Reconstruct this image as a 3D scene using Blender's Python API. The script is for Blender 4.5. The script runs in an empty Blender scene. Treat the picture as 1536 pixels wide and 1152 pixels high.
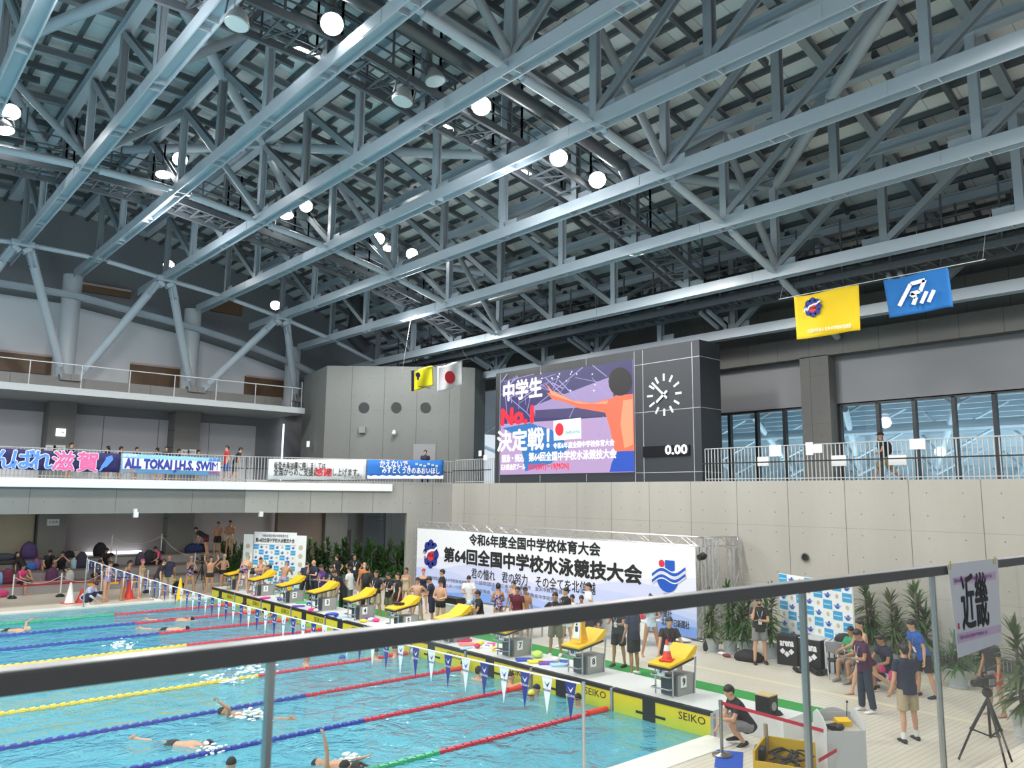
import bpy, bmesh, math, random
from mathutils import Vector, Matrix, Euler, noise
random.seed(7)
R = math.radians
sc = bpy.context.scene
COL = sc.collection

# ------------------------------------------------------------------ camera
F_PX, CX, CY, EYE = 1170.17, 768.0, 576.0, 4.47
_pi, _ro, _ya = R(8.134), R(0.5756), R(41.365)
FW = Vector((math.sin(_ya) * math.cos(_pi), math.cos(_ya) * math.cos(_pi), math.sin(_pi)))
_r = Vector((math.cos(_ya), -math.sin(_ya), 0))
_u = _r.cross(FW)
RT = _r * math.cos(_ro) + _u * math.sin(_ro)
UP = RT.cross(FW)
cam_data = bpy.data.cameras.new('camera')
cam = bpy.data.objects.new('camera', cam_data)
COL.objects.link(cam)
cam_data.sensor_width = 36.0
cam_data.lens = F_PX / 1536 * 36.0
cam_data.clip_start = 0.05
cam_data.clip_end = 300
M = Matrix((RT, UP, -FW)).transposed().to_4x4()
M.translation = Vector((0, 0, EYE))
cam.matrix_world = M
sc.camera = cam
cam_data.dof.use_dof = True
cam_data.dof.focus_distance = 26.0
cam_data.dof.aperture_fstop = 3.2

# ------------------------------------------------------------------ world and exposure
sc.view_settings.view_transform = 'Standard'
sc.view_settings.look = 'None'
sc.view_settings.exposure = 0.0
sc.view_settings.gamma = 1.0
sc.view_settings.use_curve_mapping = False
wd = bpy.data.worlds.new('world')
sc.world = wd
wd.use_nodes = True
wd.node_tree.nodes['Background'].inputs[0].default_value = (0.80, 0.90, 1.0, 1)
wd.node_tree.nodes['Background'].inputs[1].default_value = 0.9
try:
    sc.cycles.max_bounces = 8
    sc.cycles.diffuse_bounces = 4
    sc.cycles.glossy_bounces = 3
    sc.cycles.transparent_max_bounces = 16
    sc.cycles.caustics_reflective = False
    sc.cycles.sample_clamp_indirect = 4.0
except Exception:
    pass

# ------------------------------------------------------------------ where a sight line meets a known plane of the building
def ray(u, v):
    return FW + RT * ((u - CX) / F_PX) - UP * ((v - CY) / F_PX)
def gz(u, v, z=0.05):
    d = ray(u, v); k = (z - EYE) / d.z
    return Vector((d.x * k, d.y * k, z))
def gx(u, v, x):
    d = ray(u, v); k = x / d.x
    return Vector((x, d.y * k, EYE + d.z * k))
# the gallery front bends at GA and runs slantwise to the concrete wall at GB
GA, GB = Vector((14.3, 34.15, 0)), Vector((23.0, 30.4, 0))
GD = (GB - GA).normalized(); GN = Vector((GD.y, -GD.x, 0))          # GN points to the pool side
def gd(u, v, o=0.05):
    d = ray(u, v); p = GA + GN * o; k = (p.x * GN.x + p.y * GN.y) / (d.x * GN.x + d.y * GN.y)
    return Vector((d.x * k, d.y * k, EYE + d.z * k))
def gy(u, v, y):
    d = ray(u, v); k = y / d.y
    return Vector((d.x * k, y, EYE + d.z * k))
# ------------------------------------------------------------------ materials
MATS = {}
def new_mat(name):
    m = bpy.data.materials.new(name); m.use_nodes = True
    nt = m.node_tree
    return m, nt, nt.nodes['Principled BSDF']
def N(nt, typ, **kw):
    n = nt.nodes.new(typ)
    for k, v in kw.items():
        setattr(n, k, v)
    return n
def mth(nt, op, a, b=None, c=None):
    n = N(nt, 'ShaderNodeMath', operation=op)
    for i, x in enumerate((a, b, c)):
        if x is None: continue
        if isinstance(x, (int, float)): n.inputs[i].default_value = x
        else: nt.links.new(x, n.inputs[i])
    return n.outputs[0]
def mix(nt, fac, a, b):
    n = N(nt, 'ShaderNodeMix', data_type='RGBA')
    for i, x in ((0, fac), (6, a), (7, b)):
        if isinstance(x, (int, float)): n.inputs[i].default_value = x
        elif isinstance(x, tuple): n.inputs[i].default_value = (*x, 1) if len(x) == 3 else x
        else: nt.links.new(x, n.inputs[i])
    return n.outputs[2]
def mat(name, col, rough=0.6, metal=0.0, var=0.06, scale=6.0, emit=None, spec=None, alpha=None):
    if name in MATS: return MATS[name]
    m, nt, b = new_mat(name)
    b.inputs['Roughness'].default_value = rough
    b.inputs['Metallic'].default_value = metal
    if spec is not None: b.inputs['Specular IOR Level'].default_value = spec
    if var > 0 and emit is None:
        tc = N(nt, 'ShaderNodeTexCoord'); nz = N(nt, 'ShaderNodeTexNoise')
        nz.inputs['Scale'].default_value = scale
        nt.links.new(tc.outputs['Object'], nz.inputs['Vector'])
        lo = tuple(max(0, c * (1 - var)) for c in col); hi = tuple(min(1, c * (1 + var)) for c in col)
        nt.links.new(mix(nt, nz.outputs[0], lo, hi), b.inputs['Base Color'])
    else:
        b.inputs['Base Color'].default_value = (*col, 1)
    if emit is not None:
        b.inputs['Emission Color'].default_value = (*col, 1); b.inputs['Base Color'].default_value = (0.01, 0.01, 0.01, 1)
        b.inputs['Emission Strength'].default_value = emit
    MATS[name] = m
    return m
def concrete(name, col, axis, step=1.8, hole=(0.9, 0.6), off=0.0, zoff=0.0, hline=1.8, joints=True, rough=0.75):
    m, nt, b = new_mat(name)
    tc = N(nt, 'ShaderNodeTexCoord'); sp = N(nt, 'ShaderNodeSeparateXYZ')
    nt.links.new(tc.outputs['Object'], sp.inputs[0])
    a = sp.outputs[axis]; z = sp.outputs[2]
    n1 = N(nt, 'ShaderNodeTexNoise'); n1.inputs['Scale'].default_value = 0.55; n1.inputs['Detail'].default_value = 6
    n2 = N(nt, 'ShaderNodeTexNoise'); n2.inputs['Scale'].default_value = 9; n2.inputs['Detail'].default_value = 4
    mp = N(nt, 'ShaderNodeMapping'); mp.inputs['Scale'].default_value = (1, 1, 0.25)
    nt.links.new(tc.outputs['Object'], mp.inputs[0])
    nt.links.new(mp.outputs[0], n1.inputs['Vector']); nt.links.new(tc.outputs['Object'], n2.inputs['Vector'])
    lo = tuple(c * 0.74 for c in col); hi = tuple(min(1, c * 1.22) for c in col)
    c1 = mix(nt, n1.outputs[0], lo, hi)
    f2 = mth(nt, 'MULTIPLY_ADD', n2.outputs[0], 0.5, -0.1)
    c2 = mix(nt, f2, c1, tuple(c * 0.82 for c in col))
    if joints:
        fa = mth(nt, 'FRACT', mth(nt, 'DIVIDE', mth(nt, 'ADD', a, off + 500 * step), step))
        la = mth(nt, 'LESS_THAN', fa, 0.022 / step)
        fz = mth(nt, 'FRACT', mth(nt, 'DIVIDE', mth(nt, 'ADD', z, zoff + 100 * hline), hline))
        lz = mth(nt, 'MULTIPLY', mth(nt, 'LESS_THAN', fz, 0.014 / hline), 0.45)
        ln = mth(nt, 'MAXIMUM', la, lz)
        ha = mth(nt, 'SUBTRACT', mth(nt, 'FRACT', mth(nt, 'DIVIDE', mth(nt, 'ADD', a, off + 500 * hole[0]), hole[0])), 0.5)
        hz = mth(nt, 'SUBTRACT', mth(nt, 'FRACT', mth(nt, 'DIVIDE', mth(nt, 'ADD', z, zoff + 100 * hole[1]), hole[1])), 0.5)
        ha = mth(nt, 'MULTIPLY', ha, hole[0]); hz = mth(nt, 'MULTIPLY', hz, hole[1])
        dd = mth(nt, 'ADD', mth(nt, 'MULTIPLY', ha, ha), mth(nt, 'MULTIPLY', hz, hz))
        hl = mth(nt, 'LESS_THAN', dd, 0.019 ** 2)
        k = mth(nt, 'MULTIPLY', mth(nt, 'MAXIMUM', ln, hl), 0.72)
        c2 = mix(nt, k, c2, (0.05, 0.05, 0.05))
    nt.links.new(c2, b.inputs['Base Color'])
    b.inputs['Roughness'].default_value = rough
    bp = N(nt, 'ShaderNodeBump'); bp.inputs['Strength'].default_value = 0.12
    nt.links.new(n2.outputs[0], bp.inputs['Height']); nt.links.new(bp.outputs[0], b.inputs['Normal'])
    MATS[name] = m
    return m

# ------------------------------------------------------------------ objects
def tag(o, label=None, cat=None, group=None, kind=None):
    if label: o['label'] = label
    if cat: o['category'] = cat
    if group: o['group'] = group
    if kind: o['kind'] = kind
    return o
def thing(name, label, cat, loc=(0, 0, 0), rz=0.0, group=None, kind=None):
    o = bpy.data.objects.new(name, None)
    o.empty_display_size = 0.2
    COL.objects.link(o)
    o.location = loc; o.rotation_euler = (0, 0, rz)
    return tag(o, label, cat, group, kind)
def wm(o):
    m = o.matrix_basis.copy()
    while o.parent:
        o = o.parent; m = o.matrix_basis @ m
    return m
class MB:
    def __init__(s): s.v = []; s.f = []; s.m = []
    def add(s, vs, fs, mi=0):
        n = len(s.v); s.v += [Vector(v) for v in vs]
        s.f += [tuple(i + n for i in f) for f in fs]; s.m += [mi] * len(fs)
        return s
    def box(s, c, d, rz=0.0, mi=0, rot=None):
        x, y, z = d[0] / 2, d[1] / 2, d[2] / 2
        q = rot if rot is not None else Matrix.Rotation(rz, 3, 'Z')
        c = Vector(c)
        vs = [c + q @ Vector((i * x, j * y, k * z)) for i in (-1, 1) for j in (-1, 1) for k in (-1, 1)]
        return s.add(vs, [(0, 1, 3, 2), (4, 6, 7, 5), (0, 4, 5, 1), (2, 3, 7, 6), (0, 2, 6, 4), (1, 5, 7, 3)], mi)
    def span(s, a, b, mi=0):
        a = Vector(a); b = Vector(b)
        return s.box((a + b) / 2, [abs(b[i] - a[i]) for i in range(3)], mi=mi)
    def bar(s, p, q, w, h, up=(0, 0, 1), mi=0):
        p = Vector(p); q = Vector(q); d = (q - p).normalized(); up = Vector(up)
        if abs(d.dot(up)) > 0.99: up = Vector((0, 1, 0)) if abs(d.y) < 0.9 else Vector((1, 0, 0))
        x = d.cross(up).normalized(); y = x.cross(d).normalized()
        vs = []
        for c in (p, q):
            for i, j in ((-1, -1), (1, -1), (1, 1), (-1, 1)):
                vs.append(c + x * (i * w / 2) + y * (j * h / 2))
        return s.add(vs, [(3, 2, 1, 0), (4, 5, 6, 7), (0, 1, 5, 4), (1, 2, 6, 5), (2, 3, 7, 6), (3, 0, 4, 7)], mi)
    def hbeam(s, p, q, w, h, t=0.025, up=(0, 0, 1), mi=0):
        # flanges of width w, apart h along up, web between
        p = Vector(p); q = Vector(q); d = (q - p).normalized(); up = Vector(up)
        if abs(d.dot(up)) > 0.99: up = Vector((1, 0, 0))
        x = d.cross(up).normalized(); y = x.cross(d).normalized()
        for sg in (-1, 1):
            o = y * (sg * (h / 2 - t / 2)); s.bar(p + o, q + o, w, t, up, mi)
        s.bar(p, q, t, h - 2 * t, up, mi)
        return s
    def tube(s, p, q, r, n=10, r2=None, cap=True, mi=0):
        p = Vector(p); q = Vector(q); d = (q - p).normalized()
        a = Vector((0, 0, 1)) if abs(d.z) < 0.95 else Vector((1, 0, 0))
        x = d.cross(a).normalized(); y = x.cross(d)
        r2 = r if r2 is None else r2
        vs = []
        for c, rr in ((p, r), (q, r2)):
            for i in range(n):
                t = 2 * math.pi * i / n
                vs.append(c + x * (math.cos(t) * rr) + y * (math.sin(t) * rr))
        fs = [(i, (i + 1) % n, n + (i + 1) % n, n + i) for i in range(n)]
        if cap: fs += [tuple(range(n))[::-1], tuple(range(n, 2 * n))]
        return s.add(vs, fs, mi)
    def path(s, pts, r, n=6, mi=0):
        for a, b in zip(pts[:-1], pts[1:]): s.tube(a, b, r, n, mi=mi)
        return s
    def lathe(s, c, prof, n=16, mi=0):
        c = Vector(c); vs = []; fs = []
        for r, z in prof:
            for i in range(n):
                t = 2 * math.pi * i / n
                vs.append(c + Vector((r * math.cos(t), r * math.sin(t), z)))
        for k in range(len(prof) - 1):
            for i in range(n):
                j = (i + 1) % n
                fs.append((k * n + i, k * n + j, (k + 1) * n + j, (k + 1) * n + i))
        fs.append(tuple(range(n))[::-1]); fs.append(tuple(range((len(prof) - 1) * n, len(prof) * n)))
        return s.add(vs, fs, mi)
    def ball(s, c, r, nu=12, nv=8, rot=None, mi=0):
        c = Vector(c); r = (r, r, r) if isinstance(r, (int, float)) else r
        vs = [Vector((0, 0, r[2]))]
        for k in range(1, nv):
            ph = math.pi * k / nv
            for i in range(nu):
                t = 2 * math.pi * i / nu
                vs.append(Vector((r[0] * math.sin(ph) * math.cos(t), r[1] * math.sin(ph) * math.sin(t), r[2] * math.cos(ph))))
        vs.append(Vector((0, 0, -r[2])))
        if rot is not None: vs = [rot @ v for v in vs]
        vs = [v + c for v in vs]
        fs = [(0, 1 + i, 1 + (i + 1) % nu) for i in range(nu)]
        for k in range(nv - 2):
            for i in range(nu):
                a = 1 + k * nu + i; b = 1 + k * nu + (i + 1) % nu
                fs.append((a, a + nu, b + nu, b))
        e = len(vs) - 1; o = 1 + (nv - 2) * nu
        fs += [(o + i, e, o + (i + 1) % nu) for i in range(nu)]
        return s.add(vs, fs, mi)
    def loft(s, rings, cap=True, mi=0):
        n = len(rings[0]); vs = [v for r in rings for v in r]; fs = []
        for k in range(len(rings) - 1):
            for i in range(n):
                j = (i + 1) % n
                fs.append((k * n + i, k * n + j, (k + 1) * n + j, (k + 1) * n + i))
        if cap: fs += [tuple(range(n))[::-1], tuple(range((len(rings) - 1) * n, len(rings) * n))]
        return s.add(vs, fs, mi)
    def poly(s, pts, off, mi=0):
        # a plane outline given thickness by the vector off
        pts = [Vector(p) for p in pts]; off = Vector(off); n = len(pts)
        vs = pts + [p + off for p in pts]
        fs = [tuple(range(n))[::-1], tuple(range(n, 2 * n))] + [(i, (i + 1) % n, n + (i + 1) % n, n + i) for i in range(n)]
        return s.add(vs, fs, mi)
    def build(s, name, m, parent=None, smooth=False, local=False, bevel=0.0, sharp=None):
        me = bpy.data.meshes.new(name)
        vs = s.v
        if parent is not None and not local:
            iv = wm(parent).inverted(); vs = [iv @ v for v in vs]
        me.from_pydata(vs, [], s.f)
        ms = m if isinstance(m, (list, tuple)) else [m]
        for x in ms: me.materials.append(x)
        if len(ms) > 1: me.polygons.foreach_set('material_index', s.m)
        bm = bmesh.new(); bm.from_mesh(me)
        bmesh.ops.recalc_face_normals(bm, faces=bm.faces)
        bm.to_mesh(me); bm.free()
        if smooth:
            me.polygons.foreach_set('use_smooth', [True] * len(me.polygons))
            me.set_sharp_from_angle(angle=R(sharp if sharp else 45))
        o = bpy.data.objects.new(name, me); COL.objects.link(o)
        if parent is not None: o.parent = parent
        if bevel:
            bv = o.modifiers.new('bevel', 'BEVEL'); bv.width = bevel; bv.segments = 2; bv.limit_method = 'ANGLE'
        return o
def struct(name, mb, m, label=None, **kw):
    o = mb.build(name, m, **kw)
    if o.parent is None:
        o['kind'] = 'structure'
        if label: o['label'] = label
    return o
def copy_tree(o, parent=None):
    c = o.copy(); COL.objects.link(c); c.parent = parent
    for ch in list(o.children): copy_tree(ch, c)
    return c
BOLD = {}
def text(name, body, h, m, pos, xdir, ydir, parent=None, width=None, bold=0.0, ext=0.004, align='CENTER', shear=0.0):
    # lettering whose capital height is about h, lying in the plane of xdir / ydir
    cu = bpy.data.curves.new(name, 'FONT'); cu.body = body
    cu.align_x = align; cu.align_y = 'CENTER'
    cu.size = h; cu.extrude = ext; cu.shear = shear
    cu.resolution_u = 2
    cu.materials.append(m)
    o = bpy.data.objects.new(name, cu); COL.objects.link(o); BOLD[cu.name] = bold
    x = Vector(xdir).normalized(); y = Vector(ydir).normalized(); z = x.cross(y)
    mt = Matrix((x, y, z)).transposed().to_4x4(); mt.translation = Vector(pos)
    if width:
        bpy.context.view_layer.update()
        w = o.dimensions.x
        if w > 1e-6: mt = mt @ Matrix.Diagonal((width / w, 1, 1, 1))
    if parent is not None:
        o.parent = parent; mt = wm(parent).inverted() @ mt
    o.matrix_basis = mt
    return o
# ------------------------------------------------------------------ building: levels and planes (metres)
DECK = 0.05
PX, PY0, PY1 = 13.05, 9.1, 34.0        # start wall, near edge and far edge of the pool
WX = 23.0                              # low concrete wall behind the start
UX = 27.5                              # upper concrete frame behind the corridor
FLR = 4.96                             # gallery floor level
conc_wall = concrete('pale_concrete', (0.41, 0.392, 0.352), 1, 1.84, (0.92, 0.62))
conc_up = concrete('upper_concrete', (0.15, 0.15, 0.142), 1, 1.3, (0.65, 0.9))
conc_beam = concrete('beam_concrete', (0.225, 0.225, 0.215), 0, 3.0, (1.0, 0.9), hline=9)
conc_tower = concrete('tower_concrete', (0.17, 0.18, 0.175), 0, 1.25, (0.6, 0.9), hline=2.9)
conc_dark = concrete('dark_concrete', (0.16, 0.165, 0.16), 1, 1.8, (0.9, 0.9))  # dark grey concrete for corridor floor, top wall and stand floor
m_white = mat('white_paint', (0.72, 0.73, 0.74), 0.45)
m_black = mat('black_paint', (0.012, 0.012, 0.014), 0.5)
m_panel = mat('grey_panel', (0.24, 0.245, 0.26), 0.6, var=0.03, scale=1)
m_blind = mat('grey_blind', (0.84, 0.86, 0.89), 0.8, var=0.04, scale=0.8)
m_gap = mat('daylight_gap', (0.9, 0.95, 1.0), emit=2.2)

def deck_mat():
    m, nt, b = new_mat('deck_tile')
    tc = N(nt, 'ShaderNodeTexCoord'); sp = N(nt, 'ShaderNodeSeparateXYZ')
    nt.links.new(tc.outputs['Object'], sp.inputs[0])
    x, y = sp.outputs[0], sp.outputs[1]
    ly = mth(nt, 'LESS_THAN', mth(nt, 'FRACT', mth(nt, 'DIVIDE', mth(nt, 'ADD', y, 100), 0.115)), 0.20)
    lx = mth(nt, 'LESS_THAN', mth(nt, 'FRACT', mth(nt, 'DIVIDE', mth(nt, 'ADD', x, 100), 0.115)), 0.07)
    nz = N(nt, 'ShaderNodeTexNoise'); nz.inputs['Scale'].default_value = 0.7; nz.inputs['Detail'].default_value = 5
    nt.links.new(tc.outputs['Object'], nz.inputs['Vector'])
    c = mix(nt, nz.outputs[0], (0.56, 0.52, 0.44), (0.72, 0.68, 0.59))
    c = mix(nt, mth(nt, 'MULTIPLY', mth(nt, 'MAXIMUM', ly, lx), 0.42), c, (0.30, 0.27, 0.22))
    band = None
    for bx in (17.9, 20.6):
        s = mth(nt, 'LESS_THAN', mth(nt, 'ABSOLUTE', mth(nt, 'SUBTRACT', x, bx)), 0.09)
        band = s if band is None else mth(nt, 'MAXIMUM', band, s)
    c = mix(nt, mth(nt, 'MULTIPLY', band, 0.7), c, (0.78, 0.72, 0.48))
    nt.links.new(c, b.inputs['Base Color'])
    b.inputs['Roughness'].default_value = 0.38
    return m
m_deck = deck_mat()
m_coping = mat('white_coping', (0.78, 0.77, 0.74), 0.4, var=0.05)
f = MB()
f.span((-42, -14, -0.3), (WX + 0.2, PY0, DECK)); f.span((PX, PY0, -0.3), (WX + 0.2, 46, DECK)); f.span((-42, PY1, -0.3), (PX, 46, DECK))
f.span((WX + 0.2, 34.2, -0.3), (34, 46, DECK))
struct('floor', f, m_deck, 'beige ribbed tile deck around the pool')
t = MB(); t.span((-42, PY0 - 0.62, DECK), (13.0, PY0, DECK + 0.012)); struct('trim_1', t, m_coping, 'white coping along the near pool edge')
t = MB(); t.span((-42, PY1, DECK), (13.0, PY1 + 0.45, DECK + 0.012)); struct('trim_2', t, m_coping, 'white coping along the far pool edge')

# pool basin and water
def basin_mat():
    m, nt, b = new_mat('pool_tile')
    tc = N(nt, 'ShaderNodeTexCoord'); sp = N(nt, 'ShaderNodeSeparateXYZ')
    nt.links.new(tc.outputs['Object'], sp.inputs[0])
    x, y, z = sp.outputs
    fr = mth(nt, 'FRACT', mth(nt, 'DIVIDE', mth(nt, 'SUBTRACT', y, PY0), 2.5))
    lane = mth(nt, 'LESS_THAN', mth(nt, 'ABSOLUTE', mth(nt, 'SUBTRACT', fr, 0.5)), 0.05)
    lane = mth(nt, 'MULTIPLY', lane, mth(nt, 'LESS_THAN', z, -1.9))
    lane = mth(nt, 'MULTIPLY', lane, mth(nt, 'LESS_THAN', x, 11.0))
    g = None
    for a in (x, y):
        s = mth(nt, 'LESS_THAN', mth(nt, 'FRACT', mth(nt, 'DIVIDE', mth(nt, 'ADD', a, 100), 0.25)), 0.05)
        g = s if g is None else mth(nt, 'MAXIMUM', g, s)
    c = mix(nt, mth(nt, 'MULTIPLY', g, 0.35), (0.22, 0.76, 0.95), (0.10, 0.52, 0.75))
    c = mix(nt, lane, c, (0.01, 0.05, 0.16))
    nt.links.new(c, b.inputs['Base Color'])
    b.inputs['Roughness'].default_value = 0.3
    return m
p = MB(); D = -2.0
p.span((-42, PY0 - 0.2, D - 0.2), (PX + 0.2, PY1 + 0.2, D)); p.span((-42, PY0 - 0.2, D), (PX, PY0 - 0.001, 0.03))
p.span((-42, PY1 + 0.001, D), (PX, PY1 + 0.2, 0.03)); p.span((PX + 0.03, PY0, D), (PX + 0.25, PY1, 0.03))
struct('pool_basin', p, basin_mat(), 'light blue tiled basin of the swimming pool')
def water_mat():
    m = bpy.data.materials.new('pool_water'); m.use_nodes = True
    nt = m.node_tree; nt.nodes.clear()
    out = N(nt, 'ShaderNodeOutputMaterial')
    tc = N(nt, 'ShaderNodeTexCoord')
    n1 = N(nt, 'ShaderNodeTexNoise'); n1.inputs['Scale'].default_value = 1.5; n1.inputs['Detail'].default_value = 4; n1.inputs['Roughness'].default_value = 0.62
    n1.inputs['Distortion'].default_value = 0.6
    nt.links.new(tc.outputs['Object'], n1.inputs['Vector'])
    bp = N(nt, 'ShaderNodeBump'); bp.inputs['Strength'].default_value = 0.6; bp.inputs['Distance'].default_value = 0.25
    nt.links.new(n1.outputs[0], bp.inputs['Height'])
    tr = N(nt, 'ShaderNodeBsdfTransparent'); tr.inputs[0].default_value = (0.93, 0.985, 0.99, 1)
    rf = N(nt, 'ShaderNodeBsdfRefraction'); rf.inputs['Color'].default_value = (0.93, 0.985, 0.99, 1); rf.inputs['IOR'].default_value = 1.25; rf.inputs['Roughness'].default_value = 0.05
    gl = N(nt, 'ShaderNodeBsdfGlossy'); gl.inputs['Roughness'].default_value = 0.06
    nt.links.new(bp.outputs[0], rf.inputs['Normal']); nt.links.new(bp.outputs[0], gl.inputs['Normal'])
    m0 = N(nt, 'ShaderNodeMixShader'); m0.inputs[0].default_value = 0.35
    nt.links.new(tr.outputs[0], m0.inputs[1]); nt.links.new(rf.outputs[0], m0.inputs[2])
    df = N(nt, 'ShaderNodeBsdfDiffuse'); df.inputs[0].default_value = (0.19, 0.68, 0.86, 1); nt.links.new(bp.outputs[0], df.inputs['Normal'])
    m1 = N(nt, 'ShaderNodeMixShader'); m1.inputs[0].default_value = 0.45     # light scattered by the stirred water
    nt.links.new(m0.outputs[0], m1.inputs[1]); nt.links.new(df.outputs[0], m1.inputs[2])
    fr = N(nt, 'ShaderNodeFresnel'); fr.inputs['IOR'].default_value = 1.33
    nt.links.new(bp.outputs[0], fr.inputs['Normal'])
    m2 = N(nt, 'ShaderNodeMixShader')
    nt.links.new(fr.outputs[0], m2.inputs[0]); nt.links.new(m1.outputs[0], m2.inputs[1]); nt.links.new(gl.outputs[0], m2.inputs[2])
    nt.links.new(m2.outputs[0], out.inputs[0])
    return m
w = MB(); w.add([(-42, PY0, 0), (PX + 0.03, PY0, 0), (PX + 0.03, PY1, 0), (-42, PY1, 0)], [(0, 1, 2, 3)])
wo = w.build('pool_water', water_mat()); tag(wo, 'rippling light blue water filling the swimming pool', 'water', kind='stuff')

# start platform with its white top, and the green mat behind it
sp_ = thing('start_platform', 'raised white tiled platform under the starting blocks along the pool end', 'platform', (PX, 8, DECK))
m_tilew = mat('white_tile', (0.70, 0.72, 0.72), 0.35, var=0.06, scale=3)
q = MB(); q.span((PX + 0.12, PY0, DECK), (14.42, 34.2, 0.46)); q.span((13.62, 7.9, DECK), (14.42, PY0, 0.46)); q.build('body', m_tilew, sp_)
gm = MB(); gm.add([(14.46, 8.29, DECK + .004), (16.55, 8.29, DECK + .004), (16.85, 33.6, DECK + .004), (14.46, 33.6, DECK + .004)], [(0, 1, 2, 3)])
gm = MB().poly([(14.46, 8.29, DECK), (16.5, 8.29, DECK), (16.85, 33.6, DECK), (14.46, 33.6, DECK)], (0, 0, 0.008))
tag(gm.build('green_mat', mat('green_mat', (0.03, 0.27, 0.055), 0.9, var=0.15, scale=40)), 'long green mat on the deck behind the starting blocks', 'mat')

# right hand side: low concrete wall, corridor, upper frame, windows
b = MB(); b.span((WX, -14, -0.2), (WX + 0.4, 30.4, 5.02)); struct('wall_right', b, conc_wall, 'pale concrete wall with tie holes behind the start end')
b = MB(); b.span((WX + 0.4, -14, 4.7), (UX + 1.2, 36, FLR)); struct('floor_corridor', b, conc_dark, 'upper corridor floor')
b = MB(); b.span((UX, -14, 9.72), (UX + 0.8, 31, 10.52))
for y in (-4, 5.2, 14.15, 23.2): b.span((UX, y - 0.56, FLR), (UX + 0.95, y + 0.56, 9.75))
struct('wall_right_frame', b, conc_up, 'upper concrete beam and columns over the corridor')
b = MB()
for y0, y1 in ((-3.4, 4.64), (5.76, 13.59), (14.71, 22.64), (23.76, 33)):
    b.span((UX + 0.55, y0, 7.92), (UX + 0.7, y1, 9.75))
struct('wall_right_panel', b, m_panel, 'grey panels above the corridor windows')
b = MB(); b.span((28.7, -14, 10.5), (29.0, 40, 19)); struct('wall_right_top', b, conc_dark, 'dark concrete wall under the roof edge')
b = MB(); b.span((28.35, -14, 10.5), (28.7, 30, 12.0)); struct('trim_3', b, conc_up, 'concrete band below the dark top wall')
def glass_mat(name, col=(0.93, 0.97, 0.96), refl=0.04, rough=0.0):
    m = bpy.data.materials.new(name); m.use_nodes = True
    nt = m.node_tree; nt.nodes.clear()
    out = N(nt, 'ShaderNodeOutputMaterial')
    tr = N(nt, 'ShaderNodeBsdfTransparent'); tr.inputs[0].default_value = (*col, 1)
    gl = N(nt, 'ShaderNodeBsdfGlossy'); gl.inputs['Roughness'].default_value = rough
    ge = N(nt, 'ShaderNodeNewGeometry'); dt = N(nt, 'ShaderNodeVectorMath', operation='DOT_PRODUCT')
    nt.links.new(ge.outputs['Normal'], dt.inputs[0]); nt.links.new(ge.outputs['Incoming'], dt.inputs[1])
    c = mth(nt, 'SUBTRACT', 1.0, mth(nt, 'ABSOLUTE', dt.outputs['Value']))
    fr = mth(nt, 'MULTIPLY_ADD', mth(nt, 'POWER', c, 5.0), 1 - refl, refl)
    mx = N(nt, 'ShaderNodeMixShader')
    nt.links.new(fr, mx.inputs[0]); nt.links.new(tr.outputs[0], mx.inputs[1]); nt.links.new(gl.outputs[0], mx.inputs[2])
    nt.links.new(mx.outputs[0], out.inputs[0])
    return m
m_glass = glass_mat('window_glass', (0.90, 0.95, 0.97))
m_frame = mat('dark_frame', (0.035, 0.037, 0.04), 0.4)
bays = [((5.76, 13.59), [gx(u, 690, 28.15).y for u in (1322, 1377, 1437, 1499)]), ((14.71, 22.64), [gx(u, 690, 28.15).y for u in (1097, 1138, 1180)]), ((23.76, 33.0), [])]
for n, ((y0, y1), mull) in enumerate(bays, 1):
    fr_ = MB(); fr_.span((28.05, y0, 7.86), (28.25, y1, 7.96)); fr_.span((28.05, y0, 4.96), (28.25, y1, 5.06))
    for y in [y0 + 0.05, y1 - 0.05] + mull: fr_.span((28.05, y - 0.06, 5.0), (28.25, y + 0.06, 7.9))
    wn = struct('window_%d' % n, fr_, m_frame, 'corridor window bay with dark mullions, %s' % (('nearer bay', 'bay beside the scoreboard', 'bay behind the scoreboard')[n - 1]))
    g = MB(); g.span((28.14, y0, 5.0), (28.15, y1, 7.9)); g.build('pane', m_glass, wn)
# the neighbouring hall seen through those windows
m_ns = mat('next_hall_steel', (0.62, 0.76, 0.83), 0.4)
nh = thing('neighbouring_hall_roof', 'pale blue steel roof of the hall behind the corridor windows', 'roof', (30, 10, 5), kind='structure')
def nz_(x): return 9.6 - (x - 29) * 0.172
q = MB(); q.poly([(29.1, -8, nz_(29.1) + .2), (29.1, 34, nz_(29.1) + .2), (62, 34, nz_(62) + .2), (62, -8, nz_(62) + .2)], (0, 0, 0.2)); q.build('roof_deck', mat('next_hall_deck', (0.10, 0.14, 0.17), 0.6), nh)
q = MB()
x = 29.6
while x < 62: q.bar((x, -8, nz_(x)), (x, 34, nz_(x)), 0.16, 0.22); x += 0.8
q.build('purlins', m_ns, nh)
q = MB()
for y in range(-10, 40, 4):
    q.tube((29.5, y, nz_(29.5) - 1.6), (60, y + 13, nz_(60) - 0.5), 0.13, 8)
    for k in range(7):
        x0 = 30.5 + k * 4; yy = y + (x0 - 29.5) * 0.426
        q.tube((x0, yy, nz_(x0) - 1.5), (x0 + 2, yy + 1.6, nz_(x0 + 2)), 0.07, 6); q.tube((x0, yy, nz_(x0) - 1.5), (x0 + 1.2, yy - 1.9, nz_(x0 + 1.2)), 0.07, 6)
q.tube((33, -8, 7.35), (33, 34, 7.35), 0.2, 10)
q.build('trusses', m_ns, nh)
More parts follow.
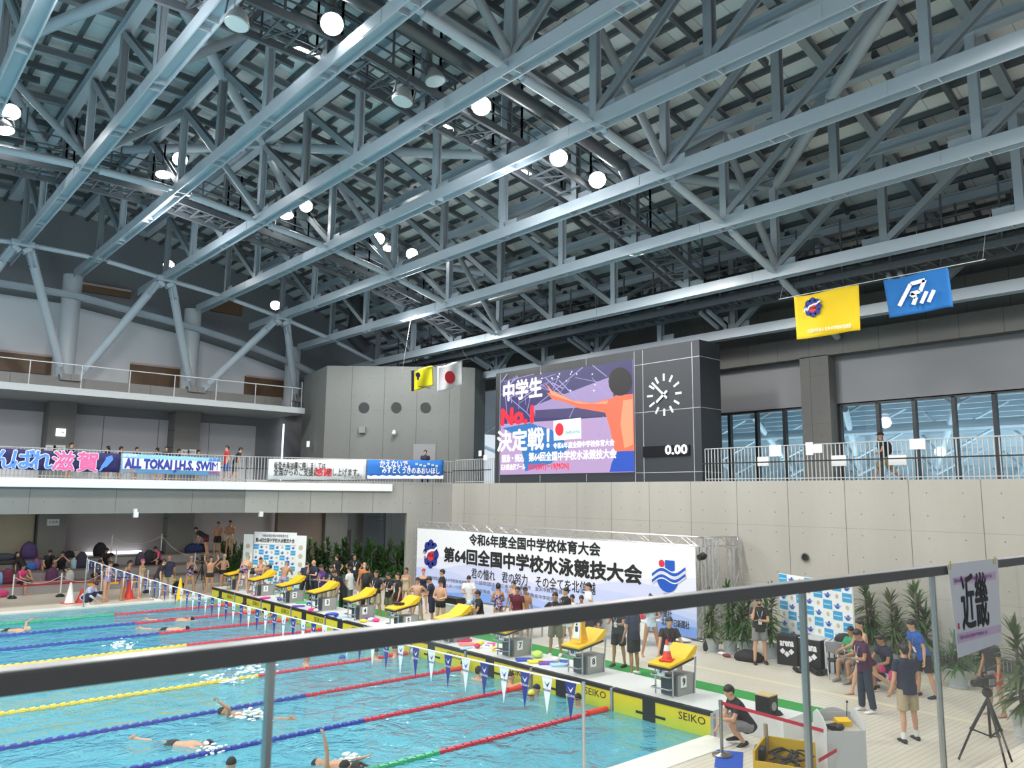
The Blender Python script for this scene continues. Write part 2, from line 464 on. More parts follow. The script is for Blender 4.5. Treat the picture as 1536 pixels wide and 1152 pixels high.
for k, y in enumerate((2, 11, 20)):  # unseen point lights added low down to brighten this roof from below
    l = bpy.data.lights.new('next_hall_fill', 'POINT'); l.energy = 1100; l.shadow_soft_size = 0.6; l.color = (0.9, 0.97, 1)
    o = bpy.data.objects.new('next_hall_fill', l); COL.objects.link(o); o.location = (37, y, 1.6)
b = MB(); b.span((29.0, -14, -0.3), (64, 40, 0)); b.span((63.5, -14, 0), (64, 40, 9)); struct('wall_next_hall', b, m_ns, 'floor and end wall of the neighbouring hall')

# far side: gallery slab and beam, benches, pillars, back walls
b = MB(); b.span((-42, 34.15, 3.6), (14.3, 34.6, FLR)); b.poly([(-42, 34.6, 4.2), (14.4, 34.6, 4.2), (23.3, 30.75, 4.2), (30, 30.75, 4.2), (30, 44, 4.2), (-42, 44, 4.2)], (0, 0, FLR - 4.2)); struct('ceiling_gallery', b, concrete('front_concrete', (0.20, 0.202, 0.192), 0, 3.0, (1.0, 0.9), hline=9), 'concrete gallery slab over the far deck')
dg1 = GA.lerp(GB, .77)
b = MB(); b.poly([GA + Vector((0, 0, 3.6)), dg1 + Vector((0, 0, 3.6)), dg1 - GN * .4 + Vector((0, 0, 3.6)), GA - GN * .4 + Vector((0, 0, 3.6))], (0, 0, 1.42)); b.poly([dg1 - Vector((0, 0, .2)), GB - Vector((0, 0, .2)), GB - GN * .4 - Vector((0, 0, .2)), dg1 - GN * .4 - Vector((0, 0, .2))], (0, 0, 5.22)); struct('wall_slanted', b, concrete('slanted_concrete', (0.31, 0.31, 0.29), 0, 1.3, (0.65, 0.9), hline=9), 'slanted concrete wall joining the gallery beam to the wall behind the start')
b = MB(); b.span((-42, 33.97, 4.61), (14.3, 34.15, 4.95)); b.poly([GA + GN * .18 + Vector((0, 0, 4.61)), GA.lerp(GB, .69) + GN * .18 + Vector((0, 0, 4.61)), GA.lerp(GB, .69) + Vector((0, 0, 4.61)), GA + Vector((0, 0, 4.61))], (0, 0, .34)); struct('trim_4', b, m_white, 'white fascia along the gallery edge')
m_low = mat('mauve_panel', (0.42, 0.385, 0.39), 0.7, var=0.05, scale=0.6)
b = MB(); b.span((-42, 42.3, 0), (20.6, 42.6, 4.2)); struct('wall_far_lower', b, m_low, 'mauve grey wall behind the poolside benches')
b = MB(); b.span((-42, 42.0, 0.9), (gy(50, 800, 42).x, 42.3, 4.2)); struct('wall_far_tiles', b, mat('beige_tile_wall', (0.40, 0.355, 0.25), 0.4, var=0.1, scale=2), 'beige tiled wall at the left end under the gallery')
PIL = [(2.55, 1.15), (8.36, 1.15), (14.15, 1.3)]
b = MB()
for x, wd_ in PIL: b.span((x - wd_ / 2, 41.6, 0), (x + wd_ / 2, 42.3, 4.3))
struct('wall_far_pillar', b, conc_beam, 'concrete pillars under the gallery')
b = MB()
for x, wd_ in PIL: b.span((x - wd_ / 2, 41.6, FLR), (x + wd_ / 2, 42.9, 8.7))
struct('wall_far_pillar_upper', b, conc_beam, 'concrete pillars on the gallery')
# right end below the gallery: dark entrance with louvres
gx0 = [gy(u, 820, 42).x for u in (410, 478, 511, 541, 576, 612)]
b = MB(); b.span((gx0[0], 41.6, 0), (gx0[1], 42.0, 4.2)); struct('wall_far_brown', b, mat('brown_wall', (0.22, 0.165, 0.135), 0.6), 'brown wall beside the entrance under the gallery')
b = MB(); b.span((gx0[1], 41.3, 0), (gx0[2], 42.0, 4.2)); b.span((gx0[4], 41.9, 0), (31, 42.3, 4.2)); b.span((gx0[2], 42.4, 0), (gx0[4], 42.7, 4.2)); struct('wall_far_entrance', b, conc_beam, 'concrete wall around the dark entrance')
q = MB()
for k in range(46): q.box(((gx0[3] + gx0[4]) / 2, 41.9, 0.4 + k * 0.082), (gx0[4] - gx0[3] - .14, 0.1, 0.02), rot=Matrix.Rotation(R(35), 3, 'X'))
tag(q.build('louvre_screen', mat('louvre', (0.23, 0.245, 0.26), 0.45)), 'grey louvred screen in the entrance under the gallery', 'louvre')
b = MB(); b.span((gx0[2] + .1, 42.3, 0), (gx0[3] - .5, 42.42, 2.3)); d1 = struct('door_1', b, mat('dark_door', (0.045, 0.03, 0.04), 0.5), 'dark doorway below the green exit sign')
# benches: three tall tiers
m_bench = mat('bench_grey', (0.31, 0.30, 0.295), 0.6); m_btop = mat('bench_top', (0.17, 0.12, 0.10), 0.5)
bt = thing('bench_tiers', 'grey stepped bench tiers along the far wall', 'bench', (-10, 39.4, DECK), kind='structure')
for k, (y, z) in enumerate(((39.4, 0.5), (40.2, 0.95), (41.0, 1.4))):
    q = MB(); q.span((-42, y, DECK), (16.2, 42.3, z)); q.build('tier', m_bench, bt)
    q = MB(); q.span((-42, y - 0.03, z), (16.2, 42.3 if k == 2 else y + 0.8, z + 0.03)); q.build('tread', m_btop, bt)
# upper gallery: back wall of blinds, upper slab, second clerestory
b = MB(); b.span((-42, 42.7, FLR), (24, 43.0, 9.0)); struct('wall_far', b, m_panel, 'grey blinds behind the gallery')
q = MB()
x = -8
while x < 18:
    q.span((x, 42.62, FLR), (x + 2.6, 42.7, 8.2)); x += 2.63
struct('wall_far_blind', q, mat('gallery_blind', (0.62, 0.625, 0.66), 0.8, var=0.04, scale=0.8), 'drop blinds over the gallery windows')
for u, v0, v1 in ((268, 622, 700), (425.5, 636, 690)):
    q = MB(); a = gy(u, v0, 42.4); c = gy(u - 4, v1, 42.4); q.bar((a.x, 42.4, a.z), (a.x, 42.4, FLR), 0.09, 0.03); struct('window_4' if u < 300 else 'window_14', q, m_gap, 'bright strip of daylight beside the blind %s' % ('by the middle gallery pillar' if u < 300 else 'near the tower'))
for u, v0, v1 in ((250.5, 765, 828), (417, 762, 805)):
    q = MB(); a = gy(u, v0, 42.2); q.bar((a.x, 42.2, 4.2), (a.x, 42.2, gy(u, v1, 42.2).z), 0.08, 0.03); struct('window_5' if u < 300 else 'window_6', q, m_gap, 'bright strip of daylight under the gallery %s' % ('left of the right pillar' if u < 300 else 'above the white backdrop'))
q = MB(); a = gy(130, 833, 42.0); c = gy(212, 832, 42.0); q.span((a.x, 42.0, 1.44), (c.x, 42.3, 1.56)); struct('window_7', q, m_gap, 'low strip of daylight along the foot of the wall behind the benches')
b = MB(); b.span((-42, 38.2, 8.66), (19.0, 44.5, 8.96)); struct('ceiling_gallery_upper', b, mat('slab_grey', (0.40, 0.43, 0.45), 0.6), 'upper slab with a pale edge above the gallery')
b = MB(); b.span((-42, 41.0, 8.96), (19.0, 41.5, 9.75)); struct('trim_5', b, conc_beam, 'concrete upstand on the upper slab')
bx = [(-42, 12), (-5, 12.7), (-0.39, 13.3), (2.54, 13.72), (5.47, 13.88), (8.4, 13.86), (11.33, 13.48), (14.26, 13.12), (17.19, 12.56), (20.5, 11.75)]
b, b2 = MB(), MB()
for (x0, z0), (x1, z1) in zip(bx[:-1], bx[1:]):
    b.poly([(x0, 44.0, 8.9), (x1, 44.0, 8.9), (x1, 44.0, z1), (x0, 44.0, z0)], (0, .3, 0)); b2.poly([(x0, 44.05, z0), (x1, 44.05, z1), (x1, 44.05, 20), (x0, 44.05, 20)], (0, .3, 0))
b2.span((20.5, 44.05, 8.9), (40, 44.35, 20))
struct('wall_far_top', b, m_blind, 'tall pale blinds behind the round columns'); struct('wall_far_dark', b2, mat('wall_mid', (0.22, 0.235, 0.25), 0.8), 'dark wall above the blinds')
m_wood = mat('brown_slats', (0.17, 0.10, 0.055), 0.5, var=0.2, scale=3)
for k, (u0, v0, u1, v1) in enumerate(((-60, 520, 75, 562), (196, 545, 272, 588), (368, 564, 432, 600), (121, 425, 195, 448), (318, 446, 362, 474))):
    a = gy(u0, v0, 43.9); c = gy(u1, v1, 43.9); q = MB(); q.span((a.x, 43.8, c.z), (c.x, 44.0, a.z)); struct('window_%d' % (8 + k), q, m_wood, 'brown slatted opening in the pale blinds, %s' % ['low at the far left', 'low between the columns', 'low beside the tower', 'high behind the second strut', 'high behind the third strut'][k])
    q2 = MB(); q2.span((a.x, 43.76, a.z - 0.05), (c.x, 43.8, a.z + 0.05)); struct('trim_%d' % (8 + k), q2, mat('pink_edge', (0.62, 0.48, 0.43), 0.5), 'pale edge over the brown opening')
# concrete tower with a slanted front
TP = [(19.03, 36.0), (24.15, 31.45), (24.85, 31.12), (26.2, 31.9), (26.2, 40.3), (19.9, 40.3)]
b = MB(); b.poly([(x, y, FLR - 0.1) for x, y in TP], (0, 0, 6.12)); tw = struct('wall_tower', b, conc_tower, 'concrete tower with a slanted front beside the scoreboard')

# unseen lamps added under the gallery soffit to brighten benches and entrance
for x, yy in ((-8, 38.6), (-3, 38.6), (2, 38.6), (7, 38.6), (12, 38.6), (17, 38.6), (19.5, 36.5), (22.5, 39)):
    t = thing('fill_light', 'added round fill lamp, unseen under the gallery soffit', 'fill_light', (x, yy, 4.2), 0, 'added fill lamps under the gallery soffit')
    q = MB(); q.lathe((x, yy, 4.14), [(.16, 0), (.16, .06)], 14); q.build('trim_ring', m_white, t)
    q = MB(); q.lathe((x, yy, 4.13), [(.13, 0), (.13, .02)], 14); q.build('lens', mat('fill_light_on', (1, .95, .88), emit=4), t)
    l = bpy.data.lights.new('fill_light_beam', 'SPOT'); l.energy = 240; l.spot_size = R(160); l.spot_blend = .8; l.shadow_soft_size = .2; l.color = (1, .95, .88)
    o = bpy.data.objects.new('fill_light_beam', l); COL.objects.link(o); o.location = (x, yy, 4.08)
# ------------------------------------------------------------------ roof steel
m_steel = mat('blue_grey_steel', (0.43, 0.49, 0.54), 0.36, var=0.05, scale=1.2, spec=0.6)
m_dsteel = mat('dark_steel', (0.105, 0.118, 0.13), 0.5, var=0.1)
m_gsteel = mat('grey_steel', (0.27, 0.305, 0.33), 0.45, var=0.08)
TX = {'y': -0.39, 'z': 2.54, 'a': 5.47, 'b': 8.40, 'c': 11.33, 'd': 14.26, 'e': 17.19, 'f': 20.12, 'g': 23.05, 'h': 25.98}
TZ = {'y': 14.3, 'z': 14.72, 'a': 14.88, 'b': 14.86, 'c': 14.48, 'd': 14.12, 'e': 13.56, 'f': 12.82, 'g': 11.82, 'h': 10.75}
PAN, YC, DEP = 3.53, 13.0, 3.1
def pk(k): return YC + PAN * k
def zroof(x):
    ks = sorted(TX, key=lambda k: TX[k])
    for a, b in zip(ks[:-1], ks[1:]):
        if TX[a] <= x <= TX[b]:
            t = (x - TX[a]) / (TX[b] - TX[a]); return TZ[a] * (1 - t) + TZ[b] * t
    return TZ['y'] + (x + 0.39) * 0.17 if x < 0 else TZ['h'] - (x - 25.98) * 0.42
WHERE = {'y': 'nearest to the left edge overhead', 'z': 'at the upper left corner', 'a': 'ending above the left V strut', 'b': 'ending on the left round column', 'c': 'ending above the middle V strut',
         'd': 'ending on the middle round column', 'e': 'ending above the right V strut', 'f': 'ending on the column beside the tower', 'g': 'just above the flags', 'h': 'along the dark end wall'}
def make_truss(key, warren=False):
    t = thing('roof_truss', 'blue grey steel roof truss ' + WHERE[key], 'roof truss', (TX[key], YC, TZ[key]), 0, 'parallel steel roof trusses')
    yl, yr = -11.7 - YC, 41.4 - YC
    q = MB(); q.hbeam((0, yl, 0), (0, yr, 0), 0.36, 0.36, 0.035, up=(1, 0, 0))
    for k in range(-7, 8):
        for dy in (-0.22, 0.22): q.box((0, k * PAN + dy, 0), (0.30, 0.03, 0.34))
        if k % 2 == 0 and key != 'h':
            for sx in (-.185, .185): q.box((sx, k * PAN + 1.2, 0), (0.014, 0.8, 0.30))
    q.build('bottom_chord', m_steel, t, local=True)
    q = MB(); q.hbeam((0, yl, DEP), (0, yr, DEP), 0.32, 0.34, 0.035); q.build('top_chord', m_steel, t, local=True)
    for k in range(-7, 8):
        q = MB(); q.hbeam((0, k * PAN, 0.15), (0, k * PAN, DEP - 0.1), 0.22, 0.22, 0.03)
        q.box((0, k * PAN + (0.3 if k < 0 else -0.3), 0.30), (0.03, 0.75, 0.26)); q.build('vertical', m_gsteel if k % 2 else m_steel, t, local=True)
    for k in range(-7, 7):
        q = MB()
        if warren: a, b = ((k, 0.15), (k + 1, DEP - .1)) if k % 2 else ((k, DEP - .1), (k + 1, 0.15))
        elif k >= 0: a, b = (k, 0.2), (k + 1, DEP - 0.15)
        else: a, b = (k + 1, 0.2), (k, DEP - 0.15)
        q.hbeam((0, a[0] * PAN, a[1]), (0, b[0] * PAN, b[1]), 0.2, 0.2, 0.03, up=(1, 0, 0)); q.build('diagonal', m_gsteel, t, local=True)
    return t
T0 = make_truss('y')
for k in TX:
    if k in 'yh': continue
    c = copy_tree(T0); c.location = (TX[k], YC, TZ[k]); c['label'] = 'blue grey steel roof truss ' + WHERE[k]
make_truss('h', True)
# roof deck with its purlins: one curved ceiling
KS = sorted(TX, key=lambda k: TX[k])
XS = [-5.0] + [TX[k] for k in KS] + [28.8]
m_rdeck, nt, b_ = new_mat('roof_deck')
tc = N(nt, 'ShaderNodeTexCoord'); s_ = N(nt, 'ShaderNodeSeparateXYZ'); nt.links.new(tc.outputs['Object'], s_.inputs[0])
ln = mth(nt, 'LESS_THAN', mth(nt, 'FRACT', mth(nt, 'DIVIDE', mth(nt, 'ADD', s_.outputs[1], 100), 0.9)), 0.03)
nt.links.new(mix(nt, mth(nt, 'MULTIPLY', ln, 0.6), (0.80, 0.83, 0.82), (0.25, 0.27, 0.28)), b_.inputs['Base Color'])
b_.inputs['Roughness'].default_value = 0.55
q = MB()
for x0, x1 in zip(XS[:-1], XS[1:]):
    q.poly([(x0, -14, zroof(x0) + DEP + .72), (x1, -14, zroof(x1) + DEP + .72), (x1, 44.5, zroof(x1) + DEP + .72), (x0, 44.5, zroof(x0) + DEP + .72)], (0, 0, 0.15))
ceil = struct('ceiling', q, m_rdeck, 'white metal roof deck above the trusses')
q = MB()
for x0, x1 in zip(XS[:-1], XS[1:]):
    for t in (0.0, 0.25, 0.5, 0.75):
        x = x0 + (x1 - x0) * t; z = zroof(x) + DEP + 0.62
        q.bar((x, -14, z), (x, 44.4, z), 0.11, 0.16)
q.build('joists', m_dsteel, ceil)
q = MB()
for x0, x1 in zip(XS[:-1], XS[1:]):
    for k in range(-7, 9):
        a = Vector((x0, pk(k), zroof(x0) + DEP + .38)); b = Vector((x1, pk(k), zroof(x1) + DEP + .38))
        q.hbeam(a, b, 0.24, 0.26, 0.04)
q.build('cross_beams', m_gsteel, ceil)
q = MB()
for x0, x1 in zip(XS[:-1], XS[1:]):
    for k in range(-7, 8):
        for s in (0.36, 0.66):
            y = pk(k + s); a = Vector((x0, y, zroof(x0) + DEP + .42)); b = Vector((x1, y, zroof(x1) + DEP + .42))
            if (k + int(s * 10)) % 2: q.bar(a.lerp(b, 0.04), a.lerp(b, 0.96), 0.12, 0.2)
            else: q.bar(a.lerp(b, 0.0), a.lerp(b, 0.6), 0.12, 0.2)
q.build('purlins', m_dsteel, ceil)
# tubes running across the trusses at the bottom chords
for k, nm, r in ((0, 'steel tube linking the trusses over the middle of the pool', 0.12), (4, 'bright steel tube linking the trusses over the far lanes', 0.12), (7, 'steel tube linking the trusses above the V struts', 0.11)):
    t = thing('tie_tube', nm, 'steel tube', (5, pk(k), 15))
    for a, b in zip(KS[:-1], KS[1:]):
        p = Vector((TX[a], pk(k), TZ[a] - 0.05)); e = Vector((TX[b], pk(k), TZ[b] - 0.05))
        if k == 7 and a == 'g': continue
        q = MB(); q.tube(p.lerp(e, 0.13), p.lerp(e, 0.87), r, 12); q.bar(p, p.lerp(e, 0.15), 0.17, 0.05); q.bar(p.lerp(e, 0.85), e, 0.17, 0.05)
        q.build('tube_segment', m_steel, t, smooth=True)
    if k < 7:
        q = MB(); p = Vector((TX['h'], pk(k), TZ['h'])); q.tube(p, (27.3, pk(k) + 0.1, TZ['h'] - 0.45), r, 12); q.build('tube_segment', m_steel, t, smooth=True)
# sway frames: sloping tubes between neighbouring trusses
for k, nm in ((0, 'sloping sway brace tubes over the middle of the pool'), (4, 'sloping sway brace tubes over the far lanes'), (2, 'sloping sway brace tubes between the two catwalks')):
    t = thing('sway_brace', nm, 'steel brace', (5, pk(k), 15))
    for n, (a, b) in enumerate(zip(KS[:-1], KS[1:])):
        if k == 2 and n % 2: continue
        lo, hi = (a, b) if n % 2 == 0 else (b, a)
        q = MB(); q.tube((TX[lo], pk(k), TZ[lo] + 0.25), (TX[hi], pk(k), TZ[hi] + DEP - 0.2), 0.12, 10); q.build('brace', m_gsteel, t, smooth=True)
# big tubes in the roof plane, crossing from truss to truss
t = thing('roof_brace', 'thick round brace tubes zigzagging under the roof deck', 'steel brace', (5, 13, 18))
for (a, k0, b, k1) in (('a', 2, 'c', 4), ('c', 4, 'e', 2), ('e', 2, 'g', 4), ('a', 2, 'c', 0), ('c', 0, 'e', 2), ('e', 2, 'g', 0), ('c', 0, 'e', -2), ('e', -2, 'g', 0), ('g', 0, 'f', -1), ('a', 6, 'c', 4), ('c', 4, 'e', 6), ('e', 6, 'g', 4), ('z', 4, 'a', 6), ('z', 4, 'a', 2), ('f', -1, 'e', -2)):
    p = Vector((TX[a], pk(k0), TZ[a] + DEP - .2)); e = Vector((TX[b], pk(k1), TZ[b] + DEP - .2))
    q = MB(); q.tube(p.lerp(e, 0.08), p.lerp(e, 0.92), 0.17, 12); q.bar(p, p.lerp(e, 0.1), 0.24, 0.05); q.bar(p.lerp(e, 0.9), e, 0.24, 0.05); q.build('brace', m_steel, t, smooth=True)
# round columns and V struts on the far side
ST = {'b': ('left', 'a', 'c'), 'd': ('middle', 'c', 'e'), 'f': ('right', 'e', None), 'z': ('farthest left', None, 'a')}
for k, (nm, l, r) in ST.items():
    x = TX[k]
    q = MB(); q.tube((x, 42.3, 8.96), (x, 42.3, TZ[k] + 0.1), 0.43, 24); tag(q.build('round_column', mat('column_white', (0.52, 0.56, 0.59), 0.4), smooth=True), 'pale round column rising from the upper slab, %s one' % nm, 'column')
    t = thing('v_strut', 'pair of sloping steel struts in front of the %s round column' % nm, 'strut', (x, 41.0, 9.7))
    for o in (l, r):
        if o is None: continue
        s = -1 if TX[o] < x else 1
        p = Vector((x + s * 0.3, 41.0, 9.75)); e = Vector((TX[o] - s * 0.3, pk(7), TZ[o] - 0.25)); d = e - p
        q = MB(); q.tube(p + d * 0.1, p + d * 0.88, 0.19, 14); q.bar(p, p + d * 0.12, 0.06, 0.34); q.bar(p + d * 0.86, e, 0.06, 0.36); q.bar(p + d * 0.86, e, 0.36, 0.05)
        for kk in range(6): q.box(p + d * (0.885 + kk * 0.018), (0.45, 0.02, 0.04))
        q.build('strut', m_steel, t, smooth=True)
    q = MB(); q.box((x, 41.1, 9.75), (0.9, 0.5, 0.3)); q.build('footing', conc_beam, t)
for k in 'ace':
    q = MB(); q.box((TX[k], pk(7), TZ[k] - 0.1), (0.85, 0.7, 0.25)); q.box((TX[k] - .2, pk(7), TZ[k] - 0.32), (0.35, 0.4, 0.2), rot=Matrix.Rotation(R(35), 3, 'Y')); q.box((TX[k] + .2, pk(7), TZ[k] - 0.32), (0.35, 0.4, 0.2), rot=Matrix.Rotation(R(-35), 3, 'Y'))
    tag(q.build('truss_node', m_steel, bevel=0.03), 'bolted steel node joining truss %s and its V struts' % WHERE[k], 'steel node')
# edge girder along the column heads
q = MB()
for a, b in zip(KS[:-2], KS[1:-1]):
    q.hbeam((TX[a], 41.72, TZ[a] - 1.0), (TX[b], 41.72, TZ[b] - 1.0), 0.25, 0.3, 0.03)
tag(q.build('edge_girder', m_steel), 'steel edge girder running between the round column heads', 'girder')
# ------------------------------------------------------------------ catwalks
def catwalk(name, label, pts, w=1.3, drop=0.0):
    t = thing(name, label, 'catwalk', pts[0])
    g, rl = MB(), MB()
    for p, e in zip(pts[:-1], pts[1:]):
        p = Vector(p); e = Vector(e); d = (e - p); L = d.length; d.normalize(); s = Vector((d.y, -d.x, 0)).normalized() * (w / 2)
        for sg in (-1, 1):
            g.bar(p + s * sg, e + s * sg, 0.1, 0.2)
            for h in (0.4, 0.75, 1.1): rl.bar(p + s * sg + Vector((0, 0, h)), e + s * sg + Vector((0, 0, h)), 0.04, 0.04)
            rl.bar(p + s * (sg * 0.75) + Vector((0, 0, .18)), e + s * (sg * .75) + Vector((0, 0, .18)), 0.09, 0.07)
        n = max(2, int(L / 0.5))
        for i in range(n):
            c = p.lerp(e, (i + .5) / n); g.bar(c - s, c + s, 0.05, 0.05)
            if i % 2 == 0: g.bar(c - s, p.lerp(e, (i + 1.5) / n) + s, 0.04, 0.04)
        n = max(1, round(L / 1.5))
        for i in range(n + 1):
            c = p.lerp(e, i / n)
            for sg in (-1, 1): ps = MB(); ps.bar(c + s * sg, c + s * sg + Vector((0, 0, 1.9)), 0.05, 0.05); ps.build('hanger', m_dsteel, t)
    g.build('walkway_frame', m_dsteel, t); rl.build('railings', m_dsteel, t)
    return t
def cpts(y): return [(TX[k], y, TZ[k] + 0.45) for k in KS[:-1]]
catwalk('catwalk', 'dark lighting catwalk with railings over the middle of the pool', cpts(pk(1.0)))
catwalk('catwalk', 'dark lighting catwalk with railings over the far lanes', cpts(pk(4.75)))
catwalk('catwalk', 'dark catwalk crossing between the last two trusses near the end wall', [(24.55, -10, 11.55), (24.55, 37, 11.55)], 1.2)
# dark mesh deck under the end catwalk rails
q = MB()
for y in range(-8, 36, 2): q.box((24.55, y, 12.1), (0.5, 1.9, 0.06)); q.box((24.2, y, 12.35), (0.08, 1.95, 0.35))
tag(q.build('cable_tray', m_black), 'black cable tray along the end wall catwalk', 'cable tray')
for k in range(-3, 6, 2):
    for dy in (0.0,):
        q = MB(); y = pk(k) + 0.3; x = TX['h']
        q.bar((x, y, 10.9), (x, y, 11.45), 0.2, 0.2); q.bar((x - 0.1, y, 11.05), (x - 1.3, y, 11.5), 0.1, 0.12); q.bar((x - 0.1, y + .35, 11.05), (x - 1.3, y + .35, 11.5), 0.1, 0.12)
        tag(q.build('catwalk_bracket', m_steel), 'steel bracket holding the end wall catwalk on its truss, %s from the right' % ['first', 'second', 'third', 'fourth', 'fifth'][(k + 3) // 2], 'bracket', 'catwalk brackets on the end wall truss')
# ventilation pipes
q = MB(); pts = [(TX[k], pk(0.45), TZ[k] + 0.75) for k in 'zabcde']; q.path([Vector(p) for p in pts], 0.19, 12); q.ball(pts[-1], 0.2); q.tube(pts[-1], Vector(pts[-1]) + Vector((.4, 0, -.5)), 0.19, 12)
tag(q.build('air_pipe', mat('pipe_grey', (0.12, 0.13, 0.14), 0.35, metal=0.6), smooth=True), 'dark round air pipe beside the middle tie tube', 'pipe')
q = MB(); q.path([Vector((22.3, pk(k), 13.4)) for k in (3.0, 4.0, 5.0, 6.4)], 0.17, 12); tag(q.build('air_duct', mat('duct_grey', (0.25, 0.27, 0.28), 0.35, metal=0.5), smooth=True), 'ribbed silver duct under the roof near the tower', 'duct')
q = MB(); q.path([gy(535, 415, 39) + Vector((0, 0, 3)), gy(535, 470, 39), gy(530, 505, 39), gy(550, 525, 38.5)], 0.4, 14); q.ball(gy(535, 470, 39), 0.4); q.ball(gy(530, 505, 39), 0.4); tag(q.build('duct_bend', mat('duct_dark', (0.06, 0.065, 0.07), 0.5), smooth=True), 'dark duct bending down onto the tower roof', 'duct')
# ------------------------------------------------------------------ floodlights
m_lens = mat('lamp_on', (1.0, 0.98, 0.95), emit=40)
m_lens_off = mat('lamp_off', (0.55, 0.62, 0.62), 0.15)
m_hous = mat('lamp_housing', (0.30, 0.31, 0.31), 0.4)
def lamp_pos(u, v):
    # on whichever catwalk edge the sight line passes: take the lamp row's own height curve
    best = None
    for yy in (pk(1.0) - 1.05, pk(1.0) + 1.05, pk(4.75) - 1.05, pk(4.75) + 1.05):
        p = gy(u, v, yy)
        e = abs(p.z - (zroof(p.x) + 0.15))
        if best is None or e < best[0]: best = (e, p)
    p = best[1]
    return p
LAMPS = [(498, 36, 1), (17, 168, 1), (270, 239, 1), (722, 159, 1), (838, 237, 1), (896, 270, 1), (459, 309, 1), (568, 358, 1), (618, 381, 1), (450, 78, 2), (668, 190, 2), (787, 259, 2), (245, 262, 2), (430, 324, 2), (8, 196, 2), (355, 36, 0), (653, 122, 0), (603, 152, 0), (188, 214, 0), (402, 286, 0), (838, 291, 2), (720, 222, 0), (583, 373, 2), (413, 458, 1), (253, 398, 1)]
proto = {}
ORDW = ['first', 'second', 'third', 'fourth', 'fifth', 'sixth', 'seventh', 'eighth', 'ninth', 'tenth', 'eleventh', 'twelfth']
FLOOD = []
for n, (u, v, st) in enumerate(LAMPS):
    p = lamp_pos(u, v) if n < 23 else gy(u, v, 39.5)
    first = st not in proto
    if first:
        t = thing('floodlight', '', 'floodlight')
        q = MB(); q.lathe((0, 0, 0), [(0.27, 0), (0.27, 0.03), (0.20, 0.22), (0.12, 0.34), (0.05, 0.40)], 18); q.build('housing', m_hous, t, smooth=True, local=True)
        q = MB(); q.lathe((0, 0, -0.02), [(0.245, 0), (0.26, 0.03)], 18); q.build('lens', m_lens if st else m_lens_off, t, smooth=True, local=True)
        q = MB(); q.bar((0, 0, 0.38), (0, 0, 0.75), 0.05, 0.05); q.bar((-0.28, 0, 0.1), (-0.28, 0, 0.5), 0.03, 0.06); q.bar((0.28, 0, 0.1), (0.28, 0, 0.5), 0.03, 0.06); q.bar((-0.28, 0, 0.5), (0.28, 0, 0.5), 0.06, 0.03); q.build('bracket', m_dsteel, t, local=True)
        proto[st] = t
    else: t = copy_tree(proto[st])
    t.location = p
    d = Vector((-p.x, -p.y, EYE - p.z)).normalized() if st == 1 else Vector((0, 0, -1))
    if st == 1:
        d = (d + Vector((0, 0, -0.45))).normalized()
        t.rotation_euler = (-d).to_track_quat('Z', 'Y').to_euler()
    else: t.rotation_euler = (R(random.uniform(-14, 14)), R(random.uniform(-14, 14)), 0)
    side = 'middle catwalk' if p.y < 22 else 'far catwalk' if p.y < 36 else 'gallery edge'
    t['label'] = '%s floodlight on the %s, %s of that kind from the right' % ({1: 'glaring white', 2: 'downward shining', 0: 'unlit grey'}[st], side, ORDW[sum(1 for (uu, vv, s2) in LAMPS if s2 == st and uu > u)])
    t['group'] = 'floodlights on the roof catwalks'
    if st: FLOOD.append(p)
# light of the lit floodlights (those in view and the rest of the same rows above the pool)
rows = [Vector((x, y, zroof(x) - 0.3)) for y in (pk(1.0), pk(4.75), pk(-2.6)) for x in (-26, -20, -14, -8, -2, 3.5, 9, 14.5, 20)]
for p in rows:
    l = bpy.data.lights.new('floodlight_beam', 'SPOT'); l.energy = 1500; l.spot_size = R(172); l.spot_blend = 0.45; l.shadow_soft_size = 0.35; l.color = (1.0, 0.965, 0.91)
    o = bpy.data.objects.new('floodlight_beam', l); COL.objects.link(o); o.location = p
for p in rows[1:18:2]:
    l = bpy.data.lights.new('floodlight_spill', 'POINT'); l.energy = 260; l.shadow_soft_size = 0.5; l.color = (0.95, 0.97, 1.0)
    o = bpy.data.objects.new('floodlight_spill', l); COL.objects.link(o); o.location = p - Vector((0, 0, 0.5))
# ------------------------------------------------------------------ scoreboard with clock, timer and video screen
NY, ZZ = (0, -1, 0), (0, 0, 1)
m_board = mat('board_grey', (0.036, 0.040, 0.047), 0.35, var=0.04, scale=0.5)
m_line = mat('joint_line', (0.42, 0.44, 0.47), 0.5)
m_mark = mat('clock_white', (0.85, 0.87, 0.86), 0.4)
sb = thing('scoreboard', 'tall dark grey scoreboard with video screen, clock and timer above the concrete wall', 'scoreboard', (23.7, 22, 5.02))
SY0, SY1 = 16.1, 27.3
q = MB(); q.span((23.05, SY0, 5.02), (24.3, SY1, 10.05)); q.build('case', m_board, sb)
def joint(c, d): q = MB(); q.box(c, d); q.build('panel_joint', m_line, sb)
for y in (19.08, 18.67, 16.42, 26.98): joint((23.045, y, 7.5), (0.012, 0.02, 5.0))
for z in (9.45, 7.62, 5.36): joint((23.045, (SY0 + 19.1) / 2, z), (0.012, 19.1 - SY0, 0.02)); joint((23.7, SY0 - 0.002, z), (1.25, 0.012, 0.02))
for y in (21.6, 24.3): joint((23.045, y, 9.9), (0.012, 0.02, 0.3)); joint((23.045, y, 5.2), (0.012, 0.02, 0.3))
cc = gx(996, 592, 23.04)
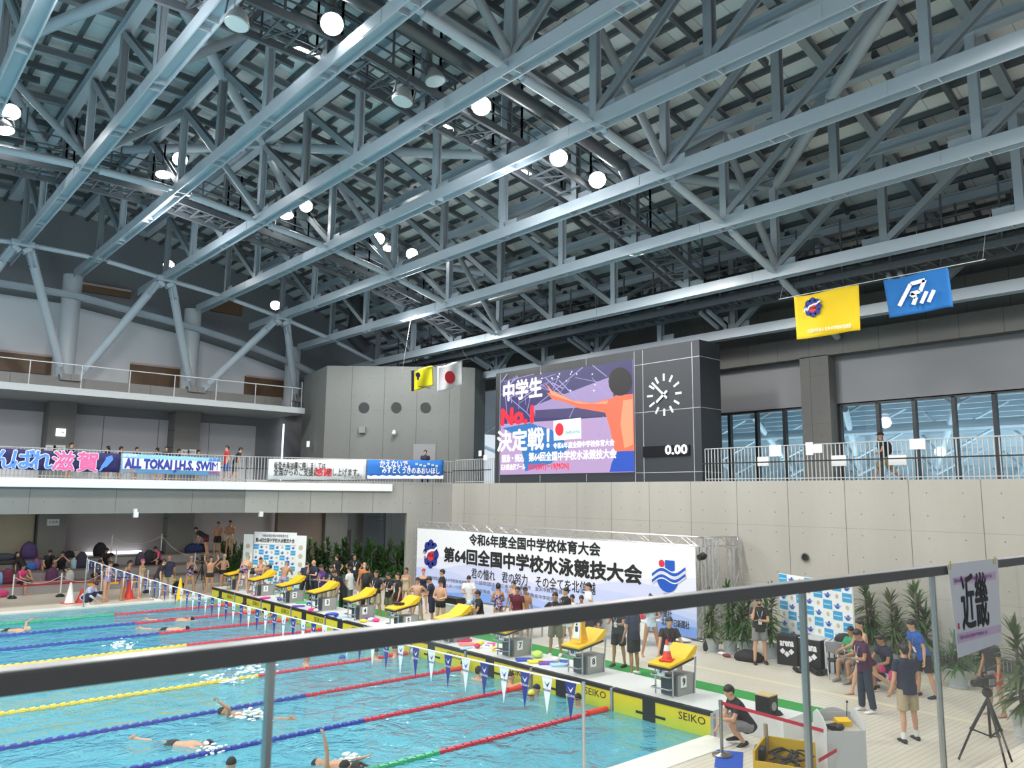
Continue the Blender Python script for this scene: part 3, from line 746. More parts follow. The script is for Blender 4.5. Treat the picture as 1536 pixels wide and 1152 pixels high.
for i in range(12):
    a = i * math.pi / 6; d = Vector((0, -math.sin(a), math.cos(a))); ck = MB(); ck.bar(cc + d * .52, cc + d * .78, 0.02, 0.075, up=(0, d.z, -d.y)); ck.build('hour_mark', m_mark, sb)
for nm, ang, l, wd_ in (('hour_hand', R(-128), 0.42, 0.09), ('minute_hand', R(-47), 0.72, 0.075)):
    d = Vector((0, -math.sin(ang), math.cos(ang))); h = MB(); h.bar(cc - d * 0.2 + Vector((-.03, 0, 0)), cc + d * l + Vector((-.03, 0, 0)), 0.02, wd_, up=(0, d.z, -d.y)); h.build(nm, m_mark, sb)
tp = [gx(u, v, 23.03) for u, v in ((965, 670), (1035, 667), (1035, 683), (965, 686))]
q = MB(); q.poly(tp, (-0.03, 0, 0)); tm = q.build('timer_window', mat('timer_black', (0.006, 0.006, 0.008), 0.25), sb)
m_digit = mat('timer_digits', (0.92, 0.94, 1.0), emit=2.2)
text('timer_digits', '0.00', 0.46, m_digit, gx(1014, 675, 22.97), NY, ZZ, tm, width=0.95, bold=0.012)
# video screen
A0, A1, B0, B1 = 26.9, 19.13, 5.39, 9.70
def S(a, b, o=0.0): return Vector((23.035 - o, A0 + (A1 - A0) * a, B0 + (B1 - B0) * b))
def px(x, y):
    a = (x - 258) / 1014.0; top = 360 - 160 * a; bot = 1085 - 15 * a
    return a, (bot - y) / (bot - top)
EM = {}
def em(name, c, s=1.0):
    if name not in EM: EM[name] = mat('screen_' + name, c, emit=s, rough=0.4)
    return EM[name]
scr = MB(); scr.poly([S(0, 0), S(1, 0), S(1, 1), S(0, 1)], (-0.02, 0, 0)); scr = scr.build('video_screen', em('lilac', (0.60, 0.42, 0.72), 0.95), sb)
LAY = [0.024]
def piece(name, pts, m, pix=True):
    LAY[0] += 0.0015
    p = [S(*(px(*t) if pix else t), LAY[0]) for t in pts]
    q = MB(); q.poly(p, (-0.001, 0, 0)); return q.build(name, m, scr)
piece('picture_hall', [(0, 0.53), (1, 0.5), (1, 1), (0, 1)], em('night', (0.055, 0.05, 0.20), 0.9), False)
piece('picture_stand', [(540, 560), (700, 500), (1130, 330), (1150, 560), (900, 600), (560, 650)], em('stand', (0.55, 0.42, 0.80), 0.8))
piece('picture_shade', [(560, 590), (1110, 560), (1110, 640), (560, 650)], em('shade', (0.10, 0.08, 0.24), 0.8))
piece('picture_pool', [(280, 730), (520, 690), (690, 740), (840, 870), (690, 1000), (480, 1060), (430, 800)], em('pool', (0.035, 0.22, 0.60), 1.0))
q = MB(); LAY[0] += 0.002
for i in range(26):
    x0 = random.uniform(265, 1100); y0 = random.uniform(300, 420); x1 = x0 + random.uniform(-260, 260); y1 = y0 + random.uniform(40, 200)
    p, e = S(*px(x0, y0), LAY[0]), S(*px(min(max(x1, 264), 1260), y1), LAY[0]); q.bar(p, e, 0.002, 0.022 if i % 3 else 0.05, up=(1, 0, 0) if False else (0, 0, 1))
for x0, y0, x1, y1 in ((560, 560, 930, 255), (490, 610, 300, 470), (490, 610, 520, 480), (490, 610, 640, 780), (1000, 240, 1100, 330), (870, 560, 830, 650), (1075, 640, 1030, 860), (330, 720, 300, 480), (430, 380, 420, 580), (700, 430, 760, 300)):
    q.bar(S(*px(x0, y0), LAY[0]), S(*px(x1, y1), LAY[0]), 0.002, 0.035)
q.build('picture_beams', em('beam', (0.50, 0.44, 0.85), 0.9), scr)
q = MB(); LAY[0] += 0.0015
for i in range(16): q.box(S(*px(random.uniform(560, 1090), random.uniform(285, 440)), LAY[0]), (0.002, 0.06, 0.06))
q.build('picture_lamps', em('white', (1, 1, 1), 1.3), scr)
m_skin_s = em('skin', (1.0, 0.20, 0.10), 1.0); m_skin_l = em('skin_light', (1.0, 0.42, 0.22), 1.0)
piece('picture_swimmer_back', [(1085, 600), (1105, 520), (1160, 480), (1274, 470), (1277, 912), (1150, 912), (1120, 740)], m_skin_s)
piece('picture_swimmer_arm', [(645, 388), (668, 400), (700, 440), (770, 470), (850, 512), (1000, 535), (1115, 505), (1120, 560), (1085, 612), (900, 575), (790, 525), (700, 505), (655, 455), (690, 450)], m_skin_s)
piece('picture_arm_light', [(665, 404), (700, 443), (770, 473), (850, 515), (1000, 540), (1110, 515), (1100, 545), (900, 540), (780, 500), (690, 470)], m_skin_l)
piece('picture_back_light', [(1210, 520), (1270, 510), (1272, 860), (1215, 890), (1190, 700)], m_skin_l)
piece('picture_hair', [(1190 + 78 * math.cos(t), 372 + 112 * math.sin(t)) for t in [i * math.pi / 9 for i in range(18)]], em('black', (0.015, 0.012, 0.015), 0.5))
piece('picture_trunks', [(1168, 912), (1276, 908), (1276, 1066), (1115, 1068), (1130, 1000)], em('trunk', (0.02, 0.10, 0.62), 1.0))
m_w, m_r = em('text_white', (1, 0.97, 0.95), 1.35), em('text_red', (1.0, 0.02, 0.05), 1.1)
def stext(s, x, y, h, wpx, m, bold=0.012, name='lettering'):
    LAY[0] += 0.002
    text(name, s, h, m, S(*px(x, y), LAY[0] + 0.004), NY, ZZ, scr, width=wpx / 1014 * (A0 - A1), bold=bold, ext=0.001)
stext('中学生', 448, 442, 0.93, 330, m_w, 0.03); stext('No.1', 418, 640, 1.0, 270, m_r, 0.06)
stext('決定戦！', 500, 830, 1.0, 440, m_w, 0.03)
piece('picture_logo_card', [(710, 672), (918, 650), (920, 810), (714, 825)], em('white', (1, 1, 1), 1.3))
piece('picture_logo_disc', [(757 + 33 * math.cos(t), 740 + 50 * math.sin(t)) for t in [i * math.pi / 10 for i in range(20)]], em('text_red', (1, .02, .05), 1.1))
stext('ISHIKAWA', 855, 762, 0.2, 110, em('teal', (0.0, 0.55, 0.5), 1.0), 0.004)
stext('令和6年度全国中学校体育大会', 930, 858, 0.27, 440, m_w, 0.008)
stext('第64回全国中学校水泳競技大会', 838, 945, 0.40, 650, m_w, 0.012)
stext('競泳・飛込', 375, 965, 0.36, 190, m_w, 0.012); stext('石川県金沢プール', 378, 1030, 0.28, 210, m_w, 0.008)
stext('8/17(SAT)－19(MON)', 672, 1025, 0.32, 320, m_r, 0.01)

# ------------------------------------------------------------------ railings with upright bars
m_rail = mat('rail_white', (0.42, 0.44, 0.45), 0.4)
def railing(name, label, a, b, h=1.12, step=0.13, extra=()):
    a = Vector(a); b = Vector(b); t = thing(name, label, 'railing', a)
    q = MB(); q.bar(a + Vector((0, 0, h)), b + Vector((0, 0, h)), 0.05, 0.03); q.bar(a + Vector((0, 0, .08)), b + Vector((0, 0, .08)), 0.03, 0.03); q.build('rails', m_rail, t)
    q = MB(); n = int((b - a).length / step)
    for i in range(n + 1): c = a.lerp(b, i / n); q.bar(c + Vector((0, 0, .0)), c + Vector((0, 0, h)), 0.022, 0.03)
    q.build('bars', m_rail, t)
    q = MB(); s = (b - a).normalized(); d = Vector((-s.y, s.x, 0)) * 0.2; q.bar(a + d + Vector((0, 0, .6)), b + d + Vector((0, 0, .6)), 0.03, 0.04); q.build('grab_rail', m_black, t)
    return t
railing('railing', 'white barred railing along the far gallery edge', (-12, 34.2, FLR), (14.3, 34.2, FLR))
railing('railing', 'white barred railing along the slanted end of the gallery', GA + Vector((0, .05, FLR)), GB + Vector((.05, .05, FLR)))
railing('railing', 'white barred railing on the concrete wall right of the scoreboard', (23.1, -6, 5.02), (23.1, 16.0, 5.02))
railing('railing', 'white barred railing between scoreboard and tower', (23.1, 27.4, 5.02), (23.1, 30.3, 5.02))
t = thing('railing', 'thin white railing on the upper slab below the V struts', 'railing', (0, 38.4, 8.96))
q = MB(); q.bar((-10, 38.35, 10.0), (18.9, 38.35, 10.0), 0.04, 0.04)
for x in range(-10, 19, 2): q.bar((x + .3, 38.35, 8.96), (x + .3, 38.35, 10.0), 0.035, 0.035)
q.bar((18.85, 38.35, 8.96), (18.85, 38.35, 10.35), .04, .04); q.build('rails', m_rail, t)
# ------------------------------------------------------------------ banners on the gallery railing
YB = 34.1
def banner(name, label, u0, v0, u1, v1, u2, v2, m, cat='banner', on=None, nd=Vector((0, 1, 0))):
    # corners: upper left, upper right, height from lower right
    on = on or (lambda u, v: gy(u, v, YB))
    a, b = on(u0, v0), on(u1, v1); h = b.z - on(u2, v2).z
    n = 24; vs = []; fs = []
    for i in range(n + 1):
        t = i / n; p = a.lerp(b, t)
        for k in range(4):
            vs.append(p + nd * (0.018 * math.sin(i * 1.3 + k)) + Vector((0, 0, -h * k / 3 + 0.01 * math.sin(i * 0.9))))
    for i in range(n):
        for k in range(3): fs.append((i * 4 + k, i * 4 + k + 1, i * 4 + k + 5, i * 4 + k + 4))
    q = MB(); q.add(vs, fs); o = q.build(name, m, smooth=True); tag(o, label, cat)
    sd = o.modifiers.new('cloth', 'SOLIDIFY'); sd.thickness = 0.006
    return o
def onb(u, v): return gy(u, v, YB - 0.05)
m_navy = mat('banner_navy', (0.022, 0.018, 0.10), 0.8)
bn = banner('cheer_banner', 'navy cheering banner with blue and pink brush lettering on the gallery rail', -95, 668, 181, 681, 181, 709, m_navy)
m_bl, m_pk, m_wt = mat('letter_blue', (0.10, 0.26, 0.80), 0.7), mat('letter_pink', (0.80, 0.12, 0.34), 0.7), mat('letter_white', (0.82, 0.83, 0.86), 0.7)
XX = (1, 0.0, 0)
for ch, u, v, m in (('が', -32, 689, m_bl), ('ん', 4, 690, m_bl), ('ば', 34, 690.5, m_bl), ('れ', 62, 691.5, m_bl), ('滋', 95, 693, m_pk), ('賀', 132, 694.5, m_pk)):
    text('lettering_edge', ch, 0.80, m_wt, onb(u, v) + Vector((0, 0.012, -0.02)), XX, ZZ, bn, bold=0.045, ext=0.002)
    text('lettering', ch, 0.80, m, onb(u, v) + Vector((0, -0.004, -0.02)), XX, ZZ, bn, bold=0.018, ext=0.002)
lk = [(168, 683), (170, 689), (166, 694), (160, 700), (155, 702), (151, 707), (148, 707), (151, 701), (153, 697), (158, 690), (159, 686), (164, 684)]
q = MB(); q.poly([gy(u, v, YB - 0.05) for u, v in lk], (0, -0.004, 0)); q.build('lake_shape', m_bl, bn)
m_sky = mat('banner_sky', (0.20, 0.44, 0.75), 0.8)
bn = banner('team_banner', 'light blue team banner reading ALL TOKAI J.H.S. SWIM on the gallery rail', 183, 680, 331, 687.5, 331, 714, m_sky)
q = MB(); q.poly([onb(184, 687), onb(330.5, 693), onb(330.5, 707), onb(184, 703)], (0, -0.003, 0)); q.build('white_band', m_wt, bn)
text('lettering', 'ALL TOKAI J.H.S. SWIM', 0.52, mat('ink_blue', (0.03, 0.05, 0.32), 0.7), (onb(188, 695) + onb(327, 701)) / 2 + Vector((0, -0.012, 0)), onb(327, 701) - onb(188, 695), ZZ, bn, width=(onb(327, 701) - onb(188, 695)).x, bold=0.032, ext=0.002)
text('small_lettering', '東海4県', 0.16, m_wt, onb(195, 684), XX, ZZ, bn, ext=0.002); text('small_lettering', '岐阜県', 0.17, mat('ink_blue', (0.03, 0.05, 0.32), 0.7), onb(322, 690), XX, ZZ, bn, ext=0.002)
text('small_lettering', '水泳部', 0.16, mat('ink_red', (0.6, 0.02, 0.04), 0.7), onb(321, 709.5), XX, ZZ, bn, ext=0.002); text('small_lettering', 'TOKAI', 0.16, mat('ink_orange', (0.75, 0.35, 0.1), 0.7), onb(194, 706), XX, ZZ, bn, ext=0.002)
m_bw = mat('banner_white', (0.70, 0.72, 0.73), 0.8); m_ink = mat('ink_black', (0.012, 0.012, 0.014), 0.7); m_inkr = mat('ink_red', (0.6, 0.02, 0.04), 0.7)
def ond(u, v): return gd(u, v, 0.10)
bn = banner('thanks_banner', 'white banner of thanks with black and red lettering on the gallery rail', 403, 688.5, 549.5, 689.5, 549.5, 719.5, m_bw, on=gd, nd=-GN)
text('lettering', '能登半島地震に際しましては', 0.34, m_ink, ond(450, 699), GD, ZZ, bn, width=(gd(488, 700) - gd(411, 700)).length, ext=0.002, bold=0.004)
text('lettering', '全国からのご支援に', 0.38, m_ink, ond(444, 709), GD, ZZ, bn, width=(gd(477, 700) - gd(411, 700)).length, ext=0.002, bold=0.005)
text('red_lettering', '感謝', 0.40, m_inkr, ond(485, 709.3), GD, ZZ, bn, ext=0.002, bold=0.008)
text('lettering', '申し上げます。', 0.38, m_ink, ond(517, 709.3), GD, ZZ, bn, width=(gd(541, 700) - gd(493, 700)).length, ext=0.002, bold=0.005)
text('small_lettering', 'チーム石川', 0.17, m_ink, ond(529, 716), GD, ZZ, bn, ext=0.002)
bn = banner('water_banner', 'bright blue banner with white rounded lettering at the tower end of the rail', 551, 690, 665.5, 690.5, 665.5, 718.5, mat('banner_blue', (0.02, 0.15, 0.50), 0.8), on=gd, nd=-GN)
text('lettering', 'かえないで。', 0.40, m_wt, ond(595, 697), GD, ZZ, bn, width=(gd(617, 700) - gd(572, 700)).length, bold=0.012, ext=0.002)
text('lettering', 'みずとくうきのあおいほし', 0.34, m_wt, ond(617, 706.5), GD, ZZ, bn, width=(gd(660, 700) - gd(574, 700)).length, bold=0.008, ext=0.002)
q = MB(); q.poly([ond(551, 718)] + [ond(551 + i * 5.7, 712.5 + (1.6 if i % 2 else 0)) for i in range(21)] + [ond(665, 718.2)], GN * .003); q.build('wave_band', m_wt, bn)
q = MB()
for i in range(6): q.box(ond(625 + i * 6, 696 + (i % 3) * 1.5), (0.13, 0.006, 0.1), rz=math.atan2(GD.y, GD.x))
q.build('small_marks', mat('pale_marks', (0.45, 0.6, 0.7), 0.7), bn)
# papers and signs on the rails and pillars
def card(name, label, c, w, h, xd, m, txt=None, cat='sign', tm_=None, th=0.012, group=None):
    x = Vector(xd).normalized(); z = Vector((0, 0, 1)); n = x.cross(z)
    q = MB(); q.poly([c - x * w / 2 - z * h / 2, c + x * w / 2 - z * h / 2, c + x * w / 2 + z * h / 2, c - x * w / 2 + z * h / 2], -n * th)
    o = q.build(name, m); tag(o, label, cat, group)
    if txt: text('lettering', txt, h * 0.45, tm_ or m_ink, c + n * 0.003, x, z, o, width=w * 0.75, ext=0.002)
    return o
m_paper = mat('paper', (0.74, 0.75, 0.77), 0.7)
card('paper_notice', 'left of two white notices on the left gallery pillar', gy(76, 673.5, 41.58), 0.42, 0.36, (1, 0, 0), m_paper, '案内', 'notice')
card('paper_notice', 'right of two white notices on the left gallery pillar', gy(89, 673.5, 41.58), 0.5, 0.36, (1, 0, 0), m_paper, '東海', 'notice')
card('paper_notice', 'left of two white notices on the middle gallery pillar', gy(278, 678.5, 41.58), 0.4, 0.28, (1, 0, 0), m_paper, '案内', 'notice')
card('paper_notice', 'right of two white notices on the middle gallery pillar', gy(288, 678.5, 41.58), 0.42, 0.3, (1, 0, 0), m_paper, '岐阜', 'notice')
card('paper_notice', 'white notice high on the pillar under the gallery', gy(80, 783.5, 41.58), 0.5, 0.3, (1, 0, 0), m_paper, '公式席', 'notice')
ex = card('exit_sign', 'lit white exit sign with an arrow on the left gallery pillar', gy(91.5, 648.5, 41.53), 0.4, 0.36, (1, 0, 0), mat('sign_lit', (0.85, 0.92, 1), emit=1.5), '→', 'exit sign', mat('sign_blue', (0.05, 0.2, 0.5), 0.5), th=0.08)
m_green = mat('exit_green', (0.35, 0.95, 0.75), emit=1.3)
card('exit_sign', 'lit green exit sign above the dark doorway under the gallery', gy(514, 801, 42.25), 0.3, 0.28, (1, 0, 0), m_green, None, 'exit sign', th=0.06)
card('exit_sign', 'small lit exit sign on the left face of the tower', gx(461.5, 666, 19.0), 0.25, 0.3, (0, -1, 0), mat('sign_lit2', (0.8, 0.95, 0.92), emit=1.2), None, 'exit sign', th=0.05)
for k, (u, v, w_, h_, lb) in enumerate(((1163, 676, .42, .36, 'upper notice left of the corridor column'), (1144.5, 692, .4, .3, 'lower notice left of the corridor column'), (1214, 673, .24, .4, 'tall notice at the left edge of the corridor column'), (1226, 673, .3, .26, 'faint notice on the corridor column'), (1258, 691, .46, .32, 'notice at the right edge of the corridor column'), (1376, 666, .42, .3, 'notice on the railing right of the walking man'), (1346, 690, .5, .28, 'low notice just right of the walking man'), (720, 680, .22, .26, 'upper notice on the railing left of the screen'), (728, 686.5, .26, .24, 'lower notice on the railing left of the screen'))):
    card('rail_notice', 'white paper ' + lb, gx(u, v, 23.06), w_, h_, (0, -1, 0), m_paper, None, 'notice', group='paper notices on the corridor railing')
# round black openings and fittings on the tower front
TA, TB = Vector((19.03, 36.0, 0)), Vector((24.15, 31.45, 0)); tdx = (TB - TA).normalized(); tn = Vector((tdx.y, -tdx.x, 0))
if tn.y > 0: tn = -tn
def ont(u, v, o=0.0):
    d = ray(u, v); k = (TA.x * tn.x + TA.y * tn.y) / (d.x * tn.x + d.y * tn.y)
    return Vector((d.x * k, d.y * k, EYE + d.z * k)) + tn * o
for u, nm in ((546, 'left'), (594.5, 'middle'), (638.5, 'right')):
    c = ont(u, 611.5); q = MB(); q.tube(c - tn * 0.02, c + tn * 0.012, 0.255, 24); q.tube(c - tn * 0.02, c + tn * 0.03, 0.275, 24, cap=False)
    tag(q.build('round_vent', m_black, smooth=True), 'round black opening in the tower front, %s of three' % nm, 'vent')
c = ont(544, 645); q = MB(); q.box(c + tn * 0.08, (0.32, 0.2, 0.32), rz=math.atan2(tdx.y, tdx.x)); tag(q.build('wall_speaker', mat('speaker_grey', (0.20, 0.21, 0.21), 0.6)), 'square grey speaker on the tower front', 'speaker')
c = ont(592, 647); q = MB(); q.box(c + tn * 0.135, (0.1, 0.25, 0.1), rz=math.atan2(tdx.y, tdx.x)); q.ball(c + tn * 0.2 - Vector((0, 0, .1)), 0.11); tag(q.build('dome_camera', m_white, smooth=True), 'small white dome camera on the tower front', 'camera')
c0, c1 = ont(620.5, 670, 0.02), ont(652.5, 725, 0.02); q = MB(); q.poly([Vector((c0.x, c0.y, 7.0)), Vector((c1.x, c1.y, 7.0)), Vector((c1.x, c1.y, FLR)), Vector((c0.x, c0.y, FLR))], tn * 0.02); struct('door_2', q, m_panel, 'grey double door in the tower front')
for u, lb in ((202, 'left'), (389, 'right')):
    c = gy(u, 763.5, 34.1); q = MB(); q.box(c + Vector((0, -0.1, -0.05)), (0.1, 0.2, 0.12)); q.box(c + Vector((0, -0.2, -0.22)), (0.16, 0.16, 0.22)); tag(q.build('beam_camera', m_white), 'small white camera hanging from the gallery beam, %s one' % lb, 'camera')
q = MB(); c = gx(1208, 836, WX - 0.02); q.tube(c, c + Vector((0.15, 0, 0)), 0.1, 20); o = q.build('wall_hole', m_black); tag(o, 'round black outlet with a steel ring in the concrete wall', 'outlet')
q = MB(); q.tube(c + Vector((-.03, 0, 0)), c + Vector((0.01, 0, 0)), 0.135, 20, cap=False); q.tube(c + Vector((-.03, 0, 0)), c + Vector((0.01, 0, 0)), 0.10, 20, cap=False); q.build('ring', mat('chrome', (0.6, 0.62, 0.63), 0.25, metal=0.9), o, smooth=True)

# ------------------------------------------------------------------ flags hung from lines
def flag(name, label, tl, tr, bl, m, depth=1, wav=0.05):
    tl, tr, bl = Vector(tl), Vector(tr), Vector(bl)
    dx = tr - tl; dn = bl - tl; nrm = dx.cross(dn).normalized(); nu, nv = 20, 12
    vs = []; fs = []
    for i in range(nu + 1):
        for k in range(nv + 1):
            t, s = i / nu, k / nv
            vs.append(tl + dx * t + dn * s + nrm * (wav * math.sin(t * 9 + s * 2) * (0.3 + s)) + dn.normalized() * (0.03 * math.sin(t * 6)) )
    for i in range(nu):
        for k in range(nv): fs.append((i * (nv + 1) + k, i * (nv + 1) + k + 1, (i + 1) * (nv + 1) + k + 1, (i + 1) * (nv + 1) + k))
    q = MB(); q.add(vs, fs); o = q.build(name, m, smooth=True); tag(o, label, 'flag'); sd = o.modifiers.new('cloth', 'SOLIDIFY'); sd.thickness = 0.008
    return o, tl, dx, dn
FX = 22.5
def fp(u, v, o=0.09): return gx(u, v, FX - o)
m_yel = mat('flag_yellow', (0.78, 0.53, 0.01), 0.8, var=0.05, scale=2)
fo, *_ = flag('sports_flag', 'yellow flag with a blue flower emblem hanging high at the right', gx(1191, 445, FX), gx(1288, 428, FX), gx(1194, 509, FX), m_yel)
def blossom(name, c, xd, r, m, parent, sq=1.0, petals=8):
    x = Vector(xd).normalized(); z = Vector((0, 0, 1)); n = x.cross(z); q = MB()
    for i in range(petals):
        a = 2 * math.pi * i / petals; p = c + x * (math.cos(a) * r * .62) + z * (math.sin(a) * r * .62 * sq)
        q.tube(p, p + n * 0.004, r * 0.36, 14)
    q.tube(c, c + n * 0.0045, r * 0.66, 18); return q.build(name, m, parent)
m_eb, m_er = mat('emblem_blue', (0.015, 0.03, 0.22), 0.7), mat('emblem_red', (0.62, 0.03, 0.05), 0.7)
def emblem(c, xd, r, parent):
    x = Vector(xd).normalized(); z = Vector((0, 0, 1)); n = x.cross(z)
    blossom('emblem_flower', c, xd, r, m_eb, parent, 1.1)
    q = MB(); q.tube(c + n * .006 - z * r * .08, c + n * .010 - z * r * .08, r * 0.42, 20); q.build('emblem_disc', m_er, parent)
    q = MB(); pts = [(-0.95, -0.35), (-0.75, 0.1), (-0.6, -0.3), (-0.35, 0.15), (0.1, 0.28), (0.45, 0.3), (0.85, 0.55)]
    for a, b in zip(pts[:-1], pts[1:]): q.bar(c + n * .014 + x * a[0] * r + z * a[1] * r, c + n * .014 + x * b[0] * r + z * b[1] * r, 0.006, r * .16, up=n.cross((x * (b[0] - a[0]) + z * (b[1] - a[1])).normalized()))
    q.build('emblem_swoosh', m_wt, parent)
    text('emblem_letters', '中体連', r * 0.28, m_ink, c + n * 0.014 - z * r * 0.1, xd, ZZ, parent, ext=0.002)
emblem(fp(1219, 461), NY, 0.30, fo)
text('lettering', '公益財団法人 日本中学校体育連盟', 0.13, m_wt, fp(1243, 493), fp(1273, 489) - fp(1213, 496), ZZ, fo, width=1.35, ext=0.002)
fo, *_ = flag('prefecture_flag', 'blue flag with white slanted mark hanging at the far upper right', gx(1325, 420, FX), gx(1422, 402, FX), gx(1333, 476, FX), mat('flag_blue', (0.012, 0.14, 0.42), 0.8, var=0.05, scale=2))
q = MB()
def strip(uv, w):
    p = [fp(u, v, 0.11) for u, v in uv]
    for a, b in zip(p[:-1], p[1:]): q.bar(a, b, 0.01, w, up=(0, (b - a).normalized().z, -(b - a).normalized().y))
strip(((1349, 459), (1366, 426), (1387, 420)), 0.11); strip(((1387, 420), (1380, 437), (1366, 441), (1374, 446), (1370, 457)), 0.11); strip(((1382, 455), (1390, 437)), 0.10); strip(((1393, 453), (1401, 435)), 0.10)
q.build('slanted_mark', m_wt, fo)
q = MB(); q.bar(gx(1168, 449, FX + .02), gx(1478, 389, FX + .02), 0.02, 0.02); [q.bar(gx(u, v, FX + .02), Vector((22.95, gx(u, v, FX).y, 11.75)), .006, .006) for u, v in ((1170, 449), (1474, 390))]; q2 = q.build('flag_line', m_rail); tag(q2, 'thin white line carrying the yellow and blue flags', 'line')
for u, v, e in ((1192, 444, 'left'), (1470, 391, 'right')):
    pass
fo, *_ = flag('national_flag', 'white flag with a red disc hanging in front of the tower', gy(656.5, 549, 30), gy(693.5, 541, 30), gy(656.5, 588, 30), mat('flag_white', (0.72, 0.73, 0.74), 0.8), wav=0.03)
cw = gy(675, 566, 29.93); q = MB(); q.tube(cw, cw + Vector((0, -0.008, 0)), 0.31, 28); q.build('red_disc', mat('flag_red', (0.45, 0.02, 0.03), 0.8), fo)
fo, *_ = flag('school_flag', 'bright yellow flag with a dark edge beside the white flag', gy(617, 556, 30), gy(649, 549, 30), gy(617, 587, 30), mat('flag_lemon', (0.72, 0.66, 0.01), 0.8), wav=0.03)
q = MB(); q.poly([gy(617, 556, 29.95), gy(621, 555, 29.95), gy(621, 586, 29.95), gy(617, 587, 29.95)], (0, -.006, 0)); q.build('dark_edge', mat('flag_ink', (0.01, 0.008, 0.05), 0.8), fo)
c = gy(627, 562.5, 29.93); q = MB(); q.tube(c, c + Vector((0, -.006, 0)), 0.13, 12); q.box(c + Vector((0, 0, -.17)), (0.1, 0.008, 0.12)); q.build('dark_emblem', mat('flag_ink', (0.01, 0.008, 0.05), 0.8), fo)
text('lettering', '中学校体育連盟', 0.1, mat('flag_ink', (0.01, .008, .05), .8), gy(637, 581, 29.93), XX, ZZ, fo, ext=0.002)
q = MB(); q.bar(gy(603, 559, 30.0), gy(704, 538, 30.0), 0.02, 0.02); q.bar(gy(603, 559, 30.03), Vector((20.12, 30.1, 12.7)), .006, .006); q.bar(gy(702, 538, 30.03), Vector((23.05, 30.1, 11.7)), .006, .006); tag(q.build('flag_line', m_rail), 'thin white line carrying the two flags by the tower', 'line')
# ------------------------------------------------------------------ lane ropes
m_red, m_blu, m_yl, m_grn = mat('float_red', (0.55, 0.02, 0.05), 0.35, var=0.25, scale=9), mat('float_blue', (0.025, 0.04, 0.33), 0.35, var=0.25, scale=9), mat('float_yellow', (0.80, 0.58, 0.04), 0.35, var=0.2, scale=9), mat('float_green', (0.02, 0.38, 0.16), 0.35, var=0.25, scale=9)
def float_mesh(x0, x1):
    q = MB(); x = x0; k = 0
    while x > x1:
        r = 0.066 if k % 2 == 0 else 0.040; l = 0.10 if k % 2 == 0 else 0.075
        q.tube((x, 0, 0.01), (x - l, 0, 0.01), r, 8, r2=r * 0.86); x -= l + 0.004; k += 1
    return q
PROT = {}
def sect(name, x0, x1, m, parent):
    key = (x0, x1, m.name)
    if key not in PROT:
        PROT[key] = float_mesh(x0, x1).build(name, m, parent, smooth=False, local=True)
    else:
        o = PROT[key].copy(); COL.objects.link(o); o.parent = parent
ROPE = [('green', m_grn, 'nearest lane rope'), ('blue', m_blu, 'second lane rope from the near edge'), ('blue', m_blu, 'third lane rope from the near edge'), ('yellow', m_yl, 'fourth lane rope from the near edge'), ('yellow', m_yl, 'middle lane rope'), ('yellow', m_yl, 'fourth lane rope from the far edge'), ('blue', m_blu, 'third lane rope from the far edge'), ('blue', m_blu, 'second lane rope from the far edge'), ('green', m_grn, 'farthest lane rope')]
for k, (cn, m, lb) in enumerate(ROPE):
    y = PY0 + 2.5 * (k + 1)
    t = thing('lane_rope', '%s, red then %s floats, ending at the touch pads' % (lb, cn), 'lane rope', (0, y, 0), 0, 'lane ropes across the pool')
    sect('red_floats', 12.35, 8.6, m_red, t); sect(cn + '_floats', 8.58, -14, m, t)
    key = ('end', cn)
    q = MB(); q.tube((12.95, 0, 0.02), (12.38, 0, 0.02), 0.075, 12); q.build('end_float', mat('end_red', (0.70, 0.05, 0.04), 0.35), t, local=True, smooth=True)
    q = MB(); q.tube((13.0, 0, 0.02), (-14, 0, 0.02), 0.012, 6); q.build('cable', m_line, t, local=True)
# ------------------------------------------------------------------ touch pads
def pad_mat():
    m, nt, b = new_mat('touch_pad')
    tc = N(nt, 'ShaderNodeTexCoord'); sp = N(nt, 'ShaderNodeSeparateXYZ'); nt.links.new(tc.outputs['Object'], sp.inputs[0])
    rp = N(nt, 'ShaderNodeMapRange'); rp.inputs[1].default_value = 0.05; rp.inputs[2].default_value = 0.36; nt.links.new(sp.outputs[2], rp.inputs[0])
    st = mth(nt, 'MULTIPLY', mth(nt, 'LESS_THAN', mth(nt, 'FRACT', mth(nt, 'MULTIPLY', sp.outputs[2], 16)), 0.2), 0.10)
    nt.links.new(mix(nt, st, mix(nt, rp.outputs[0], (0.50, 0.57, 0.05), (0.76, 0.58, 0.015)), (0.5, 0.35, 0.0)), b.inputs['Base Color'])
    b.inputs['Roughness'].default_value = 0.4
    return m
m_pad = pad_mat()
ORD = ['farthest', 'second farthest', 'third farthest', 'fourth farthest', 'fifth farthest', 'fifth nearest', 'fourth nearest', 'third nearest', 'second nearest', 'nearest']
def yl(j): return PY1 - 1.25 - 2.5 * j + 0.1
padt = None
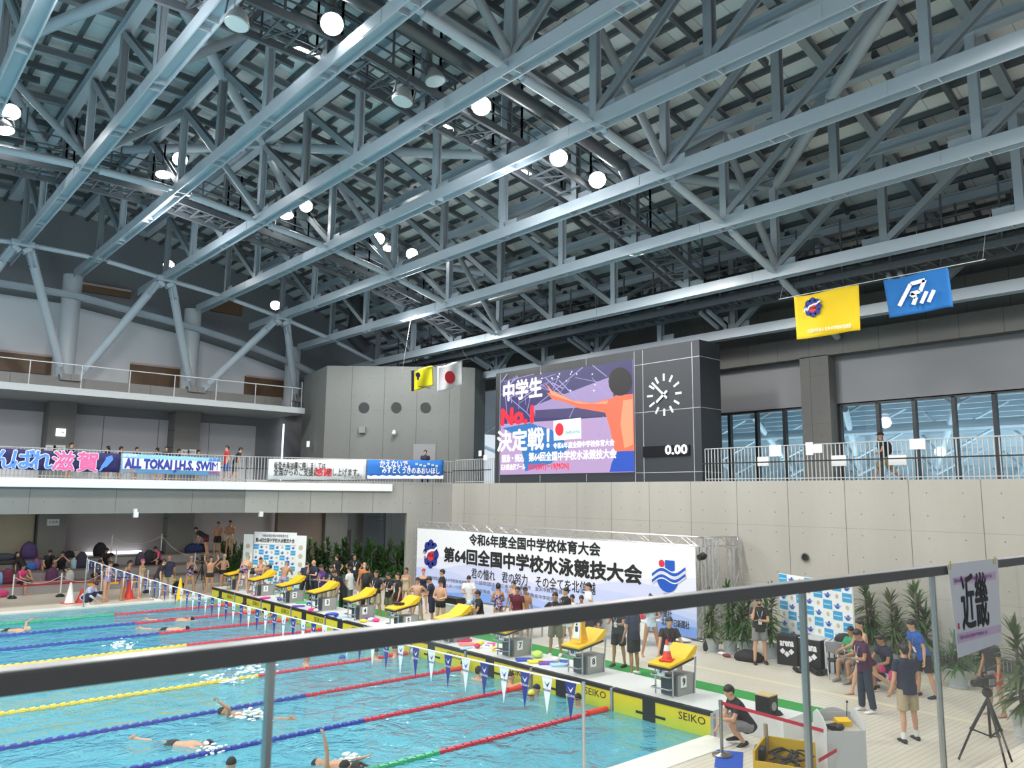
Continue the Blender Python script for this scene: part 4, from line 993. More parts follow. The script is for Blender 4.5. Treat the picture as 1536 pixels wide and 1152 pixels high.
for j in range(10):
    y = yl(j) - 0.1
    if padt is None:
        t = thing('touch_pad', '', 'touch pad', (PX, y, 0))
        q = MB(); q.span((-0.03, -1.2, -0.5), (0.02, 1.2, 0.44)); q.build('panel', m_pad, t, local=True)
        q = MB(); q.span((-0.045, -1.2, 0.40), (0.06, 1.2, 0.475)); q.span((-0.04, 0.10, -0.5), (-0.028, 0.42, 0.45)); q.span((-0.036, -0.15, 0.10), (-0.028, 0.6, 0.15)); q.build('black_edging', m_black, t, local=True)
        q = MB(); q.span((-0.05, -1.28, -0.5), (0.03, -1.215, 0.46)); q.build('divider_post', mat('post_grey', (0.33, 0.36, 0.38), 0.35, metal=0.3), t, local=True)
        text('maker_lettering', 'SEIKO', 0.20, m_ink, (PX - 0.034, y - 0.78, 0.27), NY, ZZ, t, width=0.62, ext=0.002)
        padt = t
    else:
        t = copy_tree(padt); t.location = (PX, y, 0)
    t['label'] = 'yellow touch pad with black edging on the pool wall, %s of ten' % ORD[j]; t['group'] = 'touch pads along the start wall'
# ------------------------------------------------------------------ starting blocks
m_by = mat('block_yellow', (0.78, 0.47, 0.008), 0.55, var=0.05, scale=20)
m_bg = mat('block_grey', (0.30, 0.31, 0.29), 0.5); m_chr = mat('chrome', (0.6, 0.62, 0.63), 0.25, metal=0.9)
blk = None
for j in range(10):
    y = yl(j)
    if blk is None:
        t = thing('starting_block', '', 'starting block', (13.3, y, 0.46))
        q = MB(); q.span((0.22, -0.2, 0), (0.78, 0.2, 0.40)); q.build('side_box', m_bg, t, local=True)
        rt_ = Matrix.Rotation(R(-9), 3, 'Y')
        q = MB(); q.box((0.24, 0, 0.69), (0.80, 0.56, 0.05), rot=rt_); q.poly([(0.36, -.28, .73), (0.70, -.28, .96), (0.80, -.28, .94), (0.72, -.28, .78)], (0, 0.56, 0)); q.build('platform', m_by, t, local=True, bevel=0.012)
        q = MB(); q.box((0.26, 0, 0.645), (0.84, 0.54, 0.05), rot=rt_); q.box((0.78, 0, 0.80), (0.14, 0.06, 0.06)); q.tube((.84, -.1, .80), (.84, .1, .80), .025, 8); q.build('under_frame', m_frame, t, local=True)
        for s in (-0.22, 0.22):
            q = MB(); q.tube((0.02, s, 0.02), (0.02, s, 0.60), 0.018, 8); q.build('leg_post', m_chr, t, local=True, smooth=True)
            q = MB(); q.tube((0.74, s, 0), (0.80, s, 0.72), 0.02, 8); q.build('leg_post', m_chr, t, local=True, smooth=True)
        q = MB()
        for z in (0.18, 0.42):
            q.tube((-0.12, -0.22, z), (-0.12, 0.22, z), 0.016, 8)
            for s in (-0.22, 0.22): q.tube((-0.12, s, z), (0.04, s, z), 0.016, 8)
        q.build('grip_bars', m_chr, t, local=True, smooth=True)
        q = MB(); q.span((0.0, -0.02, 0.40), (0.02, 0.16, 0.62)); q.build('number_plate', m_mark, t, local=True); q = MB(); q.span((0.30, -0.215, 0.16), (0.48, -0.202, 0.38)); q.build('number_plate', m_mark, t, local=True)
        q = MB(); q.span((0.12, -0.16, 0.02), (0.16, 0.16, 0.40)); q.build('dark_box', mat('box_dark', (0.05, 0.07, 0.08), 0.3), t, local=True)
        blk = t
    else:
        t = copy_tree(blk); t.location = (13.3, y, 0.46)
        for ch in [c for c in t.children if c.type == 'FONT']: bpy.data.objects.remove(ch)
    t['label'] = 'yellow topped starting block number %d beside the pool end' % j; t['group'] = 'starting blocks along the pool end'
    text('number', str(j), 0.19, m_ink, (13.3 - 0.006, y + 0.07, 0.46 + 0.51), NY, ZZ, t, ext=0.002, bold=0.004)
    text('number', str(j), 0.19, m_ink, (13.3 + 0.39, y - 0.222, 0.46 + 0.27), XX, ZZ, t, ext=0.002, bold=0.004)
# things standing on the blocks
def cone(name, label, p, h, m, r=0.16, band=None, base=None):
    t = thing(name, label, 'traffic cone', p)
    q = MB(); q.lathe((0, 0, 0.03), [(r, 0), (r * .88, .04), (r * 0.22, h - .03), (r * .15, h)], 20); q.build('body', m, t, smooth=True, local=True)
    q = MB(); q.box((0, 0, 0.015), (r * 2.5, r * 2.5, 0.03), rz=0.3); q.build('base', base or m, t, local=True, bevel=0.01)
    if band:
        q = MB(); a, b = 0.42, 0.72; f_ = lambda s: r * .88 + (r * .22 - r * .88) * s + 0.004
        q.lathe((0, 0, 0.03), [(f_(a), h * a), (f_(b), h * b)], 20); q.build('band', band, t, smooth=True, local=True)
    return t
m_cone = mat('cone_red', (0.72, 0.05, 0.03), 0.5); m_cw = mat('cone_white', (0.8, 0.8, 0.78), 0.5); m_cy = mat('cone_yellow', (0.80, 0.50, 0.01), 0.5)
cone('traffic_cone', 'small red cone with a white band on starting block 9', (13.43, yl(9), 1.155), 0.38, m_cone, 0.11, m_cw)
def wet_sign(name, label, p, rz, h=0.62):
    t = thing(name, label, 'caution sign', p, rz); wd_ = 0.27
    for s, nm in ((-1, 'front_leaf'), (1, 'back_leaf')):
        q = MB(); q.poly([(s * .16, -wd_ / 2, 0), (s * .16, wd_ / 2, 0), (s * 0.02, wd_ * .3, h), (s * .02, -wd_ * .3, h)], (s * 0.015, 0, 0.002)); q.build(nm, m_cy, t, local=True)
    q = MB(); q.poly([(-.152, -.09, .1), (-.152, .09, .1), (-.07, .065, .47), (-.07, -.065, .47)], (-0.012, 0, 0)); o = q.build('notice_panel', m_paper, t, local=True)
    q = MB(); q.box((-.13, 0, .3), (.012, .06, .12), rz=0); q.ball((-.105, 0.01, .40), .022); q.build('falling_figure', m_ink, t, local=True)
    q = MB(); q.box((0, 0, h + .02), (0.05, .16, .05)); q.build('handle', m_cy, t, local=True)
    return t
wet_sign('caution_sign', 'yellow folding caution sign standing on starting block 8', (13.45, yl(8), 1.165), 0.25)
q = MB(); q.box((13.5, yl(5) + .05, 1.215), (0.16, 0.34, 0.07), rz=0.3); tag(q.build('pouch', m_black, bevel=0.02), 'flat black pouch lying on starting block 5', 'pouch')
# ------------------------------------------------------------------ swimming aids lying on the start platform
KB = [(389, 893, 'pink', 'board', 'hot pink kickboard by the second block'), (398, 898, 'magenta', 'board', 'magenta kickboard beside the pink one by the second block'), (420, 901, 'blue', 'float', 'small blue float below the kicking boy'), (408, 891, 'mint', 'board', 'mint board between second and third blocks'),
      (440, 911, 'violet', 'board', 'violet board left of the green one'), (452, 905, 'green', 'board', 'bright green board by the third block'), (463, 908, 'blue', 'float', 'blue float right of the green board'), (468, 916, 'pink', 'board', 'pink board left of the fourth block'), (474, 918, 'white', 'float', 'white float left of the fourth block'),
      (497, 922, 'blue', 'board', 'royal blue board right of the fourth block'), (504, 925, 'blue', 'float', 'small blue float right of the fourth block'), (516, 928, 'sky', 'board', 'sky blue towel board between fourth and fifth blocks'), (523, 930, 'white', 'board', 'white board left of the fifth block'),
      (551, 929, 'violet', 'board', 'deep violet board right of the fifth block'), (557, 932, 'white', 'float', 'white float near the handrail'), (564, 933, 'pink', 'float', 'pale pink float near the handrail'), (545, 934, 'yellow', 'float', 'small yellow ball float near the handrail'),
      (696, 962, 'crimson', 'board', 'crimson board leaning by block six'), (700, 968, 'coral', 'board', 'coral kickboard by block six'), (698, 973, 'sky', 'fin', 'flat sky blue sheet under the coral board'), (716, 972, 'crimson', 'float', 'crimson float by the yellow one'), (720, 968, 'yellow', 'float', 'yellow float behind the patterned board'), (731, 971, 'white', 'board', 'white and blue patterned board'), (738, 967, 'pink', 'fin', 'pink flipper behind the patterned board'),
      (745, 975, 'yellow', 'board', 'yellow green board at the left of block seven'), (757, 976, 'blue', 'board', 'blue board touching the yellow green one'), (786, 991, 'blue', 'board', 'dark blue board right of block seven'), (804, 994, 'yellow', 'board', 'yellow board right of block seven'), (820, 996, 'violet', 'board', 'purple board beside the yellow one'), (838, 999, 'sky', 'board', 'pale blue board left of block eight'), (834, 993, 'white', 'float', 'cream float behind the pale blue board'), (846, 993, 'blue', 'fin', 'blue strap left of block eight'), (806, 986, 'lime', 'bag', 'lime and white mesh bag behind the yellow board'), (660, 957, 'blue', 'board', 'blue board near the handrail under block five'), (652, 955, 'mint', 'float', 'mint float near the handrail under block five')]
KC = {'pink': (0.85, 0.05, 0.25), 'magenta': (0.62, 0.02, 0.25), 'blue': (0.02, 0.07, 0.45), 'mint': (0.12, 0.55, 0.35), 'violet': (0.16, 0.06, 0.42), 'green': (0.03, 0.42, 0.09), 'white': (0.75, 0.76, 0.74), 'sky': (0.33, 0.62, 0.82), 'yellow': (0.80, 0.68, 0.04), 'crimson': (0.55, 0.01, 0.08), 'coral': (0.85, 0.25, 0.22), 'lime': (0.55, 0.80, 0.15)}
for n, (u, v, c, k, lb) in enumerate(KB):
    p = gz(u, v, 0.46); m = mat('aid_' + c, KC[c], 0.6); rz = random.uniform(-1, 1); q = MB()
    if p.x < 13.16: p.x = 13.3
    if p.x > 14.3: p.x = 14.2
    zb = 0.46 if p.x < 14.42 else DECK
    R3 = Matrix.Rotation(rz, 3, 'Z')
    if k == 'board':
        pts = [R3 @ Vector((x, y, 0)) + Vector((p.x, p.y, zb)) for x, y in ((-.2, -.13), (.12, -.14), (.2, -.1), (.23, 0), (.2, .1), (.12, .14), (-.2, .13))]
        q.poly(pts, (0, 0, 0.05)); q2 = MB()
    elif k == 'float': q.ball((p.x, p.y, zb + .06), (.13, .08, .06), rot=R3)
    elif k == 'fin': q.poly([R3 @ Vector((x, y, 0)) + Vector((p.x, p.y, zb)) for x, y in ((-.22, -.05), (.18, -.12), (.2, .12), (-.22, .05))], (0, 0, .02))
    else: q.ball((p.x, p.y, zb + .08), (.2, .14, .085), rot=R3)
    o = q.build('kickboard' if k == 'board' else 'pull_float' if k == 'float' else 'swim_fin' if k == 'fin' else 'mesh_bag', m, smooth=(k in ('float', 'bag')), bevel=0.012 if k == 'board' else 0)
    tag(o, lb, {'board': 'kickboard', 'float': 'float', 'fin': 'fin', 'bag': 'bag'}[k], 'swimming aids on the start platform')
    if lb.startswith('white and blue'):
        q = MB(); q.box(Vector((p.x, p.y, zb + .052)), (.3, .04, .004), rz=rz + .5); q.box(Vector((p.x, p.y, zb + .052)), (.24, .03, .004), rz=rz - .6); q.build('stripes', mat('aid_blue', KC['blue'], .6), o)
# ------------------------------------------------------------------ backstroke flags
ft = thing('pennant_line', 'white cord of blue and white pennants strung across the pool', 'pennants', (8.1, 34.1, 1.9))
PE = [Vector((8.12, 34.05, 1.86)), Vector((8.1, 7.72, 1.93))]
def pen(t): p = PE[0].lerp(PE[1], t); p.z -= 0.16 * 4 * t * (1 - t); return p
q = MB(); q.path([pen(i / 30) for i in range(31)], 0.012, 6); q.build('cord', m_wt, ft)
m_pb, m_pw = mat('pennant_blue', (0.015, 0.03, 0.24), 0.7), mat('pennant_white', (0.75, 0.80, 0.86), 0.7)
PB = None; np_ = 56
pr = {}
for i in range(np_):
    c = pen((i + .6) / np_); w_, h_ = 0.22, 0.52; kd = i % 2
    if kd not in pr:
        q = MB(); q.poly([(0, w_ / 2, 0), (0, -w_ / 2, 0), (0, 0, -h_)], (0.004, 0, 0)); o = q.build('pennant', m_pb if kd else m_pw, ft, local=True); pr[kd] = o
        q = MB(); q.poly([(-.004, 0.055, -.07), (-.004, 0.0, -.115), (-.004, -.06, -.06), (-.004, -0.01, -.15)], (-0.001, 0, 0)); q.build('bird_mark', m_pw if kd else m_pb, o, local=True)
        tx = text('small_lettering', 'MIZUNO', 0.045, m_pw if kd else m_pb, (0, 0, 0), NY, ZZ, None, ext=0.001); tx.parent = o; tx.location = (-.005, 0, -.19)
    else: o = copy_tree(pr[kd], ft)
    o.location = Vector(c) - ft.location
q = MB()
for y, nm in ((34.08, 'far'), (7.7, 'near')):
    q = MB(); q.tube((8.14, y, DECK), (8.14, y, 1.95), 0.026, 10); q.lathe((8.14, y, DECK), [(.06, 0), (.06, .03)], 12); tag(q.build('flag_pole', m_chr, smooth=True), 'slim steel pole holding the pennant cord at the %s pool edge' % nm, 'pole')
# ------------------------------------------------------------------ spectator handrail in the foreground with glass below
HA, HB = gz(0, 1009, 4.0), gz(1536, 835.5, 4.0)
hd = (HB - HA).normalized(); hn = Vector((hd.y, -hd.x, 0))       # towards the camera side
if hn.y > 0: hn = -hn
h0, h1 = HA - hd * 1.6, HA + hd * 15
rl = thing('handrail', 'dark grey flat handrail with glass panels in the foreground', 'handrail', (h0.x, h0.y, 2.85))
m_rl = mat('rail_dark', (0.060, 0.058, 0.057), 0.5, var=0.02); m_rt = mat('rail_top', (0.44, 0.44, 0.44), 0.3, metal=0.5, var=0.02)  # rail top coloured paler for the lamp light it mirrors
q = MB(); q.bar(h0 - hn * 0.035 - Vector((0, 0, .033)), h1 - hn * .035 - Vector((0, 0, .033)), 0.07, 0.062); q.build('rail', m_rl, rl, bevel=0.006)
q = MB(); q.bar(h0 - hn * 0.035, h1 - hn * .035, 0.066, 0.004); q.build('rail_top', m_rt, rl)
def onrail(u, v, o=0.0):
    d = ray(u, v); p0 = HA - hn * o; k = (p0.x * hn.x + p0.y * hn.y) / (d.x * hn.x + d.y * hn.y)
    return Vector((d.x * k, d.y * k, EYE + d.z * k))
pp = [onrail(u, v) for u, v in ((411, 1010), (1211, 900), (1406, 890))]
m_post = mat('post_steel', (0.30, 0.30, 0.29), 0.25, metal=0.8)
for p, w_ in zip(pp, (0.020, 0.026, 0.02)):
    q = MB(); c = Vector((p.x, p.y, 0)) - hn * 0.03; q.box((c.x, c.y, 3.25), (w_, 0.035, 1.43), rz=math.atan2(hd.y, hd.x)); q.build('post', m_post, rl)
ts = [(-0.0 + (Vector((p.x, p.y, 0)) - Vector((h0.x, h0.y, 0))).dot(hd)) for p in pp]
ed = [0.0] + ts + [(h1 - h0).length]
m_rg = glass_mat('rail_glass', (0.955, 0.97, 0.965), 0.04, 0.0)
for a, b in zip(ed[:-1], ed[1:]):
    p, e = h0 + hd * (a + 0.02) - hn * .03, h0 + hd * (b - .02) - hn * .03
    q = MB(); q.bar((p.x, p.y, 3.25), (e.x, e.y, 3.25), 0.012, 1.38); q.build('glass_panel', m_rg, rl)
q = MB(); q.poly([h0 + Vector((0, 0, 2.52 - 4.0)) + hn * .5, h1 + Vector((0, 0, 2.52 - 4)) + hn * .5, h1 + hn * 4 + Vector((0, 0, 2.52 - 4)), h0 + hn * 4 + Vector((0, 0, 2.52 - 4))], (0, 0, -0.2)); struct('floor_stand', q, conc_dark, 'spectator stand floor')
# region sign taped to the rail
sg = [onrail(u, v, -0.02) for u, v in ((1421, 846), (1496, 837), (1502, 963), (1437, 987))]
m_sheet = mat('laminated_sheet', (0.56, 0.56, 0.60), 0.3)
q = MB(); q.poly(sg, hn * 0.003); so = q.build('region_sign', m_sheet); tag(so, 'laminated white sheet reading 近畿 taped to the foreground handrail', 'sign')
def ons(u, v, o=0.004): return onrail(u, v, -0.02 - o)
q = MB(); q.poly([ons(1429, 867), ons(1493, 857), ons(1494, 869), ons(1431, 878)], hn * .001); q.poly([ons(1436, 951), ons(1501, 937), ons(1501.5, 948), ons(1437, 966)], hn * .001); q.build('mauve_bands', mat('mauve_band', (0.50, 0.36, 0.50), 0.4), so)
text('lettering', '近畿', 0.25, m_ink, ons(1463.5, 908, .008), hd, ZZ, so, width=(ons(1483, 905) - ons(1444, 912)).length, bold=0.003, ext=0.001).scale.y *= 1.7
for u, v in ((1461, 868), (1469, 951)): text('small_lettering', '第64回全国中学校水泳競技大会', 0.03, mat('mauve_ink', (0.22, 0.06, 0.24), 0.5), ons(u, v, .008), ons(u + 20, v - 3) - ons(u - 20, v + 3), ZZ, so, width=(ons(1490, 860) - ons(1434, 868)).length, ext=0.0005)
q = MB(); c = ons(1438.5, 941, .006); q.tube(c, c + hn * .002, 0.014, 12); q.tube(c + Vector((0, 0, .02)), c + Vector((0, 0, .02)) + hn * .002, .01, 12); q.build('red_mark', m_er, so)
for u, v in ((1425, 848), (1492, 840)):
    q = MB(); q.box(onrail(u, v, -0.03), (0.02, 0.006, 0.06), rz=math.atan2(hd.y, hd.x)); q.build('tape', mat('tape', (0.45, 0.36, 0.12), 0.4), so)
# ------------------------------------------------------------------ big event banner on a truss stand
BX = 21.0
m_alu = mat('aluminium', (0.55, 0.56, 0.57), 0.3, metal=0.7)
bt_ = thing('banner_truss', 'aluminium box truss stand carrying the big event banner', 'truss stand', (BX + .3, 23, DECK))
def lattice(name, p, q_, up, s=0.28, parent=bt_):
    p = Vector(p); q_ = Vector(q_); d = (q_ - p).normalized(); x = d.cross(Vector(up)).normalized() * s / 2; y = x.cross(d).normalized() * s / 2
    m = MB(); cs = [x + y, x - y, -x - y, -x + y]
    for c in cs: m.tube(p + c, q_ + c, 0.02, 8)
    L = (q_ - p).length; n = max(2, int(L / 0.45))
    for i in range(n):
        a = p.lerp(q_, i / n); b = p.lerp(q_, (i + 1) / n)
        for j in range(4):
            c0, c1 = cs[j], cs[(j + 1) % 4]
            m.tube(a + (c0 if i % 2 else c1), b + (c1 if i % 2 else c0), 0.009, 5)
    for c in (p, q_):
        for j in range(4): m.tube(c + cs[j], c + cs[(j + 1) % 4], 0.018, 6)
    return m.build(name, m_alu, parent)
YL, YR = 30.45, 14.95
lattice('top_beam', (BX + .2, YL, 3.08), (BX + .2, YR, 3.08), ZZ)
for y in (YL, YR): lattice('leg', (BX + .2, y, DECK + .02), (BX + .2, y, 2.94), (1, 0, 0))
lattice('leg', (BX + .2, YR - .42, DECK + .02), (BX + .2, YR - .42, 3.2), (1, 0, 0)); lattice('side_beam', (BX + .3, YR - .2, 3.08), (22.7, YR - .2, 3.08), ZZ); lattice('leg', (22.7, YR - .2, DECK + .02), (22.7, YR - .2, 3.2), (1, 0, 0))

q = MB()
for x, y in ((BX + .2, YL), (BX + .2, YR), (22.7, YR - .2), (BX + .2, YR - .42)): q.box((x, y, DECK + .012), (.5, .5, .022))
q.build('foot_plates', m_frame, bt_)
q = MB(); q.ball((BX + .05, YR - .2, 2.65), .12); q.tube((BX + .05, YR - .2, 2.65), (BX - .12, YR - .15, 2.6), .1, 12); q.build('clamp_lamp', m_black, bt_, smooth=True)
def banner_mat():
    m, nt, b = new_mat('event_banner'); tc = N(nt, 'ShaderNodeTexCoord'); sp = N(nt, 'ShaderNodeSeparateXYZ'); nt.links.new(tc.outputs['Object'], sp.inputs[0])
    y, z = sp.outputs[1], sp.outputs[2]; c = (0.80, 0.82, 0.86)
    for base, amp, fr, ph, col in ((1.75, .22, .55, 0, (.70, .73, .86)), (1.35, .26, .75, 1.1, (.58, .62, .83)), (1.02, .22, .62, 2.4, (.50, .57, .84)), (.68, .2, .8, .4, (.36, .47, .80)), (.34, .12, .7, 3, (.18, .33, .74))):
        w = mth(nt, 'ADD', mth(nt, 'MULTIPLY', mth(nt, 'SINE', mth(nt, 'MULTIPLY_ADD', y, fr, ph)), amp), base); c = mix(nt, mth(nt, 'LESS_THAN', z, w), c, col)
    nt.links.new(c, b.inputs['Base Color']); b.inputs['Roughness'].default_value = .55; return m
q = MB(); q.span((BX - .01, YR + .05, DECK + .06), (BX + .01, YL - .1, 2.93)); eb = q.build('event_banner', banner_mat()); tag(eb, 'huge white and blue event banner with black Japanese lettering on the truss stand', 'banner')
def ob(u, v): return gx(u, v, BX - .02)
def btxt(s, u0, v0, u1, v1, h, m, bold=0.0, nm='lettering'): a, b = ob(u0, v0), ob(u1, v1); c = (a + b) / 2; text(nm, s, h, m, c, NY, ZZ, eb, width=(b - a).length, bold=bold, ext=.002)
btxt('令和6年度全国中学校体育大会', 704, 809, 900, 828, .50, m_ink, .016)
btxt('第64回全国中学校水泳競技大会', 666, 834, 962, 864, .66, m_ink, .026)
btxt('君の憧れ　君の努力　その全てを北信越', 707, 861, 893, 885, .46, m_ink, .004)
for k, (s, u0, v0, u1, v1) in enumerate((('公益財団法人日本中学校体育連盟', 641, 866, 700, 875), ('スポーツ庁　全国中学校長会', 668, 880, 735, 888), ('公益財団法人日本水泳連盟', 712, 873, 790, 885), ('石川県　石川県教育委員会', 737, 884, 800, 893), ('金沢市　金沢市教育委員会', 780, 880, 850, 890), ('石川県中学校体育連盟', 790, 893, 850, 902))): btxt(s, u0, v0, u1, v1, .17, mat('ink_slate', (.12, .13, .2), .7), 0, 'small_lettering')
for s, u0, v0, u1, v1 in (('石川県水泳連盟', 955, 906, 999, 915), ('北國新聞社', 974, 917, 1008, 924), ('北陸中日新聞社', 992, 932, 1034, 940)): btxt(s, u0, v0, u1, v1, .26, m_ink, .004, 'sponsor_lettering')
emblem(ob(646, 831), NY, .62, eb)
lc = ob(1001, 860); n_ = Vector((-.006, 0, 0)); m_lb = mat('logo_blue', (0.01, 0.09, 0.48), .6)
def lp(pts, nm, m, o=1): q = MB(); q.poly([lc + n_ * o + Vector((0, -a, b)) for a, b in pts], (-.003, 0, 0)); q.build(nm, m, eb)
lp([(.42 * math.cos(t), -.18 + .42 * math.sin(t)) for t in [math.pi + i * math.pi / 16 for i in range(17)]], 'logo_bowl', m_lb); lp([(-.08, .42), (.30, .42), (.30, .12), (.06, .02), (-.08, .12)], 'logo_block', m_lb)
for o, b0 in ((2, .04), (3, -.16)):
    up_ = [(-.62 + i * .0875 * 1.1, b0 + .10 * math.sin(i * .55 - .6) + i * .012) for i in range(15)]; lp(up_ + [(a, b - .17) for a, b in reversed(up_)], 'logo_wave_edge', m_wt, o); lp([(a, b - .03) for a, b in up_] + [(a, b - .13) for a, b in reversed(up_)], 'logo_wave', m_lb, o + .6)
lp([(-.22 + .12 * math.cos(t), .30 + .12 * math.sin(t)) for t in [i * math.pi / 8 for i in range(16)]], 'logo_sun', m_er)
text('logo_lettering', '2024', .16, m_ink, lc + Vector((-.02, 0, -.70)), NY, ZZ, eb, ext=.002)
# ------------------------------------------------------------------ sponsor backdrops
m_cb = mat('cell_blue', (0.03, 0.33, 0.62), .6); m_cg = mat('dot_beige', (0.52, 0.46, 0.34), .6); m_bk = mat('backdrop_white', (0.78, 0.80, 0.80), .6)
def backdrop(name, label, P0, P1, z0, z1, nc, nr, title, wings=0.0, start=0):
    P0 = Vector((P0.x, P0.y, 0)); P1 = Vector((P1.x, P1.y, 0)); xd = (P1 - P0).normalized(); W = (P1 - P0).length; n = xd.cross(Vector((0, 0, 1)))
    t = thing(name, label, 'backdrop', ((P0 + P1) / 2).to_tuple()[:2] + (DECK,))
    def pt(a, z, o=0.0): return P0 + xd * a + Vector((0, 0, z)) + n * o
    def rect(q, a0, a1, b0, b1, o, th=.003): q.poly([pt(a0, b0, o), pt(a1, b0, o), pt(a1, b1, o), pt(a0, b1, o)], n * -th)
    q = MB(); rect(q, wings, W - wings, z0, z1, 0, .05); q.build('panel', m_bk, t)
    if wings:
        for a0, a1 in ((0, wings - .03), (W - wings + .03, W)):
            q = MB(); rect(q, a0, a1, z0, z1 - .12, .04, .05); wg = q.build('side_panel', m_bk, t)
            q = MB()
            for i in range(5): c = pt((a0 + a1) / 2, z0 + .5 + i * (z1 - z0 - 1) / 4.4, .045); q.tube(c, c + n * .004, .11, 14)
            q.build('round_marks', m_cg, wg)
            q = MB(); rect(q, a0, a1, z0, z0 + .22, .044); q.build('blue_foot', mat('foot_blue', (.12, .3, .62), .6), wg)
    top = z1 - (.55 if title else 0)
    if title:
        q = MB(); rect(q, wings, W - wings, top - .02, top, .003); rect(q, wings + .03, wings + .035, z0, z1, .004); q.build('title_rule', mat('rule_grey', (.3, .32, .36), .6), t)
        text('lettering', '令和6年度全国中学校体育大会', .14, m_ink, pt(W / 2, top + .38, .006), xd, ZZ, t, width=(W - 2 * wings) * .62, ext=.002); text('lettering', '第64回全国中学校水泳競技大会', .2, m_ink, pt(W / 2, top + .17, .006), xd, ZZ, t, width=(W - 2 * wings) * .92, ext=.002, bold=.005)
    cw, ch = (W - 2 * wings) / nc, (top - z0) / nr; qa, qb, qc, qd = MB(), MB(), MB(), MB()
    for r in range(nr):
        for c in range(nc):
            a = wings + c * cw; b = top - (r + 1) * ch; kd = (c + r * 2 + start) % 3
            cx = a + cw / 2; cz = b + ch / 2
            if kd == 0: rect(qa, a + .01, a + cw - .01, b + .01, b + ch - .01, .004); rect(qb, a + cw * .12, a + cw * .88, cz - ch * .06, cz + ch * .06, .008)
            elif kd == 1:
                p = pt(cx, cz, .004); q_ = [pt(cx + cw * .24 * math.cos(s), cz - ch * .04 + ch * .26 * math.sin(s), .004) for s in [math.pi + i * math.pi / 8 for i in range(9)]]; qc.poly(q_, n * .003); rect(qc, cx - cw * .04, cx + cw * .16, cz + ch * .06, cz + ch * .26, .004)
                for k in (0, 1): rect(qc, cx - cw * .36, cx + cw * .36, cz - ch * .02 + k * ch * .07, cz + ch * .02 + k * ch * .07, .005)
            else: p = pt(cx, cz, .004); qd.tube(p, p + n * .003, min(cw, ch) * .24, 12)
    qa.build('blue_cells', m_cb, t); qb.build('cell_lettering', mat('cell_pale', (.4, .62, .8), .6), t); qc.build('wave_logos', m_lb, t); qd.build('round_marks', m_cg, t)
    q = MB()
    for a in (.15, W - .15):
        q.bar(pt(a, z0, -.05), pt(a, z1 * .7, -.06), .04, .04); q.bar(pt(a, DECK + .02, -.06), pt(a, DECK + .02, -.7), .06, .03); q.bar(pt(a, z1 * .6, -.06), pt(a, DECK + .03, -.65), .03, .03)
    q.build('stand', m_frame, t); return t
backdrop('sponsor_backdrop', 'white framed sponsor backdrop with blue checks behind the far blocks', gz(362, 887), gz(456, 892), .1, 2.72, 8, 9, True, .52)
backdrop('sponsor_backdrop', 'wide blue and white checked sponsor backdrop by the right potted plants', gz(1168, 860, 2.32), gz(1277, 876, 2.32), .1, 2.32, 8, 9, False)
# ------------------------------------------------------------------ potted plants
m_leaf = mat('leaf_green', (0.045, 0.12, 0.028), .45, var=.45, scale=5); m_leaf2 = mat('leaf_light', (0.075, 0.12, 0.035), .45, var=.4, scale=5); m_pot = mat('pot_grey', (0.42, 0.46, 0.49), .5); m_cane = mat('cane', (0.16, 0.13, 0.09), .8); m_soil = mat('soil', (.05, .035, .025), .9)
def make_plant(seed, leaf, canes, spread=1.0):
    rnd = random.Random(seed); t = thing('potted_plant', '', 'plant')
    q = MB(); q.lathe((0, 0, 0), [(.17, 0), (.18, .05), (.16, .06), (.20, .34), (.22, .36), (.20, .37)], 18); q.build('pot', m_pot, t, smooth=True, local=True)
    q = MB(); q.tube((0, 0, .33), (0, 0, .355), .19, 16); q.build('soil', m_soil, t, local=True)
    qc, ql = MB(), MB()
    for x, y, h in canes:
        top = Vector((x * 1.5, y * 1.5, h)); qc.tube((x * .6, y * .6, .3), top, .028, 8, r2=.02)
        n = int(64 * (h - .25))
        for i in range(n):
            f = i / n; c = Vector((x * .6, y * .6, .3)).lerp(top, .28 + .72 * f); a = rnd.uniform(0, 6.283); el = R(-10 + 85 * f * f + rnd.uniform(-14, 14)); L = (.56 - .14 * f) * rnd.uniform(.8, 1.1) * spread
            d = Vector((math.cos(a), math.sin(a), 0)); sd = Vector((-d.y, d.x, 0)); pts = []
            for s in range(5):
                u = s / 4; e = el - R(70) * u * u; r = L * u
                p = c + d * (r * math.cos(el) * (1 - .12 * u)) + Vector((0, 0, r * math.sin(el) - .28 * L * u * u)); w = .030 * (1 - abs(u - .35) * 1.35) + .003; pts.append((p, w))
            vs = []
            for p, w in pts: vs += [p - sd * w, p + sd * w]
            ql.add(vs, [(2 * s, 2 * s + 1, 2 * s + 3, 2 * s + 2) for s in range(4)])
    qc.build('cane', m_cane, t, smooth=True, local=True); ql.build('leaves', leaf, t, local=True); return t
PLP = {}
def plant(kind, p, s, rz, label):
    args = {'tall': (3, m_leaf, [(.03, .04, 1.75), (-.06, .02, 1.35), (.02, -.07, 1.0)]), 'bushy': (5, m_leaf, [(.05, .02, 1.3), (-.06, .05, 1.5), (0, -.06, 1.1), (.08, -.08, .8)], ), 'light': (8, m_leaf2, [(.04, .02, 1.6), (-.05, -.03, 1.2), (.0, .08, .9)]), 'low': (11, m_leaf, [(.04, 0, .75), (-.05, .04, .9), (0, -.06, .65)])}[kind]
    if kind not in PLP: t = make_plant(*args); PLP[kind] = t
    else: t = copy_tree(PLP[kind])
    t.location = p; t.scale = (s, s, s); t.rotation_euler = (0, 0, rz); t['label'] = label; t['group'] = 'potted plants around the deck'
hg = [gz(462 + i * 15.5, 872 + i * 1.2) for i in range(10)]
